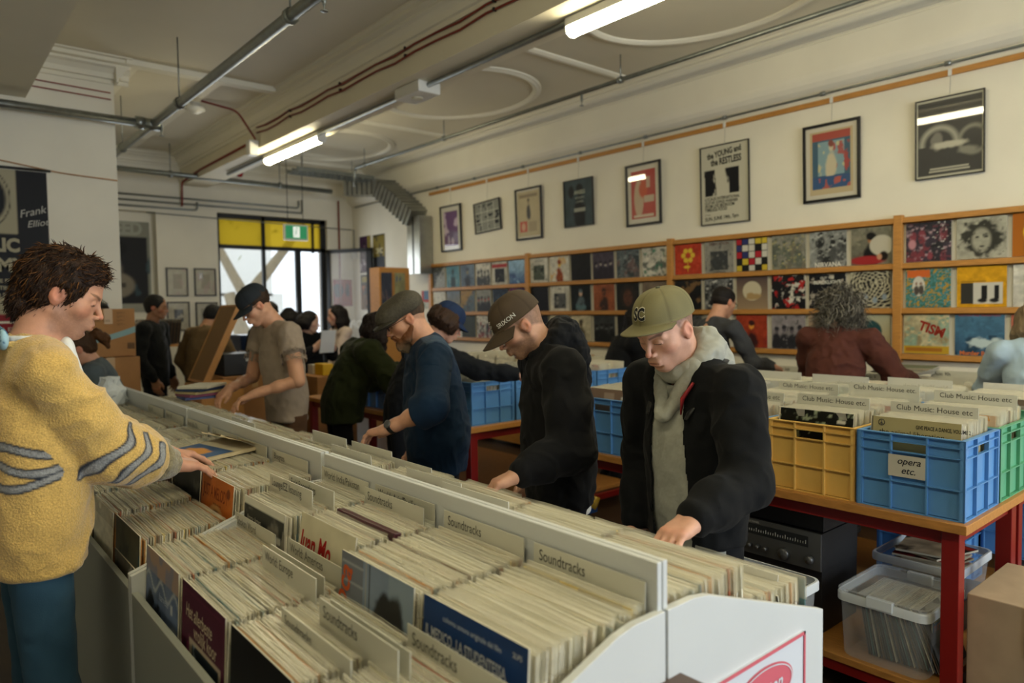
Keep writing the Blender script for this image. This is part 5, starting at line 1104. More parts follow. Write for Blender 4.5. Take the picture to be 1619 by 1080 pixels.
# counter with raised lid case, black crate, cartons
o = thing('counter', 'white topped counter below the framed prints', 'counter', (3.2, 8.2, 0))
MB().box((2.70, 8.0, 1.02), (3.36, 8.6, 1.06)).build('counter_top', M_WHITE, o, world=True, bevel=.004); MB().box((2.72, 8.03, 0), (3.34, 8.57, 1.02)).build('counter_body', M_BLACK, o, world=True)
o = thing('wooden_case', 'open wooden case with its lid standing tilted beside the counter', 'case', (2.30, 6.9, .7))
lidM = Matrix.Translation((2.02, 6.7, 1.00)) @ Matrix.Rotation(math.radians(25), 4, 'Y')
m = MB(); m.box((0, 0, 0), (.012, .42, .74), 0, lidM); m.build('lid_board', mat('case_hessian', '#7d5c2c', .7, var=.1, vscale=60), o, world=True)
m = MB()
for q in (((-.005, -.02, 0), (.05, 0, .76)), ((-.005, .42, 0), (.05, .44, .76)), ((-.005, -.02, -.02), (.05, .44, 0)), ((-.005, -.02, .74), (.05, .44, .76))): m.box(*q, 0, lidM)
m.build('lid_frame', M_OAK, o, world=True)
MB().box((1.98, 6.65, .62), (2.36, 7.15, .96)).build('case_body', M_OAK, o, world=True, bevel=.004); MB().box((1.98, 6.65, 0), (2.36, 7.15, .62)).build('case_stand', M_BLACK, o, world=True)
o = thing('plastic_crate', 'black plastic crate with a white handle slot on the far counter', 'crate', (2.75, 7.55, 1.0))
MB().box((2.40, 7.3, .98), (2.92, 7.7, 1.20)).build('crate_body', M_BLACK, o, world=True, bevel=.008); MB().box((2.62, 7.292, 1.12), (2.74, 7.302, 1.15)).build('handle_slot', M_WHITE, o, world=True)
carton(2.36, 7.2, 2.98, 7.8, .50, .975, 'brown carton under the black crate, behind the grey T-shirt'); carton(2.36, 7.2, 2.98, 7.8, 0, .495, 'lowest brown carton behind the grey T-shirt')
carton(3.25, 7.0, 3.70, 7.5, .55, .93, 'brown carton right of the grey T-shirt with a yellow box on it'); carton(3.25, 7.0, 3.70, 7.5, 0, .545, 'lower brown carton right of the grey T-shirt')
o = tag(MB().box((0, 0, 0), (.12, .2, .12)).build('food_box', mat('yellow_carton', '#d8ac1c', .4), loc=(3.34, 7.05, .935), bevel=.004), 'small yellow box on the brown carton', 'box')
tag(MB().box((0, 0, 0), (.10, .12, .10)).build('paper_stack', M_WHITE, loc=(3.34, 7.3, .935)), 'white paper block behind the small yellow box', 'paper')
tag(MB().box((2.86, 8.1, 1.06), (3.30, 8.5, 1.36)).build('storage_bin', mat('navy_plastic', '#152a52', .4), bevel=.02), 'navy blue storage bin on the far counter', 'storage bin')
o = thing('book_stack', 'loose books and sleeves piled on the bins before the grey T-shirt man', 'books', (1.5, 5.0, 1.05))
for i in range(5):
    MB().box((-.14, -.1, .018*i), (.14, .1, .018*i+.015), 0, Matrix.Rotation(.2*i, 4, 'Z')).build('book', mat('book_%d' % i, ['#4a5a8a', '#8a4a6a', '#b9a87c', '#2a3a5a', '#c9c4b0'][i], .5), o)
# ---------------------------------------------------------------- implicit surfaces for figures
V3 = lambda *a: np.array(a, np.float64)
def unit(v): v = np.asarray(v, float); return v/max(1e-9, np.linalg.norm(v))
class SDF:
    "list of soft primitives, meshed by surface nets"
    def __init__(s): s.p = []
    def cap(s, a, b, ra, rb=None, k=.02, sub=False, sq=None, fac=1.0):
        s.p.append(('c', V3(*a), V3(*b), ra, ra if rb is None else rb, k, sub, sq if sq is None else unit(sq), fac)); return s
    def ell(s, c, r, k=.02, sub=False, R=None):
        s.p.append(('e', V3(*c), V3(*(r if hasattr(r, '__len__') else (r, r, r))), R, None, k, sub, None, 1)); return s
    def plane(s, o, n, k=.004): s.p.append(('p', V3(*o), unit(n), None, None, k, True, None, 1)); return s
    def chain(s, pts, rs, k=.02, **kw):
        for i in range(len(pts)-1): s.cap(pts[i], pts[i+1], rs[i], rs[i+1], k, **kw)
        return s
    def mesh(s, h, pad=.02, disp=None):
        lo = np.array([9e9]*3); hi = -lo
        for p in s.p:
            if p[6]: continue
            if p[0] == 'c': r = max(p[3], p[4])*max(1, p[8]); a = np.minimum(p[1], p[2])-r; b = np.maximum(p[1], p[2])+r
            else: r = max(p[2]); a = p[1]-r; b = p[1]+r
            lo = np.minimum(lo, a); hi = np.maximum(hi, b)
        lo -= pad; hi += pad; n = np.ceil((hi-lo)/h).astype(int)+1
        ax = [lo[i]+h*np.arange(n[i]) for i in range(3)]
        D = np.full(n, .12, np.float32)
        for p in s.p:
            kd, k, sub = p[0], p[5], p[6]
            if kd == 'p': i0 = np.zeros(3, int); i1 = n
            else:
                if kd == 'c': r = max(p[3], p[4])*max(1, p[8]); a = np.minimum(p[1], p[2])-r; b = np.maximum(p[1], p[2])+r
                else: r = max(p[2]); a = p[1]-r; b = p[1]+r
                m = max(.03, k*1.6)+3*h
                i0 = np.clip(np.floor((a-m-lo)/h).astype(int), 0, n); i1 = np.clip(np.ceil((b+m-lo)/h).astype(int)+1, 0, n)
            if np.any(i1 <= i0): continue
            X = ax[0][i0[0]:i1[0], None, None]; Y = ax[1][None, i0[1]:i1[1], None]; Z = ax[2][None, None, i0[2]:i1[2]]
            if kd == 'p':
                o, nn = p[1], p[2]; d = (X-o[0])*nn[0]+(Y-o[1])*nn[1]+(Z-o[2])*nn[2]
            elif kd == 'c':
                a, b, ra, rb, sq, f = p[1], p[2], p[3], p[4], p[7], p[8]
                ab = b-a; L2 = max(ab @ ab, 1e-12); px, py, pz = X-a[0], Y-a[1], Z-a[2]
                if sq is not None:
                    t = np.clip((px*ab[0]+py*ab[1]+pz*ab[2])/L2, 0, 1); qx, qy, qz = px-t*ab[0], py-t*ab[1], pz-t*ab[2]
                    w = (qx*sq[0]+qy*sq[1]+qz*sq[2])*(1/f-1); d = np.sqrt((qx+w*sq[0])**2+(qy+w*sq[1])**2+(qz+w*sq[2])**2)-(ra+(rb-ra)*t); d = d*min(1, f)
                else:
                    t = np.clip((px*ab[0]+py*ab[1]+pz*ab[2])/L2, 0, 1)
                    d = np.sqrt((px-t*ab[0])**2+(py-t*ab[1])**2+(pz-t*ab[2])**2)-(ra+(rb-ra)*t)
            else:
                c, r, R = p[1], p[2], p[3]; px, py, pz = X-c[0], Y-c[1], Z-c[2]
                if R is not None: px, py, pz = (R[0][0]*px+R[0][1]*py+R[0][2]*pz, R[1][0]*px+R[1][1]*py+R[1][2]*pz, R[2][0]*px+R[2][1]*py+R[2][2]*pz)
                k0 = np.sqrt((px/r[0])**2+(py/r[1])**2+(pz/r[2])**2); k1 = np.sqrt((px/r[0]**2)**2+(py/r[1]**2)**2+(pz/r[2]**2)**2)
                d = k0*(k0-1)/np.maximum(k1, 1e-6)
            sl = D[i0[0]:i1[0], i0[1]:i1[1], i0[2]:i1[2]]
            d = np.broadcast_to(d, sl.shape)
            if sub: hh = np.clip(.5-.5*(sl+(-d if kd != 'p' else -d))/k, 0, 1) if False else None
            if sub:
                e = -d if kd != 'p' else d
                hh = np.clip(.5-.5*(e-sl)/k, 0, 1); D[i0[0]:i1[0], i0[1]:i1[1], i0[2]:i1[2]] = e*(1-hh)+sl*hh+k*hh*(1-hh)
            else:
                hh = np.clip(.5+.5*(sl-d)/k, 0, 1); D[i0[0]:i1[0], i0[1]:i1[1], i0[2]:i1[2]] = sl*(1-hh)+d*hh-k*hh*(1-hh)
        if disp is not None: D = D+disp(ax[0][:, None, None]+0*ax[1][None, :, None]+0*ax[2][None, None, :], ax[1][None, :, None]+0*ax[0][:, None, None]+0*ax[2][None, None, :], ax[2][None, None, :]+0*ax[0][:, None, None]+0*ax[1][None, :, None]).astype(np.float32)
        return nets(D, lo, h)
def nets(D, lo, h):
    I = D < 0; nx, ny, nz = D.shape
    c = [(i, j, k) for i in (0, 1) for j in (0, 1) for k in (0, 1)]
    g = lambda A, o: A[o[0]:nx-1+o[0], o[1]:ny-1+o[1], o[2]:nz-1+o[2]]
    cnt = sum(g(I, o).astype(np.int8) for o in c); M = (cnt > 0) & (cnt < 8)
    idx = np.argwhere(M)
    if len(idx) == 0: return np.zeros((0, 3)), np.zeros((0, 4), int)
    P = np.zeros((len(idx), 3)); W_n = np.zeros(len(idx))
    for a in c:
        for ax in range(3):
            if a[ax]: continue
            b = list(a); b[ax] = 1
            da = D[idx[:, 0]+a[0], idx[:, 1]+a[1], idx[:, 2]+a[2]]; db = D[idx[:, 0]+b[0], idx[:, 1]+b[1], idx[:, 2]+b[2]]
            m = (da < 0) != (db < 0); t = np.where(m, da/np.where(da == db, 1, da-db), 0)
            q = np.tile(np.array(a, float), (len(idx), 1)); q[:, ax] = t
            P[m] += q[m]; W_n[m] += 1
    P = (P/W_n[:, None]+idx)*h+lo
    vid = -np.ones(M.shape, np.int64); vid[tuple(idx.T)] = np.arange(len(idx))
    F = []
    for ax in range(3):
        s0 = [slice(1, -1)]*3; s0[ax] = slice(0, -1); s1 = list(s0); s1[ax] = slice(1, None)
        A = I[tuple(s0)]; B = I[tuple(s1)]; e = np.argwhere(A != B); 
        if len(e) == 0: continue
        off = np.array([1, 1, 1]); off[ax] = 0; e = e+off
        flip = I[e[:, 0], e[:, 1], e[:, 2]]
        u, v = [(1, 2), (2, 0), (0, 1)][ax]
        def cell(du, dv):
            q = e.copy(); q[:, u] -= du; q[:, v] -= dv; return vid[q[:, 0], q[:, 1], q[:, 2]]
        Q = np.stack([cell(1, 1), cell(0, 1), cell(0, 0), cell(1, 0)], 1)
        Q[~flip] = Q[~flip][:, ::-1]; F.append(Q)
    F = np.concatenate(F); F = F[(F >= 0).all(1)]
    return P, F
def normals(P, F):
    n = np.cross(P[F[:, 2]]-P[F[:, 0]], P[F[:, 3]]-P[F[:, 1]]); N = np.zeros_like(P)
    for i in range(4): np.add.at(N, F[:, i], n)
    return N/np.maximum(np.linalg.norm(N, axis=1, keepdims=True), 1e-9)
def smooth_pts(P, F, it=1, lam=.5):
    for _ in range(it):
        A = np.zeros_like(P); C_ = np.zeros(len(P))
        for i in range(4):
            for j in (1, 3): np.add.at(A, F[:, i], P[F[:, (i+j) % 4]]); np.add.at(C_, F[:, i], 1)
        P = P*(1-lam)+lam*A/np.maximum(C_, 1)[:, None]
    return P
def sdf_obj(name, parts, m, parent, xq=None):
    "parts: list of (P, F, C) joined into one mesh in parent's space"
    n = 0; Vs = []; Fs = []; Cs = []
    for P, F, C_ in parts:
        if len(P) == 0: continue
        Vs.append(P); Fs.append(F+n); n += len(P); C_ = np.asarray(C_, np.float32); Cs.append(np.tile(C_, (len(P), 1)) if C_.ndim == 1 else C_)
    if xq is not None: Fs.append(xq)
    Vs = np.concatenate(Vs); Fs = np.concatenate(Fs); me = bpy.data.meshes.new(name)
    me.vertices.add(len(Vs)); me.vertices.foreach_set('co', Vs.astype(np.float32).ravel())
    me.loops.add(Fs.size); me.loops.foreach_set('vertex_index', Fs.astype(np.int32).ravel())
    me.polygons.add(len(Fs)); me.polygons.foreach_set('loop_start', np.arange(0, Fs.size, 4, dtype=np.int32))
    try: me.polygons.foreach_set('loop_total', np.full(len(Fs), 4, np.int32))
    except Exception: pass
    me.update(calc_edges=True); me.validate(); me.polygons.foreach_set('use_smooth', [True]*len(me.polygons))
    me.materials.append(m); paint(me, np.concatenate(Cs))
    o = bpy.data.objects.new(name, me); COL.objects.link(o); o.parent = parent; return o
def frame3(x, up):
    x = unit(x); z = unit(np.asarray(up, float)-x*(np.asarray(up, float) @ x)); y = np.cross(z, x); return np.stack([x, y, z], 1)   # columns
M_SKIN = mat('skin', '#c08a70', .5, attr='Col', spec=.35, bump=.06, bscale=240); 
_sb = M_SKIN.node_tree.nodes['Principled BSDF']; _sb.inputs['Subsurface Weight'].default_value = .06; _sb.inputs['Subsurface Radius'].default_value = (.02, .008, .004); _sb.inputs['Subsurface Scale'].default_value = .3
M_CLOTH = mat('cloth', '#808080', .85, attr='Col', bump=.12, bscale=350, sheen=.03, spec=.2)
M_KNIT = mat('knitted_wool', '#c09a4a', .95, attr='Col', bump=.5, bscale=170, var=.28, vscale=230, sheen=.4, spec=.15)
M_HAIR = mat('hair', '#2a1c14', .62, attr='Col', bump=.5, bscale=140, spec=.25, stretch=(1, 1, .35))
M_CAP = mat('cap_twill', '#5a5a48', .8, attr='Col', bump=.15, bscale=400, spec=.25)
# ---- head: face toward +x, crown +z
def head(skin, neck_h, style, res=.0032, seed=0, female=False, wide=1.0, nose=1.0, near=True):
    s = SDF()
    s.ell((-.014, 0, .035), (.098, .077, .088), .02); s.ell((.028, 0, -.022), (.062, .060, .084), .03)
    s.cap((-.006, .050, -.052), (.058, .016, -.098), .021, .017, .03); s.cap((-.006, -.050, -.052), (.058, -.016, -.098), .021, .017, .03)
    s.cap((.068, -.007, -.101), (.068, .007, -.101), .0155, k=.02)
    for y in (-1, 1):
        s.ell((.052, .044*y, -.022), .022, .03); s.cap((.082, .012*y, .017), (.074, .046*y, .016), .010, .008, .016)
    s.cap((.066, 0, .03), (.058, 0, .062), .024, .03, .03)
    s.ell((.084, 0, -.066), (.022, .028, .026), .025)
    for y in (-1, 1): s.ell((.099, .031*y, .002), (.016, .020, .013), .014, True)
    s.cap((.087, 0, .013), (.111*nose, 0, -.030), .0070, .0088, .010); s.ell((.1135*nose, 0, -.0335), (.0082, .0084, .0078), .005)
    for y in (-1, 1):
        s.ell((.102, .0125*y, -.038), (.010, .0062, .007), .006); s.ell((.104, .0075*y, -.0475), (.005, .0035, .004), .003, True)
        s.ell((.0765, .031*y, .001), (.0145, .0165, .0125), .004)
        s.cap((.0895, .017*y, -.0035), (.083, .045*y, -.0045), .0022, k=.002)
    s.cap((.099, -.018, -.0635), (.099, .018, -.0635), .0055, k=.008, sq=(1, 0, 0), fac=1.1); s.cap((.097, -.015, -.0735), (.097, .015, -.0735), .0068, k=.008)
    s.cap((.108, -.024, -.0685), (.108, .024, -.0685), .0032, k=.003, sub=True)
    s.ell((.094, 0, -.087), (.010, .022, .006), .008, True)
    for y in (-1, 1):
        s.ell((-.010, .079*y, -.008), (.018, .0085, .030), .006, R=((.97, 0, .24), (0, 1, 0), (-.24, 0, .97)))
        s.cap((-.002, .068*y, -.004), (-.012, .078*y, -.01), .02, .014, .008)
        s.ell((-.003, .091*y, -.002), (.011, .008, .019), .005, True); s.cap((.004, .088*y, .008), (-.018, .090*y, .014), .003, k=.003, sub=True)
    nh = V3(*neck_h); nr = .050 if female else .058
    s.chain([(-.028, 0, -.035), tuple(V3(-.022, 0, -.08)*.6+nh*.4), tuple(nh), tuple(nh+(nh-V3(-.02, 0, -.05))*.5)], [nr, nr*.98, nr*1.08, nr*1.3], .03)
    P, F = s.mesh(res); P[:, 1] *= wide
    sk = np.array(lin(skin)); C_ = np.tile(sk, (len(P), 1)); x, y, z = P.T
    nz = fbm(P*60, seed)[:, None]; C_ = C_*(.86+.28*nz)
    def mixc(mask, col, amt):
        nonlocal C_
        m = (np.clip(mask, 0, 1)*amt)[:, None]; C_ = C_*(1-m)+np.array(lin(col))*m
    bump_ = lambda cx, cy, cz, rx, ry, rz: np.clip(1.3-np.sqrt(((x-cx)/rx)**2+((np.abs(y)-cy)/ry)**2+((z-cz)/rz)**2), 0, 1)*2
    mixc(bump_(.06, .045, -.03, .03, .022, .022), '#c4664e', .22); mixc(bump_(.115, 0, -.036, .016, .014, .014), '#c4604a', .30)
    mixc(bump_(-.006, .088, -.006, .03, .014, .036), '#c8604a', .30)
    mixc((x > .088)*np.clip(1-np.abs(z+.0685)/.012, 0, 1)*np.clip(1.4-np.abs(y)/.019, 0, 1), '#a8584e', .60)
    mixc((x > .085)*np.clip(1-np.abs(z+.0685)/.0026, 0, 1)*(np.abs(y) < .022), '#5a2c26', .8)
    bc = style.get('brow', '#2c1c14')
    mixc(np.clip(1-np.abs(z-.019-.010*np.clip((np.abs(y)-.02)/.03, -1, .6))/.0052, 0, 1)*2*(np.abs(y) > .011)*(np.abs(y) < .052)*(x > .06), bc, .6)
    mixc(np.clip(1-np.abs(z+.0055)/.0028, 0, 1)*2*(np.abs(y) > .016)*(np.abs(y) < .046)*(x > .078), '#1c1210', .85)
    st = style.get('stubble', 0)
    if st:
        jaw = np.clip((-.030-z-.35*np.clip(.03-x, 0, .1))/.02, 0, 1)*np.clip((x+.015)/.02, 0, 1)*np.clip((z+.125)/.02, 0, 1)
        jaw = np.maximum(jaw, np.clip((.02-np.abs(x-.012))/.01, 0, 1)*np.clip((.03-z)/.02, 0, 1)*(z > -.08)*(np.abs(y) > .05)*.8)
        lips = np.clip(1.5-np.sqrt(((z+.0685)/.011)**2+(y/.02)**2), 0, 1); jaw = jaw*(1-lips)
        mixc(jaw*(.5+1.0*fbm(P*220, seed+3)), style.get('beardcol', '#4a3a30'), st)
    bz = style.get('buzz', 0)
    if bz:
        hr = np.clip((z-(-.028)-np.where(x > -.002, (x+.002)*2.1, 0)-np.where(x < -.04, (x+.04)*.6, 0))/.012, 0, 1)*(1-np.clip(1.2-np.sqrt(((x+.008)/.024)**2+((z+.006)/.034)**2), 0, 1)*1.6)
        mixc(hr*(.6+.6*fbm(P*150, seed+5)), style.get('haircol', '#3a2c22'), bz)
    return P, F, C_
# ---- hand: wrist at origin, fingers +x, back of hand +z, thumb toward +y*side
def hand(skin, side=1, curl=(.25, .3, .35, .4), spread=.07, arm=None, arm_r=(.036, .043), res=.0026, thumb=.5, seed=0, scale=1.0, kn=.12):
    s = SDF(); tips = []
    kx = [.088, .092, .087, .078]; ky = [.029, .009, -.011, -.030]; L = [(.043, .026, .021), (.048, .030, .022), (.044, .028, .022), (.034, .021, .019)]
    R_ = [.0093, .0096, .0092, .0082]
    for i in range(4):
        y = ky[i]*side; s.cap((.0, y*.62, 0), (kx[i], y, .002), .0165, .0118, .018)
        a = kn*2.2+curl[i]*.6; p = V3(kx[i], y, .002); ang = spread*(1.3-i)*side
        pts = [p]; 
        for j, l in enumerate(L[i]):
            d = V3(math.cos(a)*math.cos(ang), math.sin(ang), -math.sin(a)); p = p+d*l; pts.append(p); a += curl[i]*(1.15 if j == 0 else .8)
        r = R_[i]; s.chain(pts, [r*1.12, r, r*.92, r*.78], .006)
        s.ell(pts[1], r*1.06, .004)
        up = V3(math.sin(a-curl[i]*.8)*math.cos(ang), 0, math.cos(a-curl[i]*.8)); tips.append((pts[-1]*.75+pts[-2]*.25+up*r*.62, r))
    t = [V3(.012, .022*side, -.006), V3(.045, .046*side, -.012-.01*thumb), V3(.075, .056*side, -.014-.024*thumb), V3(.098, .054*side, -.016-.036*thumb)]
    s.chain(t, [.017, .0135, .0108, .0085], .012)
    s.cap((.02, .02*side, -.006), (.06, .026*side, -.008), .014, .012, .02); s.cap((.01, -.02*side, -.006), (.06, -.024*side, -.006), .013, .011, .02)
    if arm is not None:
        e = V3(*arm); m_ = e*.55
        s.cap((.006, 0, 0), tuple(e*.22), .027, .029, .02, sq=(0, 0, 1), fac=.82); s.cap(tuple(e*.15), tuple(m_), .029, arm_r[0], .03, sq=(0, 0, 1), fac=.92); s.cap(tuple(m_), tuple(e), arm_r[0], arm_r[1], .03)
    P, F = s.mesh(res); C_ = np.tile(lin(skin), (len(P), 1)); C_ = C_*(.88+.24*fbm(P*70, seed)[:, None])
    for i in range(4):       # knuckle redness and nails
        for q, col, r, am in ((V3(kx[i], ky[i]*side, .012), '#b8604a', .014, .25), (tips[i][0], '#d8a898', tips[i][1]*.85, .55)):
            m = (np.clip(1.2-np.linalg.norm(P-q, axis=1)/r, 0, 1)*am)[:, None]; C_ = C_*(1-m)+np.array(lin(col))*m
    P = P*scale
    return P, F, C_
def xf(T, PFC, flip=False): 
    P, F, C_ = PFC; R, t = T; P = P @ R.T+t
    return P, F, C_
def folds(P, F, amp, seed, f=14, axis=None, ridge=True):
    N = normals(P, F); Q = P*f
    if axis is not None: a = unit(axis); Q = Q+np.outer((Q @ a), a)*1.4
    w = fbm(Q+1.5*fbm(Q*.6, seed+9)[:, None], seed, 3)
    d = (1-np.abs(w-.47)*9) if ridge else (w-.47)*3
    return P+N*(np.clip(d, -1, 1)*amp)[:, None]
# ---- ready-made headwear in head space
def cap_mesh(col, col2=None, brim_len=.075, brim_drop=.25, tilt=0.0, flat=.0, seams=True, seed=0, crown=1.0, R=None, size=1.0):
    "six panel cap: returns crown part and brim part as quad arrays"
    n, m_ = 72, 26; P = []; C_ = []
    c1 = np.array(lin(col))
    for j in range(m_+1):
        ph = (j/m_)*PI/2*1.02
        for i in range(n):
            th = 2*PI*i/n
            r = math.cos(ph)**.72 if ph < PI/2 else 0; zz = math.sin(ph)**.9 if ph < PI/2 else 1
            seam = min(abs(((th/(PI/3)+.0) % 1)-0), abs(((th/(PI/3)) % 1)-1)); sd = math.exp(-(seam/.035)**2)
            sc = 1-.010*sd
            P.append((-.014+.112*r*math.cos(th)*sc, .089*r*math.sin(th)*sc, .028+.098*crown*zz*sc)); 
            f = .82+.3*vn1(P[-1], seed)
            C_.append(c1*f*(1-.25*sd))
    P = np.array(P); F = np.array([(j*n+i, j*n+(i+1) % n, (j+1)*n+(i+1) % n, (j+1)*n+i) for j in range(m_) for i in range(n)])
    # inner lining ring to give the rim thickness
    P2 = P*np.array([.965, .965, 1])+np.array([0, 0, -.0005]); off = len(P)
    F2 = F[:, ::-1]+off; rim = np.array([(i, i+off, (i+1) % n+off, (i+1) % n) for i in range(n)])[:, ::-1]
    crown_p = (np.concatenate([P, P2]), np.concatenate([F, F2, rim]), np.concatenate([np.array(C_), np.array(C_)*.6]))
    # brim
    a_, b_ = 30, 9; B = []; BC = []; cb = np.array(lin(col2 or col))
    for side in (0, 1):
        for j in range(b_+1):
            for i in range(a_+1):
                th = (i/a_-.5)*2*1.25; t = j/b_
                x0 = -.014+.110*math.cos(th); y0 = .088*math.sin(th)
                ext = brim_len*math.cos(th*.92)**.5 if abs(th) < 1.6 else 0
                x = x0+ext*t*(.55+.45*math.cos(th)); y = y0*(1+.10*t*math.cos(th))
                z = .030-brim_drop*ext*t-(.9-flat*.9)*(y/.09)**2*.030*(.4+.6*t)-.004*side
                B.append((x, y, z)); BC.append(cb*(1-.12*((j % 2)*.5))*(.9 if side else 1))
    B = np.array(B); k = (a_+1)*(b_+1); q = []
    for j in range(b_):
        for i in range(a_):
            p = j*(a_+1)+i; q.append((p, p+1, p+a_+2, p+a_+1)[::-1]); q.append(tuple(v+k for v in (p, p+1, p+a_+2, p+a_+1)))
    for i in range(a_): p = b_*(a_+1)+i; q.append((p, p+1, p+1+k, p+k)[::-1])
    return crown_p, (B, np.array(q), np.array(BC))
def vn1(p, seed): return 1-.9*abs(math.sin(p[0]*37+seed)*math.sin(p[1]*41+1+seed)*math.sin(p[2]*33+2))*.6
def strands(roots, dirs, n, L, w, col, seed, curl=.3, seg=6, grav=.6, var=.3, cols=None, clump=None):
    "curved tapering hair locks as flat tubes; roots/dirs: sampled from arrays"
    R = np.random.RandomState(seed); P = []; F = []; C_ = []; k = 0
    for q in range(n):
        i = R.randint(len(roots)); p = np.array(roots[i]); d = unit(dirs[i]+R.normal(0, .25, 3)); l = L*R.uniform(.6, 1.25); u = unit(np.cross(d, R.normal(0, 1, 3))); v = np.cross(d, u)
        ph = R.uniform(0, 6.28); cr = curl*R.uniform(.5, 1.4); cc = np.array(cols[R.randint(len(cols))] if cols is not None else lin(col))*R.uniform(1-var, 1+var)
        for s_ in range(seg+1):
            t = s_/seg; ww = w*(1-t**2.2*.85)
            off = u*math.sin(ph+t*5)*cr*l*.3+v*math.cos(ph+t*5)*cr*l*.3
            pt = p+d*l*t+V3(0, 0, -1)*grav*l*t*t*.8+off*t
            a = unit(np.cross(d, V3(.1, .2, 1))); b = np.cross(d, a)
            for e in range(4): an = PI/2*e; P.append(pt+(a*math.cos(an)+b*math.sin(an)*.6)*ww); C_.append(cc*(.8+.4*t))
        for s_ in range(seg):
            for e in range(4): x0 = k+s_*4+e; x1 = k+s_*4+(e+1) % 4; F.append((x0, x1, x1+4, x0+4))
        F.append((k+seg*4, k+seg*4+1, k+seg*4+2, k+seg*4+3)); k += (seg+1)*4
    return np.array(P), np.array(F), np.array(C_)
# ---------------------------------------------------------------- figures
def rotm(yaw=0, pitch=0, roll=0):
    "columns: face, left, crown; pitch > 0 looks down"
    cy, sy, cp, sp = math.cos(yaw), math.sin(yaw), math.cos(pitch), math.sin(pitch)
    Ry = np.array([[cy, -sy, 0], [sy, cy, 0], [0, 0, 1]]); Rp = np.array([[cp, 0, sp], [0, 1, 0], [-sp, 0, cp]])
    cr, sr = math.cos(roll), math.sin(roll); Rr = np.array([[1, 0, 0], [0, cr, -sr], [0, sr, cr]]); return Ry @ Rp @ Rr
def ik(sh, wr, l1, l2, hint):
    d = wr-sh; L = np.linalg.norm(d)
    if L > (l1+l2)*.985: wr = sh+d/L*(l1+l2)*.985; d = wr-sh; L = np.linalg.norm(d)
    a = (l1*l1-l2*l2+L*L)/(2*L); h_ = math.sqrt(max(0, l1*l1-a*a)); u = d/L; w = hint-u*(hint @ u); return sh+u*a+unit(w)*h_, wr
def tint(P, col, seed, amt=.14, f=25): return np.array(lin(col))*(1-amt+2*amt*fbm(P*f, seed)[:, None])
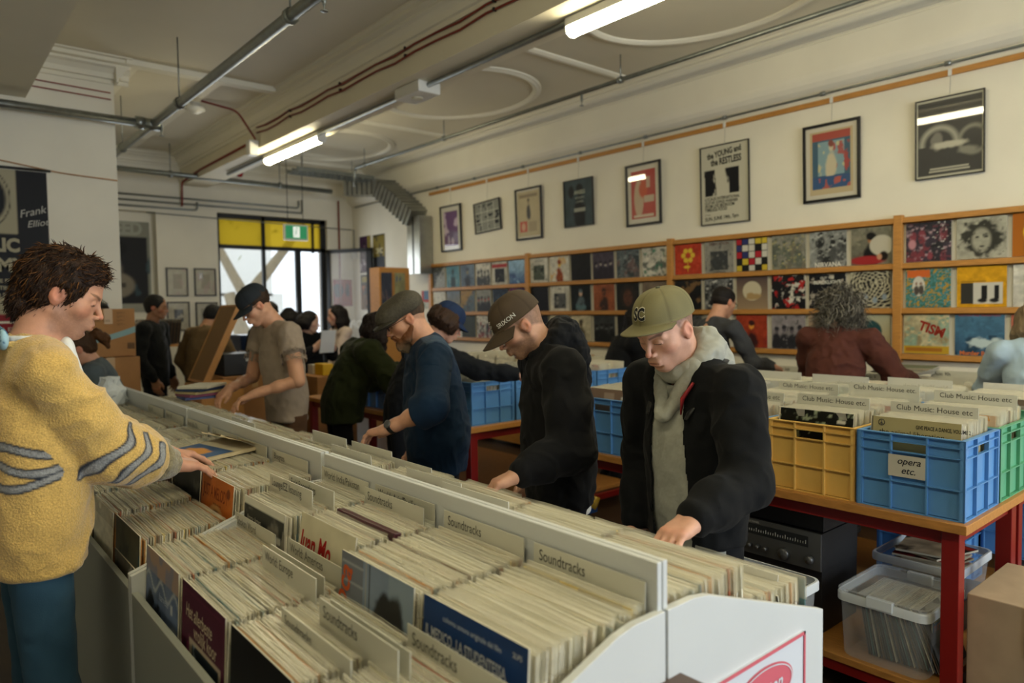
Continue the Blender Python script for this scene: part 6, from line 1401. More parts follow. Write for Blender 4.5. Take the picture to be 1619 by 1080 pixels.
def figure(name, label, x, y, face, H, lean=.15, neck=.35, pitch=.5, hyaw=0, roll=0, hands=None, skin='#b98468', top=None, legs='#15171c', hair=None, cap=None,
           style=None, girth=1.0, female=False, res=.007, hres=.0034, sleeve='long', elbow_out=.5, seed=1, extra=None, twist=0.0, hs=1.0, handres=.0028, curl=None, feet=True, shw=.118, hipx=0.0):
    style = style or {}; fa = math.radians(face)
    root = thing(name, label, 'person', (x, y, 0), fa)
    ca, sa = math.cos(fa), math.sin(fa)
    loc = lambda p: V3((p[0]-x)*ca+(p[1]-y)*sa, -(p[0]-x)*sa+(p[1]-y)*ca, p[2])
    hip = V3(hipx, 0, .52*H); u = V3(math.sin(lean), 0, math.cos(lean)); fwd = V3(math.cos(lean), 0, -math.sin(lean)); lf = unit(V3(math.sin(-twist), math.cos(twist), 0))
    NB = hip+u*.300*H; SC_ = hip+u*.275*H+fwd*.012; SHL = SC_+lf*shw*H; SHR = SC_-lf*shw*H
    nd = unit(V3(math.sin(neck), 0, math.cos(neck))); HC = NB+nd*.102*H+V3(.012, 0, 0); RH_ = rotm(hyaw, pitch, roll)
    J = dict(root=root, H=H, hip=hip, u=u, fwd=fwd, NB=NB, SHL=SHL, SHR=SHR, HC=HC, RH=RH_, loc=loc, lf=lf, girth=girth, hs=hs, res=res, nd=nd)
    nh = RH_.T @ (NB-HC)/hs
    P, F, C_ = head(skin, nh, style, hres, seed, female); bodyparts = [(P @ RH_.T*hs+HC, F, C_)]
    # arms
    wrists = []
    for s_, sh in ((1, SHL), (-1, SHR)):
        hd = (hands or {}).get('L' if s_ > 0 else 'R')
        if hd is None: wr = hip+V3(.10, s_*.20*H/1.75, -.02*H); fd = V3(.15, 0, -1); up = V3(0, s_, 0); cu = (.3, .35, .4, .45)
        else:
            wr = loc(hd[0]); f2 = V3(*hd[1]); fd = V3(f2[0]*ca+f2[1]*sa, -f2[0]*sa+f2[1]*ca, f2[2]); u2 = V3(*hd[2]); up = V3(u2[0]*ca+u2[1]*sa, -u2[0]*sa+u2[1]*ca, u2[2]); cu = hd[3] if len(hd) > 3 else (.25, .3, .35, .4)
        hint = V3(-.35, s_*elbow_out, -.8)
        if hd is not None and len(hd) > 5: h2 = hd[5]; hint = V3(h2[0]*ca+h2[1]*sa, -h2[0]*sa+h2[1]*ca, h2[2])
        el, wr = ik(sh, wr, .172*H, .150*H, hint)
        R3 = frame3(fd, up); bare = sleeve in ('short', 'rolled')
        arm = R3.T @ (el-wr) if bare else R3.T @ ((el-wr)*.4)
        hp = hand(skin, -s_, cu, arm=arm, res=handres, seed=seed+s_, arm_r=(.036, .042) if bare else (.030, .032), thumb=.4, spread=(hd[4] if hd and len(hd) > 4 else .07))
        bodyparts.append((hp[0] @ R3.T+wr, hp[1], hp[2])); wrists.append((sh, el, wr, R3)); J['EL'+('L' if s_ > 0 else 'R')] = el; J['WR'+('L' if s_ > 0 else 'R')] = wr
        if bare:
            q = SDF(); q.cap(el, sh*.6+el*.4, .042, .046, .02); q.cap(el, sh, .042, .050, .02); P, F = q.mesh(.006); bodyparts.append((P, F, np.tile(lin(skin), (len(P), 1))))
        else:
            q = SDF(); q.cap(wr+(el-wr)*.3, el, .030, .036, .02); q.cap(el, sh, .036, .042, .02); P, F = q.mesh(.012); bodyparts.append((P, F, np.tile(lin(skin), (len(P), 1))))
    q = SDF(); q.cap(hip, hip+u*.1*H, .10*girth, .105*girth, .05, sq=fwd, fac=.7); q.cap(hip+u*.1*H, hip+u*.23*H, .11*girth, .10*girth, .05, sq=fwd, fac=.65); q.cap(SHL*.8+SHR*.2, SHR*.8+SHL*.2, .045, k=.05)
    P, F = q.mesh(.016); bodyparts.insert(0, (P, F, np.tile(lin(skin), (len(P), 1))))
    # weld the hidden joints under the clothes so that the body is one surface
    offs = np.cumsum([0]+[len(b[0]) for b in bodyparts]); core = bodyparts[0][0]; extraq = []
    def link(i, j, at):
        a = np.argsort(((bodyparts[i][0]-at)**2).sum(1))[:2]; b = np.argsort(((bodyparts[j][0]-at)**2).sum(1))[:2]; extraq.append((a[0]+offs[i], a[1]+offs[i], b[0]+offs[j], b[1]+offs[j]))
    link(0, 1, NB-u*.04)
    for n_, (sh, el, wr, R3) in enumerate(wrists): link(0, 3+2*n_, sh); link(3+2*n_, 2+2*n_, (el*.5+wr*.5) if not bare else el)
    bodyparts.append((np.zeros((0, 3)), np.zeros((0, 4), int), lin(skin)))
    sdf_obj('body', bodyparts, M_SKIN, root, np.array(extraq))
    # upper garment
    t = top or {}; g = girth*t.get('loose', 1.0); col = t.get('col', '#22252a')
    def torso_sdf(inf=0.0, sleeves=True, hem=None, rs=None, k=.05):
        s = SDF(); hm = t.get('hem', .06) if hem is None else hem
        s.cap(hip-V3(0, 0, hm+.05)+fwd*.012, hip+u*.09*H+fwd*.006, .158*g+inf, .150*g+inf, k, sq=fwd, fac=.74)
        s.cap(hip+u*.05*H, hip+u*.17*H, .150*g+inf+t.get('belly', 0), .152*g+inf, k, sq=fwd, fac=.76)
        s.cap(hip+u*.17*H, hip+u*.235*H, .156*g+inf, .140*g+inf, k, sq=fwd, fac=.70)
        s.cap(SHL-lf*.02, SHR+lf*.02, .060*g+inf, k=.05); s.cap(SHL*.45+NB*.55-u*.02, SHR*.45+NB*.55-u*.02, .062*g+inf, k=.05)
        s.cap(NB-u*.05, NB+nd*.004, .075+inf, .066+inf, .03)
        r_ = rs or t.get('sleeve', (.066, .056, .052, .042)); 
        for (sh, el, wr, R3) in wrists:
            if sleeves: e2 = wr+(el-wr)*t.get('end', .06); s.chain([sh, sh*.5+el*.5, el, el*.35+e2*.65, e2], [r_[0]*g+inf, (r_[0]+r_[1])/2*g+inf, r_[1]*g+inf, r_[2]+inf, r_[3]+inf], .03)
            else: s.cap(sh, sh*.72+el*.28, r_[0]*g+inf, k=.04)
        s.cap(NB-nd*.06+fwd*.01, NB+nd*.14+fwd*.01, .056+t.get('collar', 0), .066+t.get('collar', 0), .010, True)
        s.plane(hip-V3(0, 0, hm), (0, 0, -1), .012)
        return s
    J['torso'] = torso_sdf; J['wrists'] = wrists
    parts = []
    s = torso_sdf(sleeves=(sleeve == 'long'))
    P, F = s.mesh(res); P = folds(P, F, t.get('fold', .005)*1.0, seed+20, t.get('ff', 9)); C_ = tint(P, col, seed)
    if t.get('paint'): C_ = t['paint'](P, C_, J)
    parts.append((P, F, C_))
    if sleeve in ('short', 'rolled'):
        for (sh, el, wr, R3) in wrists:
            r_ = t.get('sleeve', (.068, .066, .052, .042)); cut = sh*.38+el*.62 if sleeve == 'short' else el*.72+wr*.28
            s2 = SDF()
            if sleeve == 'short': s2.cap(sh, el, r_[0]*g, r_[1]*g, .03); dd = unit(el-sh)
            else: s2.chain([sh, el, wr], [r_[0]*g, r_[1]*g, r_[1]*g*.95], .03); dd = unit(wr-el); s2.cap(cut-dd*.025, cut, r_[1]*g*1.06, k=.008)
            s2.plane(cut, dd, .004); s2.cap(cut-dd*.05, cut+dd*.1, r_[1]*g-.008, k=.004, sub=True)
            P, F = s2.mesh(min(res, .006)); P = folds(P, F, .0022, seed+33, 10); C2 = tint(P, col, seed)
            if t.get('paint'): C2 = t['paint'](P, C2, J)
            parts.append((P, F, C2))
    sdf_obj(t.get('name', 'top'), parts, t.get('mat', M_CLOTH), root)
    # legs
    s = SDF(); hw = .052*H
    for s_ in (1, -1):
        kn_ = V3(hipx+.02, s_*.056*H, .285*H); an = V3(-.01, s_*.06*H, .05*H)
        s.chain([hip+V3(0, s_*hw, -.02*H), kn_, an], [.078*girth, .064, .056], .02)
    s.cap(hip+V3(0, -hw*.9, -.01), hip+V3(0, hw*.9, -.01), .080*girth, k=.02); s.cap(hip, hip+u*.05*H, .110*girth, k=.02, sq=fwd, fac=.68)
    s.plane((0, 0, .035*H), (0, 0, -1), .004)
    s.plane(hip+V3(0, 0, -(top or {}).get('hem', .06)+.045), (0, 0, 1), .006); P, F = s.mesh(max(res, .010)); P = folds(P, F, .003, seed+40, 9); LC = tint(P, legs, seed)
    sdf_obj('trousers', [(P, F, LC)], M_CLOTH, root)
    if feet:
        s = SDF()
        for s_ in (1, -1): s.cap((-.05, s_*.06*H, .045), (.06, s_*.062*H, .045), .042, .040, .03); s.cap((.06, s_*.062*H, .040), (.16, s_*.07*H, .034), .040, .030, .03)
        s.plane((0, 0, .004), (0, 0, -1), .002); P, F = s.mesh(.009); sdf_obj('shoes', [(P, F, tint(P, '#1c1c1e', seed))], M_CLOTH, root)
    hx = lambda PFC: (PFC[0] @ RH_.T*hs+HC, PFC[1], PFC[2]); J['hx'] = hx
    # hair
    if hair:
        k = hair['kind']; s = SDF(); hc = hair.get('col', '#1c1512'); dn = hair.get('noise', .010)
        if k != 'none':
            vol = hair.get('vol', .012)
            s.ell((-.020, 0, .038), (.098+vol, .078+vol, .088+vol), .02)
            if k in ('short', 'wavy'): s.ell((-.05, 0, -.01), (.060+vol*.6, .070+vol*.4, .070), .02)
            if k == 'wavy': s.ell((-.085, 0, -.060), (.035, .055, .045), .03); s.cap((.045, -.035, .098), (.045, .035, .098), .030, k=.03); s.cap((.074, -.028, .086), (.074, .028, .086), .016, k=.02)
            if k in ('long', 'bob'):
                L_ = hair.get('len', .25)
                for a in np.linspace(-2.3, 2.3, 11):
                    th = PI-a*.82; r0 = .092; p0 = V3(-.02+r0*math.cos(th), .078*math.sin(th), .03); p1 = p0+RH_.T @ V3(0, 0, -1)*L_+V3(-.015, .01*math.sin(th), 0); s.chain([p0, p0*.5+p1*.5+V3(-.01, .012*math.sin(th), 0), p1], [.034, .038, .022], .03)
            if hair.get('bald'): s.ell((.020, 0, .115), (.095, .058, .055), .012, True)
            # keep the face and ears clear
            s.ell((.088, 0, -.022), (.060, .088, .086), .012, True)
            if k in ('short', 'wavy', 'cap'):
                for y_ in (-1, 1): s.ell((.0, .095*y_, -.018), (.030, .030, .040), .010, True)
                s.plane((-.05, 0, hair.get('nape', -.075)), (.1, 0, -1), .01)
            P, F = s.mesh(max(hres, .0042)); N_ = normals(P, F)
            w = fbm(np.stack([P[:, 0]*45, P[:, 1]*45, P[:, 2]*22], 1)+2*fbm(P*18, 3)[:, None], seed+50, 3); P2 = P+N_*((w-.45)*2*dn)[:, None]
            cc = np.array(lin(hc))*(.55+1.0*w[:, None]); hp = [(P2, F, cc)]
            if hair.get('locks'):
                ok = (P[:, 2] > hair.get('lz', -.05))&(np.abs(P[:, 1]) < .2)
                if hair.get('lx') is not None: ok &= P[:, 0] < hair['lx']
                up = RH_.T @ V3(0, 0, 1); cb = np.tile(np.array(hair.get('comb', (.3, 0, -.5)), float), (ok.sum(), 1)); fr = (P2[ok][:, 0] > .02)&(P2[ok][:, 2] > .05); cb[fr] = np.array(hair.get('combf', (.6, 0, -.1))); nn_ = N_[ok]; dirs = cb-nn_*(cb*nn_).sum(1, keepdims=True)+nn_*hair.get('lift', .22)
                hp.append(strands(P2[ok], dirs, hair['locks'], hair.get('ll', .05), hair.get('lw', .0035), hc, seed+60, hair.get('curl', .4), grav=hair.get('grav', .3), cols=[lin(c_) for c_ in hair.get('cols', [hc])]))
            sdf_obj('hair', [hx(q) for q in hp], M_HAIR, root)
    if cap:
        cr, br = cap_mesh(**{k_: v for k_, v in cap.items() if k_ not in ('tiltp', 'dz', 'name', 'dx', 'back')})
        tp = cap.get('tiltp', -.05); Rt = rotm(PI if cap.get('back') else 0, tp); off = V3(cap.get('dx', 0), 0, cap.get('dz', 0))
        T = lambda q: (q[0] @ Rt.T+off, q[1], q[2])
        co = sdf_obj('cap', [hx(T(cr))], M_CAP, root); bo = sdf_obj('brim', [hx(T(br))], M_CAP, root)
        J['cap'] = co; J['capT'] = lambda p: (RH_ @ (Rt @ V3(*p)+off))*hs+HC; J['capR'] = RH_ @ Rt
        b = MB(); q = J['capT']((-.014, 0, .126*1.0)); b.lathe([(.008, 0), (.007, .004), (.002, .006)], 10, M=Matrix.Translation(q) @ Matrix([[*r, 0] for r in J['capR'].tolist()]+[[0, 0, 0, 1]])); b.build('cap_button', M_CAPB, root)
    if extra: extra(J)
    return J
M_CAPB = mat('cap_button_cloth', '#4c4b3a', .8)
def m4(R, t): return Matrix([[*R[0], t[0]], [*R[1], t[1]], [*R[2], t[2]], [0, 0, 0, 1]])
def cap_text(J, txt, size, th, z, m, ol=None, sx=1.0, bold=.03, name='embroidery', zr=0, dx=0):
    "lettering wrapped round the crown at azimuth th (from the peak, + toward the wearer's left)"
    mb = MB(); mb.text(txt, size, None, 0, 0, 0, sx, 'CENTER', bold); pts = []
    off = .0025
    def wrap(mb, off):
        out = []
        for (a, b, c) in mb.v:
            a2 = a*math.cos(zr)-b*math.sin(zr); b2 = a*math.sin(zr)+b*math.cos(zr)
            t_ = th+a2/.100; zz = z+b2; ph = math.asin(min(.98, max(0, (zz-.028)/.098))**(1/.9)); r = math.cos(ph)**.72
            out.append(tuple(J['capT']((-.014+(.112+off)*r*math.cos(t_), (.089+off)*r*math.sin(t_), zz))))
        return out
    if ol:
        mo = MB(); mo.text(txt, size, None, 0, 0, 0, sx, 'CENTER', bold+.05); mo.v = wrap(mo, .0016); mo.build(name+'_outline', ol, J['cap'])
    mb.v = wrap(mb, off+.0006); mb.build(name, m, J['cap'])
def glasses(J, col='#14161c'):
    g = MB(); hx = J['hx']; pt = lambda p: tuple(J['RH'] @ V3(*p)*J['hs']+J['HC'])
    for y in (-1, 1):
        loop = [(.102-.004*abs(math.cos(t))*0, .031*y+.021*math.cos(t), .0+.0165*math.sin(t)) for t in np.linspace(0, 2*PI, 19)]
        g.tube([pt(p) for p in loop], .0018, 6, cap=False); g.tube([pt((.101, .052*y, .004)), pt((.05, .079*y, .006)), pt((-.005, .082*y, .008))], .0018, 6)
    g.tube([pt((.104, -.010, .003)), pt((.108, 0, .006)), pt((.104, .010, .003))], .0016, 6)
    g.build('glasses', mat('glasses_frame', col, .3), J['root'], smooth=True)
def hood_down(J, col, name='hood', r=.038, back=.08, seed=5, res=None, up=0.0, front=True, parent=None, fold=.004):
    s = SDF(); NB, u, f, lf, nd = J['NB'], J['u'], J['fwd'], J['lf'], J['nd']; ring = []
    for a in np.linspace(-PI, PI, 17)[:-1]:
        cx = math.cos(a); cy = math.sin(a); p = NB+f*(.062*cx+.010)+lf*(.074*cy)+u*(.018-.045*max(0, cx)+.035*max(0, -cx)+up); ring.append((p, r*(.62+.55*max(0, -cx))))
    for i in range(16): a, b = ring[i], ring[(i+1) % 16]; s.cap(a[0], b[0], a[1], b[1], .02)
    s.cap(NB-f*.10-lf*.05+u*.0, NB-f*.10+lf*.05+u*.0, .045, k=.05, sq=f, fac=.9); s.cap(NB-f*.115-u*.10, NB-f*.10+u*.01, .060, .050, .05, sq=f, fac=.65)
    s.cap(NB-lf*.10-u*.02, NB-f*.09-u*.02, .038, .042, .03); s.cap(NB+lf*.10-u*.02, NB-f*.09-u*.02, .038, .042, .03)
    s.cap(NB-nd*.05, NB+nd*.16, .058, .064, .010, True)
    P, F = s.mesh(res or min(J['res'], .006)); P = folds(P, F, fold, seed, 16); return sdf_obj(name, [(P, F, tint(P, col, seed))], M_CLOTH, parent or J['root'])

def people():
    # ---- the man in the yellow sweater
    def stripes(P, C_, J):
        navy = np.array(lin('#1c2433')); grey = np.array(lin('#8d8f90'))
        H = J['H']; hip, u, f, lf = J['hip'], J['u'], J['fwd'], J['lf']
        q = P-hip; h_ = q @ u; ang = np.arctan2(q @ lf, q @ f)
        def dseg(pts):
            d = np.full(len(P), 9.)
            for a, b in zip(pts[:-1], pts[1:]):
                a, b = V3(*a), V3(*b); ab = b-a; t_ = np.clip((P-a) @ ab/(ab @ ab), 0, 1); d = np.minimum(d, np.linalg.norm(P-a-t_[:, None]*ab, axis=1))
            return d
        rows = []
        sh, el, wr = J['SHR'], J['ELR'], J['WRR']
        dsl = np.minimum(np.linalg.norm(np.cross(P-sh, unit(el-sh)), axis=1)+np.where(((P-sh) @ unit(el-sh) < .04) | ((P-sh) @ unit(el-sh) > .42), 9, 0), np.linalg.norm(np.cross(P-el, unit(wr-el)), axis=1)+np.where(((P-el) @ unit(wr-el) < -.14) | ((P-el) @ unit(wr-el) > .33), 9, 0))
        onR = dsl < .14
        dL = np.minimum(np.linalg.norm(np.cross(P-J['ELL'], unit(J['WRL']-J['ELL'])), axis=1), 9); onL = (dL < .13)&((P-J['ELL']) @ unit(J['WRL']-J['ELL']) > -.03)&(P @ lf > -.02)&(np.linalg.norm(P-J['WRL'], axis=1) < .3)
        D_ = np.full(len(P), 9.)
        for k_, z0 in enumerate((.285, .248, .212)):
            yy = np.abs(h_-(z0+.012*np.sin(ang*2.3+k_*1.5)+.010*np.sin(ang*5+k_)))-.009
            D_ = np.where((~onR)&(~onL), np.minimum(D_, yy), D_)
        for (on_, e_, w_, s0) in ((onR, J['ELR'], J['WRR'], -.06), (onL, J['ELL'], J['WRL'], .0)):
            d_ = unit(w_-e_); sq_ = unit(np.cross(d_, V3(0, 0, 1))); up_ = np.cross(sq_, d_)
            a = (P-e_) @ d_; b = (P-e_) @ up_
            for k_ in range(3):
                xx = a-(s0+.070*k_+b*.40+.010*np.sin(b*55+k_)); w = .011*np.clip(1.25-np.abs(b+.01)/.085, .25, 1)
                dd_ = np.maximum(np.abs(xx)*.8-w, np.maximum(-.085-b, b-(.085-.02*k_))); D_ = np.where(on_, np.minimum(D_, dd_), D_)
        sp = .7+.6*fbm(P*180, 4)[:, None]; gm = np.clip((.0005-D_)/.003, 0, 1)[:, None]; nm = np.clip((.0065-D_)/.003, 0, 1)[:, None]
        C_ = C_*(1-nm)+navy*nm; C_ = C_*(1-gm)+grey*sp*gm
        # shoulder seam
        return C_
    def yx(J):
        r = J['root']; u, f, lf, NB = J['u'], J['fwd'], J['lf'], J['NB']
        # turned-back marled cuffs
        for W_, E_, n_ in (('WRL', 'ELL', 1), ('WRR', 'ELR', 2)):
            w, e = J[W_], J[E_]; d = unit(e-w); s = SDF(); s.cap(w+d*.012, w+d*.085, .050, .068, .01); s.plane(w+d*.004, -d, .006); s.plane(w+d*.085, d, .012); s.cap(w-d*.06, w+d*.03, .033, .036, .006, True)
            P, F = s.mesh(.0045); P = folds(P, F, .003, 70+n_, 30); C_ = np.array(lin('#8a8268'))*(.55+.95*fbm(P*210, 7)[:, None]); sdf_obj('cuff', [(P, F, C_)], M_KNIT, r)
        s = SDF()
        for a in np.linspace(-PI, PI, 25)[:-1]:
            b = a+2*PI/24; q = lambda t: NB+f*(.082*math.cos(t)+.004)+lf*.098*math.sin(t)+u*(.024-.045*max(0, math.cos(t))); s.cap(q(a), q(b), .0125, k=.006)
        P, F = s.mesh(.0045); sdf_obj('neck_rib', [(P, F, tint(P, '#d6b46c', 3, .2, 120))], M_KNIT, r)
        # pale collar of the shirt below
        s = SDF()
        for a in np.linspace(-PI, PI, 25)[:-1]:
            b = a+2*PI/24; q = lambda t: NB+f*(.070*math.cos(t)+.002)+lf*.082*math.sin(t)+u*(.042-.040*max(0, math.cos(t))); s.cap(q(a), q(b), .010, k=.006)
        s.cap(NB+f*.085-u*.0-lf*.02, NB+f*.165-u*.23-lf*.02, .050, .030, .02, sq=f, fac=.5); P, F = s.mesh(.005); sdf_obj('shirt_collar', [(P, F, tint(P, '#d6dadc', 3, .04))], M_CLOTH, r)
        s = SDF(); q = NB-f*.078+u*.062; s.cap(q-lf*.09-u*.02, q+lf*.07, .030, k=.02, sq=f, fac=.45); P, F = s.mesh(.005); n = fbm(P*50, 3)[:, None]; C_ = np.where(n > .47, np.array(lin('#2c5a80')), np.array(lin('#9cc0d0'))); sdf_obj('bandana', [(P, F, C_)], M_CLOTH, r)
    figure('person', 'man in a yellow sweater with grey zigzag bands reaching over the near bins', .255, 2.50, 3, 1.84, lean=.03, neck=.42, pitch=.36, hyaw=-.26,
           hands={'R': ((.655, 2.56, 1.115), (.95, .22, -.22), (.15, -.1, 1), (.10, .12, .14, .16), .03, (0, -.3, -1)), 'L': ((.70, 2.80, 1.11), (.95, .10, -.22), (.1, .1, 1), (.12, .14, .16, .2), .03, (0, 0, -1))},
           skin='#c08f76', top=dict(name='sweater', col='#d0ac62', loose=1.14, hem=.07, mat=M_KNIT, sleeve=(.058, .080, .092, .058), end=.46, paint=stripes, fold=.007, ff=7, belly=.012), legs='#2c4a60',
           hair=dict(kind='wavy', col='#2a1b12', vol=.015, noise=.014, locks=3200, ll=.026, lw=.0023, curl=.20, comb=(-.35, 0, -.8), combf=(.55, 0, .25), grav=.12, lift=.04, cols=['#2a1b12', '#1d130d', '#3c2514', '#5e3c1c', '#23160f'], nape=-.105, lz=-.12),
           style=dict(stubble=.45, beardcol='#5a4a40', brow='#2a1a12'), res=.0048, hres=.0026, handres=.0024, seed=11, extra=yx, elbow_out=.75, shw=.104)
    # ---- SC cap man
    def scx(J):
        r = J['root']; u, f, lf, NB, hip = J['u'], J['fwd'], J['lf'], J['NB'], J['hip']
        # hooded sweatshirt front showing in the open jacket
        s = J['torso'](inf=-.012, sleeves=False, hem=.09)
        P, F = s.mesh(.006); P = folds(P, F, .004, 61, 8); sdf_obj('sweatshirt', [(P, F, tint(P, '#8f9088', 5, .18, 160))], M_CLOTH, r)
        hood_down(J, '#9a9b92', r=.050, seed=8, up=.030, fold=.005)
        s = SDF()
        for y_ in (-1, 1): s.cap(NB+f*.05+lf*.07*y_+u*.02, NB+f*.135+lf*.012*y_-u*.13, .034, .020, .02)
        P, F = s.mesh(.005); P = folds(P, F, .003, 62, 14); sdf_obj('hood_front', [(P, F, tint(P, '#96978e', 5, .15, 160))], M_CLOTH, r)
        # jacket collar flap and zips
        for y_ in (1, -1):
            m = MB(); a = NB+lf*.105*y_+u*.0+f*.0; pts = [a-f*.05+u*.035, a+f*.05-u*.03, NB+lf*.085*y_+f*.125-u*.135]
            m.tube(bez(pts[0], pts[1], pts[2], 10), [.018, .022, .024, .024, .024, .022, .020, .018, .015, .012, .008], 8, flat=.35); m.build('jacket_collar', M_JACKET, r, smooth=True)
        m = MB(); a = NB+lf*.070+f*.118-u*.07; m.tube([a+lf*.030+u*.05-f*.02, a, a-u*.05+f*.012], [.012, .017, .006], 8, flat=.4); m.build('tartan_lining', mat('red_tartan', '#8a1418', .7, var=.5, vscale=50), r, smooth=True)
    def jk(P, C_, J): return C_
    global M_JACKET
    M_JACKET = mat('black_jacket', '#090b0e', .5, bump=.05, bscale=200, sheen=.1)
    M_BLK = mat('felt_black', '#101216', .9); M_CREAM = mat('felt_cream', '#c9c4ae', .9)
    J = figure('person', 'man in an olive SC cap, grey hood and black jacket flicking through the bins', 2.02, 1.42, 173, 1.715, lean=.07, neck=.62, pitch=.50, hyaw=.06, roll=.0,
               hands={'L': ((1.60, 1.14, 1.045), (-1, .10, -.34), (-.2, .0, 1), (.16, .20, .24, .30), .09, (.4, -.35, -1))},
               skin='#cb9c86', top=dict(name='jacket', col='#090b0e', loose=1.08, hem=.05, mat=M_CLOTH, sleeve=(.068, .066, .062, .050), fold=.007, ff=7, collar=.028), legs='#0c0e12',
               style=dict(stubble=.18, buzz=.75, haircol='#3a2c22', beardcol='#5a4638', brow='#2c1c12'), cap=dict(col='#6b6649', brim_len=.070, brim_drop=.12, flat=.6, tiltp=-.22, dz=.014, dx=.011, crown=1.0), hair=dict(kind='none'),
               res=.0052, hres=.0024, handres=.0022, seed=21, extra=None, elbow_out=.35, girth=1.04)
    scx(J); cap_text(J, 'SC', .050, -.02, .052, M_BLK, M_CREAM, sx=.9, bold=.04)
    # open the jacket: carve the front strip by removing its faces
    def open_front(obj, J, w0, w1):
        me = obj.data; n = len(me.vertices); co = np.empty(n*3, np.float32); me.vertices.foreach_get('co', co); co = co.reshape(-1, 3)
        q = co-J['hip']; h_ = q @ J['u']; fy = q @ J['lf']; fx_ = q @ J['fwd']; H = J['H']; t_ = np.clip(h_/(.28*H), -.3, 1)
        half = w0+(w1-w0)*t_; cut = (np.abs(fy-.0) < half)&(fx_ > .045)&(h_ < .30*H)&(np.linalg.norm(co-J['WRL'], axis=1) > .14)&(np.linalg.norm(co-J['WRR'], axis=1) > .14)
        for w_ in ('ELL', 'ELR'): cut &= np.linalg.norm(co-J[w_], axis=1) > .12
        bm = bmesh.new(); bm.from_mesh(me); bm.verts.ensure_lookup_table(); bmesh.ops.delete(bm, geom=[bm.verts[i] for i in np.nonzero(cut)[0]], context='VERTS'); bm.to_mesh(me); bm.free()
        so = obj.modifiers.new('s', 'SOLIDIFY'); so.thickness = .006; so.offset = -1
    open_front([c for c in J['root'].children if c.name.startswith('jacket') and 'collar' not in c.name][0], J, .085, .060)
    # ---- black hoodie man
    def hx_(J):
        r = J['root']; hood_down(J, '#111317', r=.054, seed=12, up=.034, fold=.007)
        u, hip, f = J['u'], J['hip'], J['fwd']
        s = J['torso'](inf=-.016, sleeves=False, hem=.115); s.plane(hip-V3(0, 0, .05), (0, 0, 1), .004); P, F = s.mesh(.008); sdf_obj('white_tee_hem', [(P, F, tint(P, '#c4c4c0', 5, .05))], M_CLOTH, r)
        w, e = J['WRL'], J['ELL']; d = unit(e-w); m = MB(); c = w+d*.13; n_ = unit(np.cross(d, np.cross(V3(-.3, .9, .2), d)))
        s = SDF(); s.cap(w+d*.02, w+d*.075, .041, .043, .01); s.cap(w-d*.05, w+d*.04, .03, k=.005, sub=True); P, F = s.mesh(.005); P = folds(P, F, .002, 9, 60); sdf_obj('cuff', [(P, F, tint(P, '#15171b', 5))], M_CLOTH, r)
        m.lathe([(.011, 0), (.011, .003)], 14, M=m4(frame3(n_, d)[:, [1, 2, 0]].tolist(), (w+d*.10+n_*.050))); m.build('sleeve_emblem', mat('emblem_gold', '#c8993c', .6), r)
    M_WH = mat('thread_white', '#c9cac6', .8); M_DG = mat('patch_green', '#16281e', .8)
    J = figure('person', 'bearded man in a faded brown cap and black hoodie leaning over the bins', 2.04, 2.10, 151, 1.74, lean=.07, neck=.78, pitch=.62, hyaw=.0,
               hands={'L': ((1.60, 1.86, 1.045), (-.75, .5, -.35), (0, 0, 1), (.4, .45, .5, .55), .05, (.4, -.35, -1))},
               skin='#cc9f88', top=dict(name='hoodie', col='#0c0d10', loose=1.14, hem=.075, sleeve=(.070, .070, .064, .048), fold=.008, ff=7), legs='#0e1118', style=dict(stubble=.6, buzz=.7, haircol='#5a4636', beardcol='#33261d', brow='#2a1c14'),
               cap=dict(col='#43382c', brim_len=.078, brim_drop=.34, flat=.0, tiltp=.0, dz=.002, dx=.006, crown=1.08), hair=dict(kind='none'), res=.0058, hres=.0026, seed=31, extra=hx_, elbow_out=.35, girth=1.05)
    cap_text(J, 'SRIXON', .024, 1.05, .046, M_WH, None, sx=1.0, bold=.012, zr=.06); cap_text(J, 'LAST', .015, .10, .072, M_WH, None, name='front_lettering'); cap_text(J, 'GOLF', .015, .10, .056, M_WH, None, name='front_lettering'); cap_text(J, 'EST', .013, .12, .042, M_WH, None, name='front_lettering')
    # ---- flat cap man
    def fx_(J):
        r = J['root']; hx = J['hx']; NB, u, f, lf = J['NB'], J['u'], J['fwd'], J['lf']
        s = SDF(); s.ell((.004, 0, .060), (.128, .096, .062), .02); s.ell((.040, 0, .040), (.098, .082, .045), .02); s.cap((-.04, -.04, .06), (-.04, .04, .06), .060, k=.03); s.ell((-.014, 0, .0), (.098, .078, .060), .01, True); s.plane((0, 0, .012), (-.12, 0, -1), .01)
        P, F = s.mesh(.0038); P = folds(P, F, .0035, 71, 22, ridge=False); n = fbm(P*190, 5)[:, None]; C_ = np.array(lin('#4a463c'))*(.55+.9*n); sdf_obj('flat_cap', [hx((P, F, C_))], M_CAP, r)
        s = SDF(); s.cap((.095, -.045, .022), (.095, .045, .022), .030, k=.03, sq=(0, 0, 1), fac=.22); s.cap((.118, -.020, .018), (.118, .020, .018), .028, k=.03, sq=(0, 0, 1), fac=.22)
        P, F = s.mesh(.0035); sdf_obj('cap_peak', [hx((P, F, tint(P, '#3c392f', 4, .3, 180)))], M_CAP, r)
        s = SDF(); s.chain([(.0, .066, -.045), (.045, .045, -.085), (.075, 0, -.108), (.045, -.045, -.085), (.0, -.066, -.045)], [.012, .022, .030, .022, .012], .02); s.cap((.072, 0, -.12), (.066, 0, -.145), .030, .018, .02)
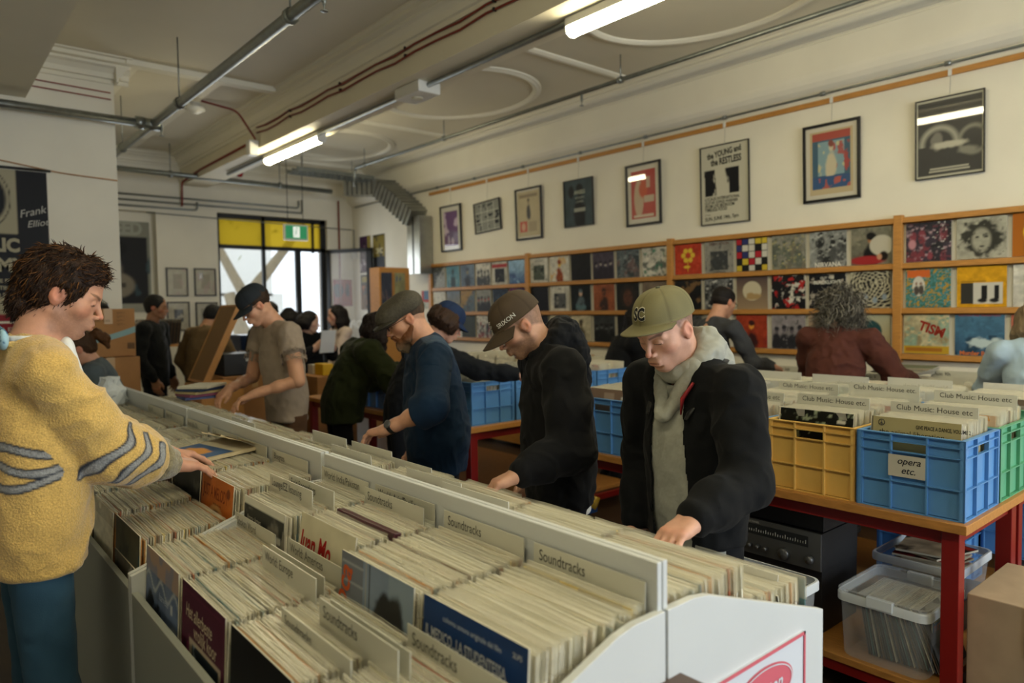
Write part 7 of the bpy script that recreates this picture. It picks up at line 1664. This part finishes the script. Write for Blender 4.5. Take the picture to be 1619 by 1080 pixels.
        s.cap((.098, -.022, -.055), (.098, .022, -.055), .010, k=.01); s.cap((.096, .024, -.058), (.080, .030, -.09), .011, k=.01); s.cap((.096, -.024, -.058), (.080, -.030, -.09), .011, k=.01); s.ell((.108, 0, -.069), (.014, .016, .006), .004, True)
        P, F = s.mesh(.0032); N_ = normals(P, F); w = fbm(P*90, 9); P = P+N_*((w-.45)*.006)[:, None]; t_ = np.clip((P[:, 2]+.14)/.06, 0, 1)[:, None]; C_ = (np.array(lin('#8a7c6c'))*(1-t_)+np.array(lin('#6e452a'))*t_)*(.6+.8*w[:, None]); sdf_obj('beard', [hx((P, F, C_))], M_HAIR, r)
        glasses(J)
        s = SDF()
        for y_ in (1, -1): s.cap(NB+lf*.055*y_-f*.03+u*.03, NB+f*.09+lf*.03*y_-u*.045, .022, .016, .01, sq=lf, fac=.5)
        P, F = s.mesh(.005); sdf_obj('shirt_collar', [(P, F, tint(P, '#1c3350', 3))], M_CLOTH, r)
        w, e = J['WRL'], J['ELL']; d = unit(e-w); up = unit(V3(0, 0, 1)-d*d[2]); m = MB(); R3 = frame3(d, up)
        c0 = w+d*.035; ux = np.cross(d, up); ring = [(c0+ux*math.cos(t_)*rx+up*math.sin(t_)*rz+d*dd) for dd, rx, rz in ((-.011, .0385, .0315), (-.010, .040, .033), (.010, .040, .033), (.011, .0385, .0315)) for t_ in np.linspace(0, 2*PI, 29)[:-1]]
        m.add(ring, [(q_*28+k_, q_*28+(k_+1) % 28, (q_+1)*28+(k_+1) % 28, (q_+1)*28+k_) for q_ in range(3) for k_ in range(28)]); m.build('watch_strap', M_BLACK, r, smooth=True)
        cp_ = J['loc']((0, 0, 1.62)); cv = unit(cp_-w); cv = unit(cv-d*(cv @ d)+up*.5); m = MB(); m.lathe([(.019, 0), (.019, .006), (.016, .009)], 22, M=m4(frame3(d, cv)[:, [0, 1, 2]].tolist(), w+d*.035+cv*.034)); m.build('watch_face', M_SILV, r, smooth=True)
        # paler shoulder yoke
        sh = J['SHL']; s = J['torso'](inf=.0015, sleeves=False, hem=-.36*J['H']*.52); 
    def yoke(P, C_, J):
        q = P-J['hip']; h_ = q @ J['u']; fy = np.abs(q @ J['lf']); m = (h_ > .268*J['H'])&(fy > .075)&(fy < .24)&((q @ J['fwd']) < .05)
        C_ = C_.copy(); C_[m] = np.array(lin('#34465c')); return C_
    figure('person', 'bearded man in a tweed flat cap, glasses and dark blue shirt with a wristwatch', 2.03, 2.98, 156, 1.75, lean=.08, neck=.62, pitch=.50, hyaw=.0,
           hands={'L': ((1.655, 2.85, 1.075), (-.35, .95, -.22), (0, 0, 1), (.25, .3, .35, .4), .06, (-.1, -1, -.25))}, skin='#cb9a80',
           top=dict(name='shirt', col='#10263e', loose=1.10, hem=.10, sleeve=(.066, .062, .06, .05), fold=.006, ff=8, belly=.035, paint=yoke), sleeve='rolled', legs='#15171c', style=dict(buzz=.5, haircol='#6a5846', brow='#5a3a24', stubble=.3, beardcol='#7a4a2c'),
           hair=dict(kind='cap', col='#4c3d30', vol=.0015, noise=.002, nape=-.050), res=.006, hres=.0028, seed=41, extra=fx_, girth=1.10, elbow_out=.5)
    # ---- grey T-shirt man
    J = figure('person', 'man in a dark cap, glasses and taupe T-shirt sorting records at the far bins', 1.98, 4.72, 182, 1.86, lean=.14, neck=.72, pitch=.62, hyaw=-.15,
           hands={'L': ((1.66, 4.50, 1.10), (-.8, .35, -.35), (0, 0, 1), (.25, .3, .35, .4), .08), 'R': ((1.62, 4.84, 1.11), (-.7, -.15, -.5), (0, 0, 1), (.4, .45, .5, .55), .05)}, skin='#c4957a',
           top=dict(name='t_shirt', col='#96887a', loose=1.08, hem=.09, sleeve=(.070, .080, .06, .05), fold=.006, ff=7), sleeve='short', legs='#4a3424', style=dict(brow='#3a281c', buzz=.0), hair=dict(kind='cap', col='#33241a', vol=.006, noise=.008, nape=-.055),
           cap=dict(col='#23282e', brim_len=.072, brim_drop=.28, flat=.1, tiltp=.08, dz=.012), res=.007, hres=.0034, seed=51, elbow_out=.55, extra=lambda J: glasses(J))
    # ---- people farther off
    far = dict(res=.011, hres=.005, handres=.0042)
    J = figure('person', 'person in a navy cap and black sweatshirt reaching over the far table crates', 2.47, 4.10, -22, 1.76, lean=.42, neck=.75, pitch=.55, hyaw=.0,
           hands={'R': ((3.02, 3.50, 1.19), (.9, -.1, -.25), (0, 0, 1)), 'L': ((3.05, 4.2, 1.15), (.9, 0, -.3), (0, 0, 1))}, skin='#c09078', top=dict(name='sweatshirt', col='#0d1015', loose=1.08, hem=.08, fold=.007), legs='#12141a',
           hair=dict(kind='bob', col='#33231a', vol=.002, len=.09, noise=.012), cap=dict(col='#1c2c4a', brim_len=.06, brim_drop=.3, tiltp=.06, dz=.014), seed=61, res=.008, hres=.004, handres=.0034)
    hood_down(J, '#14181e', r=.036, seed=14, res=.009)
    figure('person', 'dark haired woman in black bending over the bins by the poster wall', 4.98, 4.45, -28, 1.64, lean=.30, neck=.6, pitch=.6, female=True,
           hands={'R': ((5.36, 4.20, 1.12), (.8, -.5, -.3), (0, 0, 1)), 'L': ((5.42, 4.55, 1.12), (.9, 0, -.3), (0, 0, 1))}, skin='#b08870', top=dict(name='jumper', col='#0e0f12', loose=1.08, hem=.1), hair=dict(kind='long', col='#100c0c', vol=.014, len=.34, noise=.014), seed=71, **far)
    J = figure('person', 'balding man in glasses behind the SC cap browsing the wall bins', 4.95, 3.40, -14, 1.82, lean=.16, neck=.5, pitch=.35, hands={'R': ((5.35, 3.05, 1.12), (.9, -.1, -.3), (0, 0, 1))}, skin='#bd8c72',
           top=dict(name='shirt', col='#3a3c40'), hair=dict(kind='cap', col='#15100e', vol=.006, noise=.004, bald=True, nape=-.06), seed=81, **far)
    glasses(J)
    s = SDF(); s.ell((-.030, 0, .000), (.090, .083, .062), .02); s.ell((.0, 0, .085), (.12, .062, .075), .01, True); s.ell((.085, 0, -.02), (.060, .085, .08), .01, True); s.plane((0, 0, -.05), (0, 0, -1), .01)
    for y_ in (-1, 1): s.ell((.0, .095*y_, -.018), (.026, .030, .036), .01, True)
    P, F = s.mesh(.005); sdf_obj('hair', [J['hx']((P, F, tint(P, '#1c1613', 3)))], M_HAIR, J['root'])
    figure('person', 'person with long curly grey hair in a rust brown corduroy jacket', 4.88, 2.33, 8, 1.74, lean=.22, neck=.5, pitch=.55, hyaw=-.15, hands={'R': ((5.33, 1.98, 1.08), (.9, -.2, -.3), (0, 0, 1)), 'L': ((5.33, 2.5, 1.08), (.9, 0, -.3), (0, 0, 1))}, skin='#b08870',
           top=dict(name='corduroy_jacket', col='#4a2820', loose=1.13, hem=.07, sleeve=(.076, .068, .062, .05), fold=.008), hair=dict(kind='long', col='#4a463e', vol=.034, len=.24, noise=.034, locks=2200, ll=.085, lw=.0036, curl=1.1, comb=(-.3, 0, -.5), grav=.5, cols=['#4c4840', '#6c675c', '#35322c', '#8a857a', '#57524a'], lz=-.3), seed=91, res=.008, hres=.0042, handres=.004)
    figure('person', 'person in a pale blue shirt cut off by the right edge of the frame', 5.02, 1.16, 22, 1.66, lean=.16, neck=.5, pitch=.4, female=True, hands={'L': ((5.40, 1.5, 1.08), (.9, 0, -.3), (0, 0, 1))}, skin='#c09a80', top=dict(name='shirt', col='#9fb4c4', loose=1.12), hair=dict(kind='long', col='#7a6a54', vol=.010, len=.26, noise=.012), seed=95, res=.009, hres=.005, handres=.0042)
    figure('person', 'long dark haired person in an olive jacket leaning over the far crates', 2.50, 5.02, -12, 1.68, lean=.40, neck=.70, pitch=.6, female=True, hands={'R': ((3.0, 4.62, 1.17), (.9, -.1, -.3), (0, 0, 1)), 'L': ((3.02, 5.0, 1.16), (.9, 0, -.3), (0, 0, 1))}, skin='#a88068',
           top=dict(name='olive_jacket', col='#222812', loose=1.26, hem=.10, sleeve=(.086, .08, .072, .052), fold=.011, ff=6), hair=dict(kind='long', col='#1c1310', vol=.012, len=.22, noise=.014), seed=101, legs='#0e0f12', res=.009, hres=.005, handres=.004)
    def paper(J):
        m = MB(); c = J['WRR']*.5+J['WRL']*.5+V3(.09, 0, .09); m.box((c[0]-.002, c[1]-.10, c[2]-.13), (c[0]+.002, c[1]+.10, c[2]+.13)); J['pc'] = c; return m
    J = figure('person', 'young woman in black holding a plastic sleeve before the far window', 3.64, 8.06, -75, 1.62, lean=.0, neck=.2, pitch=.15, hyaw=.55, female=True, hands={'R': ((3.56, 7.70, 1.20), (.3, -.5, .3), (-.6, -.6, .3)), 'L': ((3.80, 7.72, 1.20), (-.3, -.5, .3), (.6, -.6, .3))}, skin='#c8a08c',
           top=dict(name='jumper', col='#0e1014', loose=1.1), hair=dict(kind='bob', col='#140f10', vol=.012, len=.10, noise=.008), seed=111, **far)
    m = MB(); m.box((-.10, -.003, -.13), (.10, .003, .13)); o = m.build('plastic_sleeve', M_TUBR, loc=(3.66, 7.58, 1.27)); o.rotation_euler = (.2, 0, .2); tag(o, 'clear plastic sleeve held up by the young woman in black', 'sleeve')
    figure('person', 'man in a patterned band cap standing behind the grey T-shirt man', 3.06, 7.66, 95, 1.75, lean=.03, pitch=.05, skin='#a87c62', top=dict(name='top', col='#14161a'), hair=dict(kind='cap', col='#1a1412', vol=.006), cap=dict(col='#1c1a1e', brim_len=.05, tiltp=0, dz=.012, back=True), seed=121, **far)
    figure('person', 'dark haired person seen from behind beside the young woman in black', 3.88, 9.1, 100, 1.68, lean=.0, pitch=.1, skin='#b08870', female=True, top=dict(name='top', col='#5a1c1e'), hair=dict(kind='long', col='#120e0e', vol=.01, len=.12), seed=131, **far)
    figure('person', 'long dark haired woman in profile by the open glass door', 4.16, 8.2, 175, 1.70, lean=.03, neck=.3, pitch=.1, female=True, skin='#b88a74', hands={'L': ((3.86, 8.12, 1.25), (-.8, .2, .2), (0, 0, 1))}, top=dict(name='top', col='#b9a89c'), hair=dict(kind='long', col='#130e0e', vol=.012, len=.24), seed=141, **far)
    figure('person', 'dark haired man in black standing between the cartons and the far shelf', 2.00, 8.30, -38, 1.83, lean=-.02, neck=.25, pitch=.08, hyaw=.1, skin='#8a6248', top=dict(name='jacket', col='#0c0e0f', loose=1.1, hem=.12), hair=dict(kind='short', col='#0d0b0b', vol=.014, noise=.006), seed=151, **far)
    figure('person', 'person in a tan jacket bent behind the raised wooden lid', 2.38, 8.02, 25, 1.75, lean=.16, neck=.7, pitch=.6, skin='#a87c60', hands={'R': ((2.86, 7.98, 1.15), (.9, 0, -.3), (0, 0, 1))}, top=dict(name='jacket', col='#5c4a30', loose=1.15), hair=dict(kind='short', col='#0c0a0a', vol=.014, noise=.006), seed=161, legs='#15130f', **far)
    J = figure('person', 'woman with a brown ponytail, glasses and blue grey jacket beyond the sweater man', 1.12, 5.82, 165, 1.53, lean=.22, neck=.6, pitch=.5, female=True, skin='#c09078', top=dict(name='jacket', col='#4c565e', loose=1.1), hair=dict(kind='short', col='#3c2818', vol=.008, noise=.008), seed=171, **far)
    s = SDF(); s.chain([(-.10, 0, .05), (-.15, 0, .04), (-.175, 0, -.01), (-.165, 0, -.08)], [.020, .034, .036, .014], .02); P, F = s.mesh(.005); N_ = normals(P, F); P = P+N_*((fbm(P*60, 3)-.45)*.018)[:, None]
    sdf_obj('ponytail', [J['hx']((P, F, tint(P, '#4c3018', 3, .3, 60)))], M_HAIR, J['root']); glasses(J)
people()
# ---------------------------------------------------------------- emit the records: the 300 largest singly, the rest as one mass
def emit_records():
    cp = Vector((0, 0, CAM_H)); sc = []
    for i, (M, k, l, g) in enumerate(RECS):
        p = M @ Vector((0, 0, RH)); q = p-cp; z = q.dot(Fv)
        if z <= .2: sc.append((99, i)); continue
        u = 809.5+1127.8*q.dot(Rv)/z; v = 540+1127.8*q.dot(Dv)/z
        sc.append((z if -30 < u < 1650 and -30 < v < 1110 else 50+z, i))
    sc.sort(); near = set(i for _, i in sc[:250])
    for i in sorted(near):
        M, k, l, g = RECS[i]; o = bpy.data.objects.new('record', RV[k][3]); COL.objects.link(o); o.matrix_world = M; tag(o, l, 'record', g)
    V = []; Fs = []; MI = []; n = 0
    for i, (M, k, l, g) in enumerate(RECS):
        if i in near: continue
        vs, fs, mi, _ = RV[k]; A = np.array(M); V.append(vs @ A[:3, :3].T + A[:3, 3]); Fs += [tuple(j+n for j in f) for f in fs]; MI += [k if m_ == 0 else len(M_JM) for m_ in mi]; n += len(vs)
    me = bpy.data.meshes.new('packed_records'); me.from_pydata(np.concatenate(V).tolist(), [], Fs)
    for m_ in M_JM+[M_PLAS]: me.materials.append(m_)
    me.polygons.foreach_set('material_index', MI)
    o = bpy.data.objects.new('packed_records', me); COL.objects.link(o)
    tag(o, 'the remaining hundreds of records packed in clear sleeves in bins and crates', 'records', kind='stuff')
    print('RECORDS', len(RECS))
emit_records()
